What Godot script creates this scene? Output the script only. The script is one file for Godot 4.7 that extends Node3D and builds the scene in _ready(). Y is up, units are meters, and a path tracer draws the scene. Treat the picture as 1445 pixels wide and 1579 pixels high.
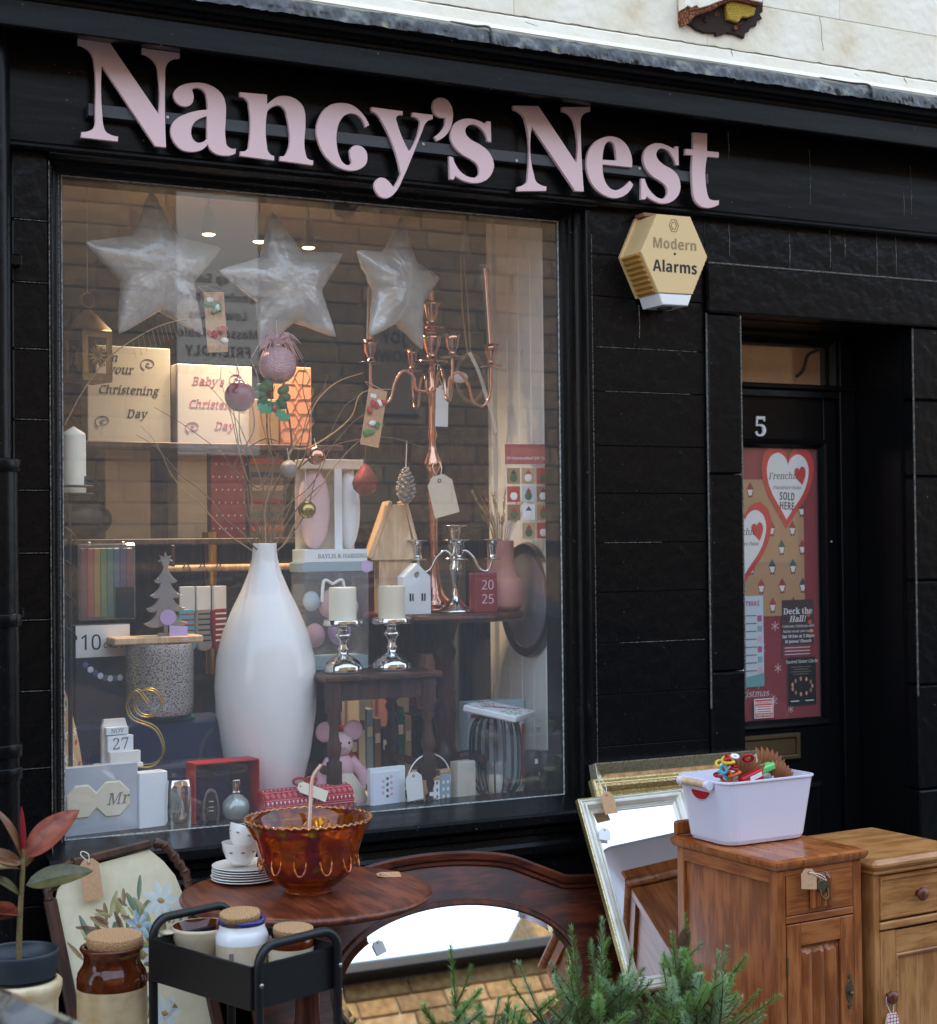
extends Node3D
# Street front of a second-hand and gift shop: x runs along the wall, y up, z out into the street. Metres.

class G:
	# collects triangles of one mesh; every face is given the normal it should have and is wound to match
	var v := PackedVector3Array()
	var n := PackedVector3Array()
	var u := PackedVector2Array()
	var xf := Transform3D()
	func tri(a: Vector3, b: Vector3, c: Vector3, na: Vector3, nb: Vector3, nc: Vector3, ua := Vector2.ZERO, ub := Vector2.ZERO, uc := Vector2.ZERO) -> void:
		var f := (b - a).cross(c - a)
		if f.dot(na + nb + nc) > 0.0:
			var t := b; b = c; c = t
			t = nb; nb = nc; nc = t
			var s := ub; ub = uc; uc = s
		v.append(xf * a); v.append(xf * b); v.append(xf * c)
		var bs := xf.basis
		n.append((bs * na).normalized()); n.append((bs * nb).normalized()); n.append((bs * nc).normalized())
		u.append(ua); u.append(ub); u.append(uc)
	func flat(a: Vector3, b: Vector3, c: Vector3, out: Vector3) -> void:
		var f := (b - a).cross(c - a).normalized()
		if f.dot(out) < 0.0: f = -f
		tri(a, b, c, f, f, f)
	func quad(a: Vector3, b: Vector3, c: Vector3, d: Vector3, out: Vector3) -> void:
		# a b c d round the edge; uv 0..1 with a at lower left
		var f := (b - a).cross(c - a)
		if f.length_squared() < 1e-14: f = (c - a).cross(d - a)
		f = f.normalized()
		if f.dot(out) < 0.0: f = -f
		tri(a, b, c, f, f, f, Vector2(0, 1), Vector2(1, 1), Vector2(1, 0))
		tri(a, c, d, f, f, f, Vector2(0, 1), Vector2(1, 0), Vector2(0, 0))
	func box(c: Vector3, s: Vector3, b := 0.0) -> G:
		var h := s * 0.5
		b = minf(b, minf(h.x, minf(h.y, h.z)) * 0.9)
		for ax in 3:
			var e := Vector3.ZERO; e[ax] = 1.0
			var i1 := (ax + 1) % 3
			var i2 := (ax + 2) % 3
			for sg in [-1.0, 1.0]:
				var p := []
				for q in [[-1.0, -1.0], [1.0, -1.0], [1.0, 1.0], [-1.0, 1.0]]:
					var w := c
					w[ax] += sg * h[ax]
					w[i1] += q[0] * (h[i1] - b)
					w[i2] += q[1] * (h[i2] - b)
					p.append(w)
				if ax == 0: quad(p[3], p[0], p[1], p[2], e * sg)
				elif ax == 2: quad(p[0], p[1], p[2], p[3], e * sg)
				else: quad(p[3], p[2], p[1], p[0], e * sg)
			if b > 0.0:
				for s1 in [-1.0, 1.0]:
					for s2 in [-1.0, 1.0]:
						var o := Vector3.ZERO; o[i1] = s1; o[i2] = s2
						var pa := c; var pb := c
						pa[i1] += s1 * h[i1]; pa[i2] += s2 * (h[i2] - b)
						pb[i2] += s2 * h[i2]; pb[i1] += s1 * (h[i1] - b)
						var l := e * (h[ax] - b)
						quad(pa - l, pa + l, pb + l, pb - l, o)
		if b > 0.0:
			for sx in [-1.0, 1.0]:
				for sy in [-1.0, 1.0]:
					for sz in [-1.0, 1.0]:
						var k := Vector3(sx, sy, sz)
						flat(c + k * Vector3(h.x, h.y - b, h.z - b), c + k * Vector3(h.x - b, h.y, h.z - b), c + k * Vector3(h.x - b, h.y - b, h.z), k)
		return self
	func lathe(prof: Array, segs := 32, c := Vector3.ZERO, flute := 0.0, nfl := 0) -> G:
		# prof: [r, y] from bottom to top; repeated points give a sharp edge
		var m := prof.size()
		var nr := []
		for i in m:
			var a: Array = prof[maxi(i - 1, 0)]
			var b: Array = prof[mini(i + 1, m - 1)]
			if i > 0 and absf(prof[i][0] - a[0]) + absf(prof[i][1] - a[1]) < 1e-6: a = prof[i]
			if i < m - 1 and absf(prof[i][0] - b[0]) + absf(prof[i][1] - b[1]) < 1e-6: b = prof[i]
			var d := Vector2(b[0] - a[0], b[1] - a[1])
			if d.length() < 1e-7: d = Vector2(0, 1)
			nr.append(Vector2(d.y, -d.x).normalized())
		for i in m - 1:
			var r0: float = prof[i][0]; var y0: float = prof[i][1]
			var r1: float = prof[i + 1][0]; var y1: float = prof[i + 1][1]
			if absf(r0 - r1) + absf(y0 - y1) < 1e-6: continue
			for k in segs:
				var t0 := TAU * k / segs; var t1 := TAU * (k + 1) / segs
				var f0 := 1.0; var f1 := 1.0
				if nfl > 0:
					f0 = 1.0 + flute * cos(t0 * nfl); f1 = 1.0 + flute * cos(t1 * nfl)
				var d0 := Vector3(sin(t0), 0, cos(t0)); var d1 := Vector3(sin(t1), 0, cos(t1))
				var up := Vector3.UP
				var a := c + d0 * r0 * f0 + up * y0; var b := c + d1 * r0 * f1 + up * y0
				var e := c + d1 * r1 * f1 + up * y1; var g := c + d0 * r1 * f0 + up * y1
				var na: Vector3 = d0 * nr[i].x + up * nr[i].y; var nb: Vector3 = d1 * nr[i].x + up * nr[i].y
				var ne: Vector3 = d1 * nr[i + 1].x + up * nr[i + 1].y; var ng: Vector3 = d0 * nr[i + 1].x + up * nr[i + 1].y
				var v0 := float(i) / (m - 1); var v1 := float(i + 1) / (m - 1)
				var u0 := float(k) / segs; var u1 := float(k + 1) / segs
				if r0 > 1e-6: tri(a, b, e, na, nb, ne, Vector2(u0, 1 - v0), Vector2(u1, 1 - v0), Vector2(u1, 1 - v1))
				if r1 > 1e-6: tri(a, e, g, na, ne, ng, Vector2(u0, 1 - v0), Vector2(u1, 1 - v1), Vector2(u0, 1 - v1))
		return self
	func tube(pts: Array, rad, segs := 10, closed := false, caps := true) -> G:
		# rad: a number or one per point; pts: Vector3s
		var m := pts.size()
		var side := Vector3.ZERO
		var rings := []; var nrm := []
		for i in m:
			var a: Vector3 = pts[(i - 1 + m) % m] if closed else pts[maxi(i - 1, 0)]
			var b: Vector3 = pts[(i + 1) % m] if closed else pts[mini(i + 1, m - 1)]
			var t := (b - a).normalized()
			if side == Vector3.ZERO:
				side = t.cross(Vector3.UP if absf(t.y) < 0.9 else Vector3.RIGHT).normalized()
			side = (side - t * side.dot(t)).normalized()
			var bi := t.cross(side)
			var r: float = rad[i] if rad is Array else rad
			var ring := []; var rn := []
			for k in segs:
				var q := TAU * k / segs
				var d := side * cos(q) + bi * sin(q)
				ring.append(pts[i] + d * r); rn.append(d)
			rings.append(ring); nrm.append(rn)
		for i in (m if closed else m - 1):
			var j := (i + 1) % m
			for k in segs:
				var l := (k + 1) % segs
				tri(rings[i][k], rings[i][l], rings[j][l], nrm[i][k], nrm[i][l], nrm[j][l], Vector2(float(k) / segs, float(i) / m), Vector2(float(k + 1) / segs, float(i) / m), Vector2(float(k + 1) / segs, float(i + 1) / m))
				tri(rings[i][k], rings[j][l], rings[j][k], nrm[i][k], nrm[j][l], nrm[j][k], Vector2(float(k) / segs, float(i) / m), Vector2(float(k + 1) / segs, float(i + 1) / m), Vector2(float(k) / segs, float(i + 1) / m))
		if caps and not closed:
			for k in segs:
				var l := (k + 1) % segs
				flat(pts[0], rings[0][k], rings[0][l], pts[0] - pts[1])
				flat(pts[m - 1], rings[m - 1][k], rings[m - 1][l], pts[m - 1] - pts[m - 2])
		return self
	func plate(poly: PackedVector2Array, z0: float, z1: float, bev := 0.0) -> G:
		# flat outline in x, y given thickness from z0 (back) to z1 (front)
		var idx := Geometry2D.triangulate_polygon(poly)
		var lo := poly[0]; var hi := poly[0]
		for p in poly: lo = lo.min(p); hi = hi.max(p)
		var sz := (hi - lo).max(Vector2(1e-5, 1e-5))
		var front := poly
		if bev > 0.0:
			front = PackedVector2Array()
			var m := poly.size()
			var cw := 1.0 if Geometry2D.is_polygon_clockwise(poly) else -1.0
			for i in m:
				var d0 := (poly[i] - poly[(i - 1 + m) % m]).normalized(); var d1 := (poly[(i + 1) % m] - poly[i]).normalized()
				var t := (d0 + d1).normalized()
				front.append(poly[i] + Vector2(t.y, -t.x) * cw * bev)
		for i in range(0, idx.size(), 3):
			var p := [poly[idx[i]], poly[idx[i + 1]], poly[idx[i + 2]]]
			var f := [front[idx[i]], front[idx[i + 1]], front[idx[i + 2]]]
			var uv := []
			for q in p: uv.append(Vector2((q.x - lo.x) / sz.x, (hi.y - q.y) / sz.y))
			var bk := Vector3(0, 0, -1); var fr := Vector3(0, 0, 1)
			tri(Vector3(f[0].x, f[0].y, z1), Vector3(f[1].x, f[1].y, z1), Vector3(f[2].x, f[2].y, z1), fr, fr, fr, uv[0], uv[1], uv[2])
			tri(Vector3(p[0].x, p[0].y, z0), Vector3(p[1].x, p[1].y, z0), Vector3(p[2].x, p[2].y, z0), bk, bk, bk, uv[0], uv[1], uv[2])
		var cwf := -1.0 if Geometry2D.is_polygon_clockwise(poly) else 1.0
		for i in poly.size():
			var a := poly[i]; var b := poly[(i + 1) % poly.size()]
			if a.distance_squared_to(b) < 1e-12: continue
			var d := (b - a).normalized()
			var o := Vector3(d.y, -d.x, 0) * cwf
			var zs := z1 - bev
			quad(Vector3(a.x, a.y, z0), Vector3(b.x, b.y, z0), Vector3(b.x, b.y, zs), Vector3(a.x, a.y, zs), o)
			if bev > 0.0:
				var fa := front[i]; var fb := front[(i + 1) % poly.size()]
				quad(Vector3(a.x, a.y, zs), Vector3(b.x, b.y, zs), Vector3(fb.x, fb.y, z1), Vector3(fa.x, fa.y, z1), o + Vector3(0, 0, 1))
		return self
	func ball(c: Vector3, r: Vector3, segs := 20, rings := 12) -> G:
		for i in rings:
			for k in segs:
				var p := []
				for q in [[i, k], [i, k + 1], [i + 1, k + 1], [i + 1, k]]:
					var ph: float = PI * q[0] / rings; var th: float = TAU * q[1] / segs
					p.append(Vector3(sin(ph) * sin(th), cos(ph), sin(ph) * cos(th)))
				var nn := []
				for q in p: nn.append((q / r).normalized())
				tri(c + p[0] * r, c + p[1] * r, c + p[2] * r, nn[0], nn[1], nn[2], Vector2(float(k) / segs, float(i) / rings), Vector2(float(k + 1) / segs, float(i) / rings), Vector2(float(k + 1) / segs, float(i + 1) / rings))
				tri(c + p[0] * r, c + p[2] * r, c + p[3] * r, nn[0], nn[2], nn[3], Vector2(float(k) / segs, float(i) / rings), Vector2(float(k + 1) / segs, float(i + 1) / rings), Vector2(float(k) / segs, float(i + 1) / rings))
		return self
	func sweep(path: Array, sect: Array, closed := true) -> G:
		# a flat moulding: path is Vector2s round an opening, sect is [out, z] pairs; out grows away from the opening's left-hand side
		var m := path.size()
		var rows := []
		for i in m:
			var a: Vector2 = path[(i - 1 + m) % m] if closed or i > 0 else path[i] * 2.0 - path[i + 1]
			var b: Vector2 = path[(i + 1) % m] if closed or i < m - 1 else path[i] * 2.0 - path[i - 1]
			var d0: Vector2 = (path[i] - a).normalized(); var d1: Vector2 = (b - path[i]).normalized()
			var o := Vector2(d0.y, -d0.x) + Vector2(d1.y, -d1.x)
			o = o / maxf(0.2, o.length_squared() * 0.5)
			var row := []
			for s in sect: row.append(Vector3(path[i].x + o.x * s[0], path[i].y + o.y * s[0], s[1]))
			rows.append(row)
		for i in (m if closed else m - 1):
			var j := (i + 1) % m
			var dd: Vector2 = (path[j] - path[i]).normalized()
			var o3 := Vector3(dd.y, -dd.x, 0)
			for k in sect.size() - 1:
				var e := Vector2(sect[k + 1][0] - sect[k][0], sect[k + 1][1] - sect[k][1])
				quad(rows[i][k], rows[j][k], rows[j][k + 1], rows[i][k + 1], o3 * -e.y + Vector3(0, 0, 1) * e.x)
		return self
	func sheet(p: Array, out: Vector3) -> G:
		# rows of points joined into a smooth skin that faces out
		var h := p.size(); var w: int = p[0].size()
		var nr := []
		for i in h:
			var row := []
			for k in w:
				var a: Vector3 = p[mini(i + 1, h - 1)][k] - p[maxi(i - 1, 0)][k]
				var b: Vector3 = p[i][mini(k + 1, w - 1)] - p[i][maxi(k - 1, 0)]
				var c := a.cross(b).normalized()
				row.append(c if c.dot(out) >= 0.0 else -c)
			nr.append(row)
		for i in h - 1:
			for k in w - 1:
				tri(p[i][k], p[i][k + 1], p[i + 1][k + 1], nr[i][k], nr[i][k + 1], nr[i + 1][k + 1])
				tri(p[i][k], p[i + 1][k + 1], p[i + 1][k], nr[i][k], nr[i + 1][k + 1], nr[i + 1][k])
		return self
	func mesh() -> ArrayMesh:
		var a := []
		a.resize(Mesh.ARRAY_MAX)
		a[Mesh.ARRAY_VERTEX] = v; a[Mesh.ARRAY_NORMAL] = n; a[Mesh.ARRAY_TEX_UV] = u
		var r := ArrayMesh.new()
		r.add_surface_from_arrays(Mesh.PRIMITIVE_TRIANGLES, a)
		return r

var taken := {}
var rng := RandomNumberGenerator.new()
var mt := {}

func numbered(called: String) -> String:
	var k: int = taken.get(called, 0)
	taken[called] = k + 1
	return called if k == 0 else "%s_%03d" % [called, k]

func thing(called: String, label: String, category: String, at := Vector3.ZERO, turn := 0.0, group := "") -> Node3D:
	var o := Node3D.new()
	o.name = numbered(called)
	add_child(o)
	o.position = at
	o.rotation.y = deg_to_rad(turn)
	o.set_meta("label", label); o.set_meta("category", category)
	if group != "": o.set_meta("group", group)
	return o

func part(parent: Node, called: String, g, m: Material, at := Vector3.ZERO, rot := Vector3.ZERO, label := "") -> MeshInstance3D:
	var o := MeshInstance3D.new()
	o.mesh = g.mesh() if g is G else g
	o.material_override = m
	o.name = called
	parent.add_child(o, true)
	o.position = at
	o.rotation_degrees = rot
	if label != "": o.set_meta("label", label)
	return o

func struct(called: String, g, m: Material, at := Vector3.ZERO) -> MeshInstance3D:
	var o := part(self, called, g, m, at)
	o.set_meta("kind", "structure")
	return o

func S(hex: String) -> Color:
	return Color.html(hex)

func gray(noise_seed: int, freq: float, w := 256, h := 256, oct := 4, kind := FastNoiseLite.TYPE_SIMPLEX_SMOOTH) -> Image:
	var f := FastNoiseLite.new()
	f.seed = noise_seed; f.frequency = freq; f.noise_type = kind
	f.fractal_octaves = oct
	return f.get_seamless_image(w, h)

func ramp(img: Image, cols: Array, size := 256) -> ImageTexture:
	# a noise picture turned into colour: cols are [position, Color]
	if img.get_width() != size or img.get_height() != size: img.resize(size, size, Image.INTERPOLATE_CUBIC)
	var gr := Gradient.new()
	var off := PackedFloat32Array(); var cc := PackedColorArray()
	for c in cols: off.append(c[0]); cc.append(c[1])
	gr.offsets = off; gr.colors = cc
	var lut := []
	for i in 256: lut.append(gr.sample(i / 255.0))
	var out := Image.create_empty(size, size, false, Image.FORMAT_RGB8)
	for y in size:
		for x in size: out.set_pixel(x, y, lut[int(img.get_pixel(x, y).r * 255.0)])
	return ImageTexture.create_from_image(out)

func mat(col: Color, rough := 0.5, metal := 0.0) -> StandardMaterial3D:
	var m := StandardMaterial3D.new()
	m.albedo_color = col; m.roughness = rough; m.metallic = metal
	return m

func tri_tex(m: StandardMaterial3D, albedo: Texture2D, scale: float, bump: Texture2D = null, relief := 0.0, stretch := Vector3.ONE) -> StandardMaterial3D:
	m.uv1_triplanar = true
	m.uv1_triplanar_sharpness = 8.0
	m.uv1_scale = stretch * scale
	if albedo: m.albedo_texture = albedo
	if bump:
		m.heightmap_enabled = true; m.heightmap_texture = bump; m.heightmap_scale = relief
	return m

func rect(x0: float, y0: float, x1: float, y1: float) -> PackedVector2Array:
	return PackedVector2Array([Vector2(x0, y0), Vector2(x1, y0), Vector2(x1, y1), Vector2(x0, y1)])

func oval(rx: float, ry: float, k := 40, c := Vector2.ZERO) -> PackedVector2Array:
	var p := PackedVector2Array()
	for i in k: p.append(c + Vector2(rx * cos(TAU * i / k), ry * sin(TAU * i / k)))
	return p

func smooth(pts: Array, flags: Array, sub := 6) -> PackedVector2Array:
	# closed outline through the points, sharp where flagged
	var out := PackedVector2Array()
	var m := pts.size()
	for i in m:
		var p1: Vector2 = pts[i]; var p2: Vector2 = pts[(i + 1) % m]
		var c1: bool = flags[i]; var c2: bool = flags[(i + 1) % m]
		out.append(p1)
		if c1 and c2: continue
		var d1 := maxf(p1.distance_to(p2), 1e-6)
		var chord := (p2 - p1) / d1
		var t1 := chord; var t2 := chord
		if not c1:
			var p0: Vector2 = pts[(i - 1 + m) % m]
			var d0 := maxf(p0.distance_to(p1), 1e-6)
			t1 = ((p1 - p0) / d0 * d1 + chord * d0) / (d0 + d1)
		if not c2:
			var p3: Vector2 = pts[(i + 2) % m]
			var d2 := maxf(p2.distance_to(p3), 1e-6)
			t2 = (chord * d2 + (p3 - p2) / d2 * d1) / (d1 + d2)
		if c1: t1 = chord * 2.0 - t2
		if c2: t2 = chord * 2.0 - t1
		for k in range(1, sub):
			var t := float(k) / sub
			var h1 := 2 * t * t * t - 3 * t * t + 1; var h2 := t * t * t - 2 * t * t + t
			var h3 := -2 * t * t * t + 3 * t * t; var h4 := t * t * t - t * t
			out.append(p1 * h1 + t1 * d1 * h2 + p2 * h3 + t2 * d1 * h4)
	return out

func outline(s: String, scale := 0.001, sub := 6) -> PackedVector2Array:
	# "x,y x,y! ..." with ! for a sharp corner; "/" starts a hole, joined to the rim by a hairline
	var loops := []
	for part_s in s.split(" / "):
		var pts := []; var fl := []
		for w in part_s.split(" ", false):
			fl.append(w.ends_with("!"))
			var xy := w.trim_suffix("!").split(",")
			pts.append(Vector2(float(xy[0]), float(xy[1])) * scale)
		loops.append(smooth(pts, fl, sub))
	var rim: PackedVector2Array = loops[0]
	for h in range(1, loops.size()):
		rim = with_hole(rim, loops[h])
	return rim

func with_hole(rim: PackedVector2Array, hole: PackedVector2Array) -> PackedVector2Array:
	if Geometry2D.is_polygon_clockwise(rim) == Geometry2D.is_polygon_clockwise(hole): hole.reverse()
	var bi := 0; var bj := 0; var best := 1e9
	for i in rim.size():
		for j in hole.size():
			var d := rim[i].distance_squared_to(hole[j])
			if d < best: best = d; bi = i; bj = j
	var out := PackedVector2Array()
	var eps := (rim[(bi + 1) % rim.size()] - rim[bi]).normalized() * 0.00004
	for i in bi + 1: out.append(rim[i])
	for j in hole.size(): out.append(hole[(bj + j) % hole.size()])
	out.append(hole[bj] - (hole[bj] - hole[(bj - 1 + hole.size()) % hole.size()]).normalized() * 0.00004)
	out.append(rim[bi] + eps)
	for i in range(bi + 1, rim.size()): out.append(rim[i])
	return out

func words(parent: Node, s: String, height: float, m: Material, at: Vector3, rot := Vector3.ZERO, font := "Droid Sans", bold := false, deep := 0.001, centre := true, italic := false) -> MeshInstance3D:
	# lettering of a given capital height
	var f := SystemFont.new()
	f.font_names = PackedStringArray([font])
	if bold: f.font_weight = 700
	var t := TextMesh.new()
	t.font = f; t.text = s; t.font_size = 64
	t.pixel_size = height / 46.0
	t.depth = deep
	t.curve_step = 4.0
	t.horizontal_alignment = HORIZONTAL_ALIGNMENT_CENTER if centre else HORIZONTAL_ALIGNMENT_LEFT
	var o := part(parent, "lettering", t, m, at, rot)
	if italic: o.transform.basis = o.transform.basis * Basis(Vector3(1, 0, 0), Vector3(0.26, 1, 0), Vector3(0, 0, 1))
	return o

func bez(pts: Array, sub := 8) -> Array:
	# an open smooth line through Vector3s
	var c := Curve3D.new()
	var m := pts.size()
	for i in m:
		var t: Vector3 = (pts[mini(i + 1, m - 1)] - pts[maxi(i - 1, 0)]) / 6.0
		c.add_point(pts[i], -t, t)
	var out := []
	for i in m - 1:
		for k in sub: out.append(c.sample(i, float(k) / sub))
	out.append(pts[m - 1])
	return out

func tag_card(parent_label: String, at: Vector3, rot: Vector3, w := 0.04, h := 0.07, m: Material = null, string_to := Vector3.INF) -> Node3D:
	# a card price tag with clipped corners, an eyelet and a string
	var t := thing("price_tag", parent_label, "tag", at, 0.0, "price tags tied to the goods")
	t.rotation_degrees = rot
	var c := w * 0.28
	var poly := PackedVector2Array([Vector2(-w / 2, -h), Vector2(w / 2, -h), Vector2(w / 2, -c), Vector2(w / 2 - c, 0), Vector2(-w / 2 + c, 0), Vector2(-w / 2, -c)])
	part(t, "card", G.new().plate(poly, -0.0004, 0.0004), m if m else mt.kraft)
	part(t, "eyelet", G.new().tube(ring_pts(Vector3(0, -c * 0.7, 0.0006), w * 0.06, 12), w * 0.022, 6, true), mt.kraft_dark)
	if string_to != Vector3.INF:
		var e := t.transform.affine_inverse() * string_to
		var mid := e * 0.5 + Vector3(w * 0.15, 0, 0.004)
		part(t, "string", G.new().tube(bez([Vector3(0, -c * 0.7, 0.001), mid, e, e * 0.6 - Vector3(w * 0.2, 0, -0.003), Vector3(0.002, -c * 0.7, -0.001)], 6), 0.0011, 6), mt.string)
	return t

func ring_pts(c: Vector3, r: float, k := 24, axis := 2, ry := -1.0) -> Array:
	var out := []
	if ry < 0: ry = r
	for i in k:
		var a := TAU * i / k
		var p := Vector3(cos(a) * r, sin(a) * ry, 0)
		if axis == 1: p = Vector3(cos(a) * r, 0, sin(a) * ry)
		elif axis == 0: p = Vector3(0, sin(a) * ry, cos(a) * r)
		out.append(c + p)
	return out

func make_materials() -> void:
	var n1 := gray(11, 0.02, 256, 256, 5)
	var n2 := gray(12, 0.06, 256, 256, 4)
	var fine := ImageTexture.create_from_image(gray(13, 0.09, 256, 256, 5))
	var soft := ImageTexture.create_from_image(gray(14, 0.02, 256, 256, 3))
	var brush_img := gray(15, 0.05, 256, 40, 4)
	brush_img.resize(256, 256, Image.INTERPOLATE_CUBIC)
	var brush := ImageTexture.create_from_image(brush_img)
	var bh_img := gray(16, 0.05, 40, 256, 4)
	bh_img.resize(256, 256, Image.INTERPOLATE_CUBIC)
	var brush_h := ImageTexture.create_from_image(bh_img)
	var lumpy := ImageTexture.create_from_image(gray(17, 0.035, 256, 256, 3))
	mt.t_fine = fine; mt.t_soft = soft
	# old black gloss paint: rare pale chips over a thick brushed coat
	var chip := ramp(gray(21, 0.07, 512, 512, 5), [[0.0, S("0c0d0e")], [0.80, S("0f1011")], [0.91, S("191a1d")], [0.93, S("8f8c86")], [1.0, S("b9b5ac")]], 512)
	mt.black = tri_tex(mat(Color.WHITE, 0.25), chip, 1.6, soft, 0.12)
	mt.black_stone = tri_tex(mat(Color.WHITE, 0.27), ramp(gray(22, 0.05, 512, 512, 6), [[0.0, S("0c0d0e")], [0.84, S("0f1011")], [0.9, S("1a1b1e")], [0.91, S("7d7b77")], [1.0, S("aaa79f")]], 512), 3.0, soft, 0.13)
	mt.black_wood = tri_tex(mat(Color.WHITE, 0.27), chip, 1.1, brush_h, 0.06)
	mt.black_worn = tri_tex(mat(Color.WHITE, 0.36), ramp(gray(23, 0.16, 256, 256, 4), [[0.0, S("0c0d0e")], [0.46, S("1b1c1e")], [0.52, S("8a867c")], [1.0, S("c9c3b5")]]), 5.0, fine, 0.15)
	for k in ["black", "black_stone", "black_wood", "black_worn"]: mt[k].metallic_specular = 0.28
	mt.black_door = tri_tex(mat(S("0e0e10"), 0.3), null, 1.5, soft, 0.15)
	mt.black_door.metallic_specular = 0.28
	mt.cream_paint = tri_tex(mat(Color.WHITE, 0.7), ramp(gray(24, 0.012, 256, 256, 6), [[0.0, S("bfa77c")], [0.22, S("ddcfb2")], [0.5, S("e6dbc4")], [1.0, S("ece4d2")]]), 0.9, fine, 0.22)
	mt.mortar = tri_tex(mat(Color.WHITE, 0.9), ramp(n2, [[0.0, S("8d8470")], [0.5, S("cfc6b2")], [1.0, S("e6dfd0")]]), 3.0, fine, 0.8)
	mt.lead = tri_tex(mat(Color.WHITE, 0.33, 0.3), ramp(gray(25, 0.04, 256, 256, 5), [[0.0, S("232221")], [0.4, S("363534")], [0.62, S("4c4a48")], [0.80, S("6a6865")], [0.86, S("6a6d48")], [1.0, S("7f8458")]]), 2.0, fine, 0.05)
	mt.pink = tri_tex(mat(S("e2c0bf"), 0.42), null, 3.0, soft, 0.03)
	mt.grey_rail = tri_tex(mat(S("33353a"), 0.42), null, 2.0, brush_h, 0.05)
	mt.screw = mat(S("b8b3a4"), 0.4, 0.6)
	mt.rust = tri_tex(mat(Color.WHITE, 0.85), ramp(gray(26, 0.04, 256, 256, 5), [[0.0, S("2a1a12")], [0.4, S("5d2f18")], [0.6, S("99552b")], [0.75, S("b87446")], [1.0, S("dfcbb2")]]), 9.0, fine, 0.4)
	mt.rust_dark = tri_tex(mat(S("2c1a12"), 0.9), null, 6.0, fine, 0.1)
	mt.lichen = tri_tex(mat(Color.WHITE, 0.9), ramp(gray(27, 0.05, 256, 256, 4), [[0.0, S("a5722c")], [0.5, S("c9a83a")], [1.0, S("b9a64c")]]), 8.0, fine, 0.8)
	# stone of the house across the street, a few tones
	mt.stones = []
	var tones := [["6e5438", "94754c", "a98c62"], ["7a5f40", "9d7f55", "b0946c"], ["5f4a34", "836848", "9a8260"], ["80654a", "a3865e", "b59f7a"]]
	for i in 4:
		var t: Array = tones[i]
		mt.stones.append(tri_tex(mat(Color.WHITE, 0.92), ramp(gray(30 + i, 0.03, 256, 256, 5), [[0.0, S(t[0])], [0.3, S(t[0]).lerp(S(t[1]), 0.6)], [0.55, S(t[1])], [1.0, S(t[2])]]), 1.3, fine, 0.25))
	mt.slate = tri_tex(mat(S("4a4b50"), 0.7), null, 1.0, brush, 1.0)
	mt.asphalt = tri_tex(mat(Color.WHITE, 0.9), ramp(n2, [[0.0, S("2e2e30")], [0.5, S("3f3f42")], [1.0, S("59595b")]]), 2.0, fine, 0.6)
	mt.paving = tri_tex(mat(Color.WHITE, 0.85), ramp(n1, [[0.0, S("6e685d")], [0.5, S("8b8578")], [1.0, S("a39d90")]]), 1.2, fine, 0.4)
	# glass
	mt.glass = mat(Color(0.97, 0.98, 0.97, 0.03), 0.0)
	mt.glass.transparency = BaseMaterial3D.TRANSPARENCY_ALPHA
	mt.glass.metallic_specular = 0.5
	mt.amber = mat(Color(0.86, 0.36, 0.05, 0.25), 0.06)
	mt.clear = mat(Color(0.95, 0.96, 0.96, 0.12), 0.03)
	mt.clear.transparency = BaseMaterial3D.TRANSPARENCY_ALPHA
	mt.mirror = mat(S("eceeee"), 0.015, 1.0)
	# woods
	var grain := gray(40, 0.05, 512, 22, 5)
	var grain_h := gray(40, 0.05, 22, 512, 5)
	grain.resize(512, 512, Image.INTERPOLATE_CUBIC); grain_h.resize(512, 512, Image.INTERPOLATE_CUBIC)
	# broad figure and fine pores over the even stripes
	for two in [[grain, gray(45, 0.012, 512, 150, 3), gray(46, 0.2, 512, 30, 2)], [grain_h, gray(45, 0.012, 150, 512, 3), gray(46, 0.2, 30, 512, 2)]]:
		two[1].resize(512, 512, Image.INTERPOLATE_CUBIC); two[2].resize(512, 512, Image.INTERPOLATE_CUBIC)
		for y in 512:
			for x in 512:
				var v: float = 0.3 * two[0].get_pixel(x, y).r + 0.45 * two[1].get_pixel(x, y).r + 0.25 * two[2].get_pixel(x, y).r
				v = clampf((v - 0.5) * 1.7 + 0.5, 0.0, 1.0)
				two[0].set_pixel(x, y, Color(v, v, v))
	var woods := {"mahogany": ["2a0f08", "4a1d10", "6a3019"], "table": ["4a2113", "6d3520", "8a4a2e"], "walnut": ["7d421d", "a15a2b", "b6703d"], "pine": ["966032", "b57a44", "c68f58"], "oak": ["2a160d", "41241500".substr(0, 6), "5a3620"], "ply": ["a57c50", "c49c6b", "d8b689"], "pale": ["c09a72", "d6b48c", "e5c9a4"]}
	for k in woods:
		var w: Array = woods[k]
		var lo := S(w[0]).lerp(S(w[1]), 0.3); var hi := S(w[2]).lerp(S(w[1]), 0.3)
		var ra := [[0.0, lo], [0.3, lo], [0.5, S(w[1])], [0.75, hi], [1.0, hi]]
		var big: bool = k in ["walnut", "pine", "mahogany", "table"]
		mt[k] = tri_tex(mat(Color.WHITE, 0.36 if big else 0.5), ramp(grain.duplicate(), ra, 512 if big else 256), 2.6, brush, 0.02)
		if k in ["walnut", "pine", "mahogany"]:
			mt[k + "_h"] = tri_tex(mat(Color.WHITE, 0.36), ramp(grain_h.duplicate(), ra, 512), 2.6, brush, 0.02)
	mt.cork = tri_tex(mat(Color.WHITE, 0.9), ramp(gray(41, 0.12, 256, 256, 4), [[0.0, S("5d3c22")], [0.35, S("a97a4f")], [0.6, S("c39a6e")], [1.0, S("d6b48a")]]), 9.0, fine, 0.15)
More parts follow.
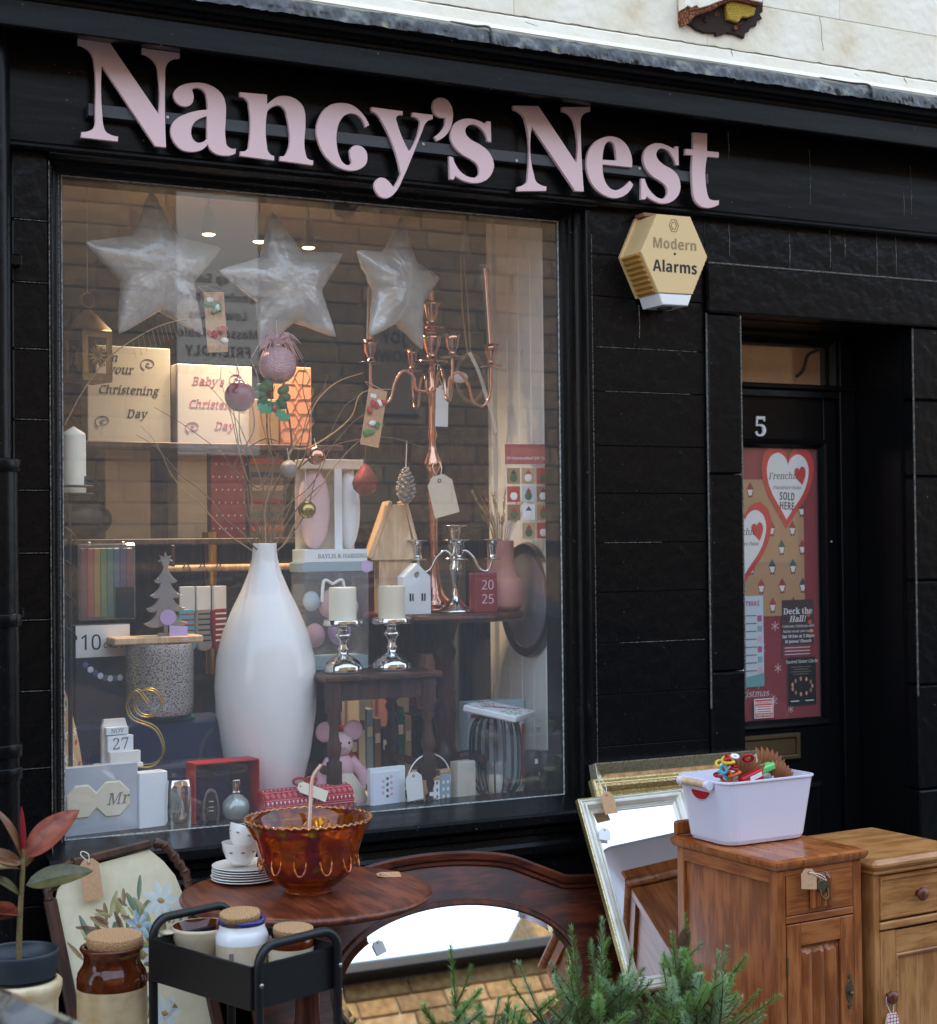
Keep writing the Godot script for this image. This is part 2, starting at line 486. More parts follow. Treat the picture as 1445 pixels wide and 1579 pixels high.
	# metals
	mt.brass = mat(S("b99a56"), 0.3, 1.0)
	mt.old_brass = tri_tex(mat(S("6f6047"), 0.45, 0.9), null, 20.0, fine, 0.05)
	mt.copper = mat(S("d79f86"), 0.14, 1.0)
	mt.silver = mat(S("d8d6d0"), 0.12, 1.0)
	mt.pewter = mat(S("8b8577"), 0.3, 1.0)
	mt.chrome = mat(S("e4e4e4"), 0.08, 1.0)
	mt.steel = mat(S("a9abac"), 0.35, 1.0)
	mt.black_metal = mat(S("1b1b1c"), 0.42, 0.2)
	mt.gold_leaf = tri_tex(mat(Color.WHITE, 0.34, 0.8), ramp(gray(42, 0.05, 256, 256, 5), [[0.0, S("8f7844")], [0.4, S("bda673")], [1.0, S("e3d5a8")]]), 8.0, fine, 0.06)
	mt.silver_leaf = tri_tex(mat(Color.WHITE, 0.38, 0.3), ramp(gray(43, 0.02, 256, 256, 3), [[0.0, S("c9c2b0")], [0.4, S("dcd6c6")], [1.0, S("e6e1d4")]]), 3.0)
	mt.champagne = tri_tex(mat(Color.WHITE, 0.4, 0.6), ramp(gray(44, 0.04, 256, 256, 5), [[0.0, S("78705c")], [0.4, S("a69f8a")], [1.0, S("c9c3ae")]]), 8.0, fine, 0.02)
	# pottery, plastic, paper
	mt.white_pot = mat(S("efedea"), 0.09)
	mt.bone = mat(S("ece8e0"), 0.2)
	mt.stoneware = tri_tex(mat(Color.WHITE, 0.32), ramp(n1.duplicate(), [[0.0, S("c3a67c")], [0.5, S("d8bf95")], [1.0, S("e2cda8")]]), 4.0, fine, 0.03)
	mt.brown_glaze = tri_tex(mat(Color.WHITE, 0.08), ramp(n1.duplicate(), [[0.0, S("3a1608")], [0.5, S("5a2510")], [1.0, S("70341a")]]), 4.0)
	mt.blue_glaze = mat(S("3d3f7d"), 0.15)
	mt.lilac_plastic = mat(S("e4deec"), 0.32)
	mt.white_paint = tri_tex(mat(S("e8e5dd"), 0.5), null, 3.0, brush, 0.03)
	mt.putty = tri_tex(mat(Color.WHITE, 0.7), ramp(n2.duplicate(), [[0.0, S("3a3a3a")], [0.45, S("8f8f8c")], [1.0, S("d0d0cc")]]), 5.0)
	mt.stain = tri_tex(mat(Color.WHITE, 0.75), ramp(n1.duplicate(), [[0.0, S("d2b078")], [0.5, S("e0cba4")], [1.0, S("e6dbc4")]]), 14.0)
	mt.crack = mat(S("6b6250"), 0.95)
	mt.plaster = tri_tex(mat(S("cbbfae"), 0.9), null, 1.0, soft, 0.1)
	mt.ceiling = mat(S("d9cdbb"), 0.9)
	mt.shop_wall = tri_tex(mat(S("4d3b2b"), 0.9), null, 1.0, soft, 0.1)
	mt.floor_wood = tri_tex(mat(S("5b4632"), 0.6), null, 1.0, brush, 0.1)
	mt.kraft = tri_tex(mat(Color.WHITE, 0.85), ramp(n2.duplicate(), [[0.0, S("b98c63")], [1.0, S("caa07a")]]), 6.0)
	mt.kraft_dark = mat(S("8a6444"), 0.8)
	mt.string = mat(S("e6e1d6"), 0.9)
	mt.paper = mat(S("e9e8e4"), 0.7)
	mt.cream_card = mat(S("e2d6bd"), 0.8)
	mt.ink = mat(S("26242a"), 0.7)
	mt.grey_ink = mat(S("7d7468"), 0.7)
	mt.red = mat(S("b3141c"), 0.45)
	mt.red_paper = mat(S("8e1420"), 0.55)
	mt.white_ink = mat(S("f2f0ee"), 0.7)
	mt.green = mat(S("2d7a3a"), 0.5)
	mt.navy = tri_tex(mat(S("1c2742"), 0.9), null, 6.0, fine, 0.1)
	mt.teal = tri_tex(mat(S("1d5a4c"), 0.9), null, 6.0, fine, 0.4)
	mt.soil = tri_tex(mat(Color.WHITE, 0.95), ramp(n2.duplicate(), [[0.0, S("1a120c")], [0.6, S("3a2a1c")], [1.0, S("5a4632")]]), 14.0, fine, 2.0)
	mt.dark_pot = mat(S("2b333a"), 0.45)
	mt.candle = mat(S("e9e4d2"), 0.5)
	mt.candle.subsurf_scatter_enabled = true; mt.candle.subsurf_scatter_strength = 0.3

func stones(parent: Node, x0: float, x1: float, ys: Array, z0: float, z1: float, m, bev: float, len_lo: float, len_hi: float, gap := 0.004, rough := 0.0) -> void:
	# courses of blocks between the heights ys
	for r in ys.size() - 1:
		var x := x0
		var first := true
		while x < x1 - 0.02:
			var l := rng.randf_range(len_lo, len_hi)
			if first and r % 2 == 1: l *= 0.6
			first = false
			var e := minf(x + l, x1)
			if x1 - e < len_lo * 0.35: e = x1
			var h: float = ys[r + 1] - ys[r]
			var dz := rng.randf_range(-rough, rough)
			var g := G.new().box(Vector3.ZERO, Vector3(e - x - gap, h - gap, z1 - z0), bev)
			var mm: Material = m[rng.randi() % m.size()] if m is Array else m
			part(parent, "stone", g, mm, Vector3((x + e) / 2, (ys[r] + ys[r + 1]) / 2, (z0 + z1) / 2 + dz))
			x = e

func span(a: float, b: float, step: float) -> Array:
	var k := maxi(1, roundi((b - a) / step))
	var out := []
	for i in k + 1: out.append(a + (b - a) * i / k)
	return out

func along_x(prof: Array, x0: float, x1: float) -> G:
	# a profile of [z, y] run along x
	var g := G.new()
	for i in prof.size() - 1:
		var a: Array = prof[i]; var b: Array = prof[i + 1]
		g.quad(Vector3(x0, a[1], a[0]), Vector3(x1, a[1], a[0]), Vector3(x1, b[1], b[0]), Vector3(x0, b[1], b[0]), Vector3(0, -(b[0] - a[0]), b[1] - a[1]))
	for x in [x0, x1]:
		var c := Vector3(x, prof[0][1], prof[prof.size() - 1][0])
		for i in prof.size() - 1:
			g.flat(c, Vector3(x, prof[i][1], prof[i][0]), Vector3(x, prof[i + 1][1], prof[i + 1][0]), Vector3(x - (x0 + x1) / 2, 0, 0))
	return g

func build_shop() -> void:
	var b := thing("shop_building", "black painted stone shop front with cream upper wall and dark panelled door", "building")
	var K: Material = mt.black
	# solid core behind the stones, with the window and door left open
	for q in [[-1.6, -0.03, 0.0, 2.86], [1.52, 2.06, 0.0, 2.86], [2.733, 4.2, 0.0, 2.86], [-0.03, 1.52, 0.0, 0.69], [-0.03, 1.52, 2.5, 2.86], [2.06, 2.733, 2.22, 2.86]]:
		part(b, "wall_core", G.new().box(Vector3((q[0] + q[1]) / 2, (q[2] + q[3]) / 2, -0.2), Vector3(q[1] - q[0], q[3] - q[2], 0.3)), mt.black_door)
	part(b, "upper_core", G.new().box(Vector3(1.3, 5.33, -0.2), Vector3(5.8, 4.94, 0.36)), mt.mortar)
	part(b, "rear_mass", G.new().box(Vector3(1.3, 5.3, -3.3), Vector3(5.8, 5.0, 5.8)), mt.mortar)
	part(b, "roof", G.new().plate(PackedVector2Array([Vector2(-6.3, 7.81), Vector2(0.1, 7.81), Vector2(-3.1, 9.4)]), -4.2, 1.6), mt.slate, Vector3.ZERO, Vector3(0, -90, 0))
	# cream painted stones above the cornice
	stones(b, -1.6, 4.2, [2.9, 3.002, 3.153, 3.42, 3.7, 4.0, 4.3, 4.7, 5.1], -0.05, 0.02, mt.cream_paint, 0.0022, 0.62, 0.95, 0.0006, 0.0012)
	part(b, "mortar_fillet", along_x([[0.02, 3.0], [0.026, 2.994], [0.03, 2.965], [0.04, 2.95], [0.02, 2.94]], -1.6, 4.2), mt.cream_paint)
	# black painted blocks
	stones(b, -0.131, -0.041, [0.0, 0.3, 0.62, 0.79, 0.955, 1.145, 1.32, 1.485, 1.64, 1.815, 1.99, 2.155, 2.31, 2.49], -0.06, 0.0, mt.black_stone, 0.003, 0.3, 0.4, 0.002, 0.001)
	stones(b, -1.6, -0.135, span(0.0, 2.49, 0.31), -0.06, -0.012, mt.black_stone, 0.004, 0.4, 0.6, 0.004, 0.001)
	stones(b, 1.526, 1.925, [0.0, 0.3, 0.6, 0.75, 0.9, 1.05, 1.2, 1.35, 1.495, 1.64, 1.78, 1.94, 2.07, 2.22, 2.343], -0.06, 0.0, mt.black_stone, 0.0018, 0.3, 0.6, 0.0008, 0.0006)
	stones(b, 1.526, 4.2, [2.343, 2.49], -0.06, 0.0, mt.black_stone, 0.0018, 0.28, 0.62, 0.0008, 0.0006)
	stones(b, 1.926, 2.052, [0.0, 0.55, 1.1, 1.7, 2.19], -0.06, 0.012, mt.black_stone, 0.006, 0.3, 0.4, 0.002)
	stones(b, 2.741, 4.2, [0.0, 0.34, 0.68, 1.02, 1.36, 1.7, 1.95, 2.19], -0.06, 0.006, mt.black_stone, 0.006, 0.4, 0.7, 0.003, 0.001)
	part(b, "lintel", G.new().box(Vector3(2.78, 2.2665, -0.02), Vector3(1.71, 0.151, 0.08), 0.006), mt.black_stone)
	for q in [[1.926, 2.19, 1.2], [2.052, 2.187, 1.18], [2.743, 2.185, 1.2]]:
		part(b, "worn_edge", G.new().box(Vector3(q[0], q[1] - q[2] / 2, 0.0085 if q[0] < 2.5 else 0.003), Vector3(0.0045, q[2], 0.008), 0.002), mt.black_worn)
	part(b, "worn_edge", G.new().box(Vector3(2.75, 2.341, 0.018), Vector3(1.64, 0.006, 0.006), 0.002), mt.black_worn)
	part(b, "worn_edge", G.new().box(Vector3(1.5275, 1.6, -0.001), Vector3(0.004, 1.6, 0.008), 0.0015), mt.black_worn)
	part(b, "worn_edge", G.new().box(Vector3(-0.0035, 1.6, -0.0645), Vector3(0.0035, 1.69, 0.004), 0.001), mt.black_worn)
	part(b, "worn_edge", G.new().box(Vector3(-0.0415, 1.6, 0.005), Vector3(0.003, 1.72, 0.004), 0.001), mt.black_worn)
	for y in [0.955, 1.145, 1.32, 1.485, 1.64, 1.815, 1.99, 2.155, 2.31]:
		part(b, "worn_joint", G.new().box(Vector3(-0.086, y, -0.0005), Vector3(0.082, 0.0022, 0.003), 0.0008), mt.black_worn)
	for q in [[1.72, 2.07, 0.36], [1.72, 1.94, 0.3], [1.66, 1.495, 0.2], [1.76, 1.2, 0.3], [1.8, 2.343, 0.22], [2.4, 2.343, 0.7]]:
		part(b, "worn_joint", G.new().box(Vector3(q[0], q[1], -0.0002), Vector3(q[2], 0.0016, 0.003), 0.0006), mt.black_worn)
	for q in [[2.02, 2.47, 0.1], [2.25, 2.46, 0.11], [2.41, 2.48, 0.12], [2.47, 2.47, 0.07], [2.6, 2.49, 0.14], [2.68, 2.48, 0.12], [1.69, 2.20, 0.1]]:
		part(b, "paint_run", G.new().tube([Vector3(q[0], q[1], 0.0005), Vector3(q[0] + 0.002, q[1] - q[2] * 0.5, 0.0005), Vector3(q[0] + 0.001, q[1] - q[2], 0.0005)], [0.0009, 0.0014, 0.0007], 6), mt.black_worn)
	for q in [[2.0, 2.745, 0.1], [2.31, 2.72, 0.17], [2.72, 2.71, 0.16], [2.69, 2.62, 0.08]]:
		part(b, "paint_run", G.new().tube([Vector3(q[0], q[1], 0.0302), Vector3(q[0] + 0.003, q[1] - q[2] * 0.5, 0.0302), Vector3(q[0] + 0.001, q[1] - q[2], 0.0302)], [0.0007, 0.0012, 0.0006], 6), mt.black_worn)
	# cracks in the old render of the cream wall
	for q in [[1.0, 3.001, 3.1, 3.004, 0.0016], [2.02, 3.0, 2.025, 2.955, 0.001], [2.5, 2.985, 2.62, 2.955, 0.0009], [2.36, 3.15, 2.375, 3.04, 0.0009], [1.3, 2.985, 1.42, 2.962, 0.0008], [2.7, 2.995, 2.74, 2.95, 0.001]]:
		var cp := []
		var k := int(maxf(6.0, absf(q[2] - q[0]) / 0.02))
		for i in k + 1:
			var t := float(i) / k
			cp.append(Vector3(lerpf(q[0], q[2], t) + rng.randf_range(-0.003, 0.003), lerpf(q[1], q[3], t) + rng.randf_range(-0.003, 0.003), 0.0205 if q[1] > 2.99 and q[4] > 0.0015 else 0.0275))
		part(b, "crack", G.new().tube(cp, q[4], 5), mt.crack)
	# recess of the door
	part(b, "door_reveal", G.new().box(Vector3(2.054, 1.1, -0.235), Vector3(0.012, 2.2, 0.34)), mt.black_door)
	part(b, "door_reveal", G.new().box(Vector3(2.74, 1.1, -0.235), Vector3(0.012, 2.2, 0.34)), mt.black_door)
	part(b, "door_soffit", G.new().box(Vector3(2.397, 2.194, -0.235), Vector3(0.674, 0.012, 0.34)), mt.black_door)
	# cornice, fascia
	part(b, "cornice", along_x([[0.0, 2.764], [0.03, 2.763], [0.196, 2.724], [0.2, 2.727], [0.2, 2.786], [0.206, 2.79], [0.208, 2.797], [0.222, 2.8], [0.226, 2.806], [0.242, 2.809], [0.25, 2.817], [0.256, 2.826], [0.262, 2.828], [0.262, 2.848], [0.02, 2.94]], -1.6, 4.2), mt.black_wood)
	part(b, "fascia", G.new().box(Vector3(1.3, 2.6295, 0.0), Vector3(5.8, 0.267, 0.06), 0.003), mt.black_wood)
	part(b, "fascia_bead", along_x([[0.0, 2.478], [0.034, 2.478], [0.042, 2.484], [0.042, 2.49], [0.034, 2.496], [0.02, 2.497]], -1.6, 4.2), mt.black_wood)
	# crumpled lead over the cornice
	var nz := FastNoiseLite.new()
	nz.seed = 5; nz.frequency = 9.0; nz.fractal_octaves = 3
	var lead := G.new()
	var strip := [[0.021, 2.956], [0.1, 2.924], [0.18, 2.893], [0.235, 2.872], [0.258, 2.863], [0.268, 2.856], [0.272, 2.846], [0.273, 2.838], [0.274, 2.83], [0.276, 2.822]]
	var cols := 1400
	var pts := []
	for k in strip.size():
		var row := []
		for i in cols + 1:
			var x := -1.6 + 5.8 * i / cols
			var amp := 0.0015 + 0.004 * float(k > 3)
			var sag := 0.004 * nz.get_noise_2d(x * 0.25, 7.0) * float(k > 3)
			var dent := nz.get_noise_2d(x * 0.9, k * 0.02) * 1.2 + nz.get_noise_2d(x * 3.6, k * 0.09 + 2.0) * 0.7 + nz.get_noise_2d(x * 8.0, k * 0.16) * 0.55
			row.append(Vector3(x, strip[k][1] + amp * 0.5 * nz.get_noise_2d(x * 2.4, k * 0.2 + 3.0) + sag, strip[k][0] + (amp * dent if k > 0 else 0.0)))
		pts.append(row)
	lead.sheet(pts, Vector3(0, 0.7, 0.7))
	part(b, "lead_flashing", lead, mt.lead)
	for q in [1.06, 2.35]:
		part(b, "lead_seam", G.new().tube(bez([Vector3(q, 2.955, 0.024), Vector3(q + 0.005, 2.9, 0.17), Vector3(q + 0.002, 2.866, 0.266), Vector3(q + 0.004, 2.824, 0.279)], 6), 0.0035, 8), mt.lead)
	# window frame
	var loop := [Vector2(0.0, 0.752), Vector2(1.466, 0.752), Vector2(1.466, 2.452), Vector2(0.0, 2.452)]
	part(b, "window_frame", G.new().sweep(loop, [[-0.012, -0.16], [-0.006, -0.075], [0.0, -0.066], [0.010, -0.06], [0.014, -0.05], [0.022, -0.047], [0.024, -0.03], [0.03, -0.022], [0.038, -0.02], [0.04, 0.004], [0.042, 0.006]]), mt.black_wood)
	part(b, "putty", G.new().sweep(loop, [[-0.0085, -0.0775], [-0.007, -0.0745], [-0.0055, -0.0742]]), mt.putty)
	part(b, "frame_post", G.new().box(Vector3(1.515, 1.59, -0.045), Vector3(0.017, 1.8, 0.11), 0.003), K)
	part(b, "frame_head", along_x([[-0.1, 2.4945], [0.008, 2.4945], [0.01, 2.489], [0.03, 2.482], [0.03, 2.474], [0.01, 2.468], [0.0, 2.49]], -0.045, 1.53), mt.black_wood)
	var pane := part(b, "window_pane", G.new().box(Vector3(0.733, 1.602, -0.081), Vector3(1.486, 1.72, 0.006)), mt.glass)
	pane.set_meta("label", "large shop window pane mirroring the stone house opposite")
	part(b, "window_sill", along_x([[-0.06, 0.70], [0.055, 0.70], [0.062, 0.706], [0.062, 0.728], [0.054, 0.735], [-0.04, 0.7515], [-0.065, 0.757]], -0.06, 1.535), mt.black_wood)
	part(b, "stall_riser", along_x([[-0.1, 0.0], [0.03, 0.0], [0.03, 0.16], [0.02, 0.17], [0.02, 0.60], [0.03, 0.606], [0.036, 0.62], [0.036, 0.64], [0.03, 0.65], [0.026, 0.668], [0.04, 0.676], [0.04, 0.69], [0.02, 0.7]], -0.045, 1.53), mt.black_wood)
	for q in [[0.25, 0.7562], [0.31, 0.7562], [1.02, 0.7435], [1.16, 0.7445], [0.05, 0.7445], [0.62, 0.744]]:
		var poly := PackedVector2Array()
		for i in 9: poly.append(Vector2(0.018 * cos(TAU * i / 9), 0.006 * sin(TAU * i / 9)) * rng.randf_range(0.6, 1.5))
		part(b, "bare_patch", G.new().plate(poly, -0.0006, 0.0006), mt.white_paint, Vector3(q[0], q[1] - 0.0105, 0.0 if q[1] < 0.75 else -0.03), Vector3(-80, 0, 0))
	# door
	var d := part(b, "door", G.new().box(Vector3(2.362, 0.435, -0.305), Vector3(0.59, 0.87, 0.045), 0.003), mt.black_door)
	for q in [[2.067, 2.135], [2.605, 2.657]]:
		part(b, "door_stile", G.new().box(Vector3((q[0] + q[1]) / 2, 1.435, -0.305), Vector3(q[1] - q[0], 1.128, 0.045), 0.003), mt.black_door)
	part(b, "door_rail", G.new().box(Vector3(2.37, 1.91, -0.306), Vector3(0.468, 0.178, 0.043), 0.003), mt.black_door)
	part(b, "door_frame", G.new().box(Vector3(2.697, 1.09, -0.3), Vector3(0.072, 2.18, 0.07), 0.006), mt.black_door)
	part(b, "door_stop", G.new().box(Vector3(2.666, 1.0, -0.272), Vector3(0.012, 2.0, 0.02), 0.003), mt.black_door)
	part(b, "glazing_bead", G.new().sweep([Vector2(2.135, 0.885), Vector2(2.605, 0.885), Vector2(2.605, 1.82), Vector2(2.135, 1.82)], [[-0.016, -0.297], [-0.011, -0.289], [-0.004, -0.279], [0.006, -0.276], [0.014, -0.283]]), mt.black_door)
	part(b, "door_pane", G.new().box(Vector3(2.37, 1.353, -0.2995), Vector3(0.466, 0.93, 0.005)), mt.glass)
	part(b, "transom_bar", G.new().box(Vector3(2.397, 2.008, -0.29), Vector3(0.67, 0.018, 0.07), 0.004), mt.black_door)
	part(b, "transom_frame", G.new().sweep([Vector2(2.09, 2.02), Vector2(2.635, 2.02), Vector2(2.635, 2.15), Vector2(2.09, 2.15)], [[0.0, -0.31], [0.004, -0.29], [0.02, -0.275], [0.024, -0.268], [0.045, -0.266]]), mt.black_door)
	part(b, "transom_pane", G.new().box(Vector3(2.36, 2.085, -0.308), Vector3(0.56, 0.14, 0.005)), mt.glass)
	part(b, "transom_card", G.new().box(Vector3(2.36, 2.085, -0.33), Vector3(0.54, 0.13, 0.004)), mt.kraft)
	part(b, "door_closer", G.new().tube(bez([Vector3(2.62, 2.145, -0.322), Vector3(2.575, 2.125, -0.322), Vector3(2.555, 2.075, -0.322), Vector3(2.525, 2.05, -0.322)], 5), 0.006, 8), mt.black_metal)
	part(b, "door_panel", G.new().sweep([Vector2(2.15, 0.2), Vector2(2.57, 0.2), Vector2(2.57, 0.68), Vector2(2.15, 0.68)], [[-0.02, -0.282], [-0.01, -0.274], [0.0, -0.277], [0.006, -0.281]]), mt.black_door)
	var lb := part(b, "letter_box", G.new().sweep([Vector2(2.245, 0.785), Vector2(2.463, 0.785), Vector2(2.463, 0.84), Vector2(2.245, 0.84)], [[0.0, -0.283], [0.0, -0.271], [0.004, -0.267], [0.013, -0.267], [0.016, -0.271], [0.016, -0.284]]), mt.old_brass)
	part(lb, "flap", G.new().box(Vector3(2.354, 0.8125, -0.277), Vector3(0.217, 0.054, 0.006), 0.002), mt.old_brass)
	words(b, "5", 0.066, mt.paper, Vector3(2.34, 1.873, -0.2805), Vector3.ZERO, "Droid Serif", true, 0.006).name = "door_number"
	part(b, "door_spy_hole", G.new().lathe([[0.0, 0.0], [0.004, 0.0], [0.004, 0.003], [0.0, 0.004]], 12), mt.screw, Vector3(2.63, 1.49, -0.2825), Vector3(90, 0, 0))
	part(b, "door_step", G.new().box(Vector3(2.397, 0.05, -0.15), Vector3(0.66, 0.1, 0.24), 0.006), mt.paving)

func build_room() -> void:
	struct("shop_floor", G.new().box(Vector3(1.3, -0.05, -1.95), Vector3(5.8, 0.1, 3.2)), mt.floor_wood)
	struct("shop_ceiling", G.new().box(Vector3(1.3, 2.66, -1.95), Vector3(5.8, 0.08, 3.2)), mt.ceiling)
	struct("wall_back", G.new().box(Vector3(1.3, 1.31, -3.6), Vector3(5.8, 2.62, 0.1)), mt.shop_wall)
	struct("wall_left", G.new().box(Vector3(-0.45, 1.31, -1.95), Vector3(0.1, 2.62, 3.2)), mt.plaster)
	struct("wall_right", G.new().box(Vector3(4.1, 1.31, -1.95), Vector3(0.1, 2.62, 3.2)), mt.shop_wall)
	# white boarded partition beside the window
	var p := thing("board_partition", "white painted partition of upright boards at the right end of the window display", "partition", Vector3(1.503, 0, 0))
	for i in 6:
		part(p, "board", G.new().box(Vector3(0.005, 1.65, -0.138 - 0.077 * i), Vector3(0.01, 1.82, 0.0755), 0.0025), mt.white_paint)
	part(p, "backing", G.new().box(Vector3(0.0125, 1.65, -0.34), Vector3(0.004, 1.82, 0.47)), mt.white_paint)
	part(p, "end_post", G.new().box(Vector3(0.004, 1.3, -0.59), Vector3(0.03, 2.6, 0.03), 0.004), mt.white_paint)
	for q in [[1.24, -0.2], [0.93, -0.3], [1.1, -0.5], [2.1, -0.38], [1.95, -0.22]]:
		part(p, "peg", G.new().lathe([[0.0, 0.0], [0.004, 0.0], [0.004, 0.006], [0.006, 0.008], [0.0, 0.011]], 10), mt.white_paint, Vector3(0, q[0], q[1]), Vector3(0, 0, 90))
	var f := thing("display_stage", "low white painted stage that the window goods stand on", "stage", Vector3(0.6, 0, -0.5))
	part(f, "top", G.new().box(Vector3(0.02, 0.725, 0), Vector3(1.98, 0.03, 0.78), 0.003), mt.white_paint)
	for x in [-0.9, 0.9]:
		part(f, "support", G.new().box(Vector3(x, 0.355, 0), Vector3(0.04, 0.71, 0.7)), mt.oak)

func build_street() -> void:
	struct("road", G.new().box(Vector3(0, -0.15, 3.0), Vector3(120, 0.06, 120)), mt.asphalt)
	struct("pavement", G.new().box(Vector3(2, -0.06, 0.84), Vector3(40, 0.12, 1.6), 0.004), mt.paving)
	struct("kerb", G.new().box(Vector3(2, -0.06, 1.71), Vector3(40, 0.13, 0.12), 0.012), mt.paving)
	struct("far_pavement", G.new().box(Vector3(2, -0.06, 6.9), Vector3(40, 0.12, 1.4), 0.01), mt.paving)
	# the house across the street, whose reflection fills the window
	var h := thing("stone_house", "sandstone house across the street, seen mirrored in the shop window", "house", Vector3(0, 0, 7.5))
	part(h, "wall", G.new().box(Vector3(3.0, 2.35, 0.6), Vector3(22, 4.7, 1.0)), mt.stones[2])
	part(h, "wall_course", G.new().box(Vector3(3.0, 0.5, 0.06), Vector3(22, 1.0, 0.1)), mt.stones[2])
	part(h, "mortar", G.new().box(Vector3(3.8, 3.08, 0.065), Vector3(5.2, 3.16, 0.12)), mt.mortar)
	stones(h, 1.2, 6.4, span(1.5, 4.66, 0.158), -0.02, 0.12, mt.stones, 0.008, 0.3, 0.62, 0.013, 0.008)
	part(h, "gutter", G.new().box(Vector3(3.0, 4.72, -0.08), Vector3(22, 0.12, 0.16), 0.02), mt.black_metal)
	var rf := G.new()
	rf.quad(Vector3(-8, 4.76, -0.14), Vector3(14, 4.76, -0.14), Vector3(14, 5.3, 3.0), Vector3(-8, 5.3, 3.0), Vector3(0, 1, -1))
	part(h, "roof", rf, mt.slate)
	part(h, "chimney", G.new().box(Vector3(6.9, 5.4, 1.6), Vector3(0.7, 1.2, 0.6), 0.02), mt.stones[1])
	var s := thing("beauty_sign", "tall white sign board with brown lettering on the house opposite, seen mirrored in the window", "sign", Vector3(2.81, 0, 7.47))
	part(s, "board", G.new().box(Vector3(0, 3.17, 0), Vector3(0.64, 1.98, 0.03), 0.004), mt.paper)
	var brown := mat(S("5e4330"), 0.6)
	var lines := ["Stand up Sunbed", "Tanning Tablets", "Low Prices", "Massage Table", "FRIENDLY", "EXPERIENCED", "STAFF"]
	for i in 7:
		words(s, lines[i], 0.065 if i < 4 else 0.08, brown, Vector3(0, 3.52 - 0.138 * i, -0.018), Vector3(0, 180, 0), "Droid Sans", true, 0.002)
	var s2 := thing("palm_sign", "dark sign board with pale lettering on the house opposite, mirrored in the window", "sign", Vector3(4.26, 0, 7.46))
	part(s2, "board", G.new().box(Vector3(0, 2.93, 0), Vector3(0.46, 0.8, 0.03), 0.004), mat(S("8d7a63"), 0.6))
	words(s2, "JOY", 0.09, mt.ink, Vector3(0, 3.14, -0.018), Vector3(0, 180, 0), "Droid Sans", true, 0.002)
	words(s2, "BROWN", 0.09, mt.ink, Vector3(0, 2.99, -0.018), Vector3(0, 180, 0), "Droid Sans", true, 0.002)

func neighbour(x0: float, x1: float, label: String) -> void:
	var t := thing("terrace_house", label, "house", Vector3((x0 + x1) / 2, 0, -3.1), 0, "terrace houses either side of the shop")
	var w := x1 - x0
	part(t, "wall", G.new().box(Vector3(0, 3.9, 0), Vector3(w - 0.02, 7.8, 6.2)), mt.stones[1])
	part(t, "roof", G.new().plate(PackedVector2Array([Vector2(-3.2, 7.81), Vector2(3.2, 7.81), Vector2(0, 9.4)]), -w / 2, w / 2), mt.slate, Vector3.ZERO, Vector3(0, -90, 0))
	for y in [1.6, 4.4]:
		for i in int(w / 2.4):
			var p := part(t, "window", G.new().box(Vector3(-w / 2 + 1.4 + 2.4 * i, y, 3.1), Vector3(1.0, 1.4, 0.06), 0.01), mt.car_glass)
			part(p, "frame", G.new().sweep([Vector2(-w / 2 + 0.9 + 2.4 * i, y - 0.7), Vector2(-w / 2 + 1.9 + 2.4 * i, y - 0.7), Vector2(-w / 2 + 1.9 + 2.4 * i, y + 0.7), Vector2(-w / 2 + 0.9 + 2.4 * i, y + 0.7)], [[-0.05, 3.11], [-0.05, 3.15], [0.02, 3.15], [0.02, 3.09]]), mt.white_paint)

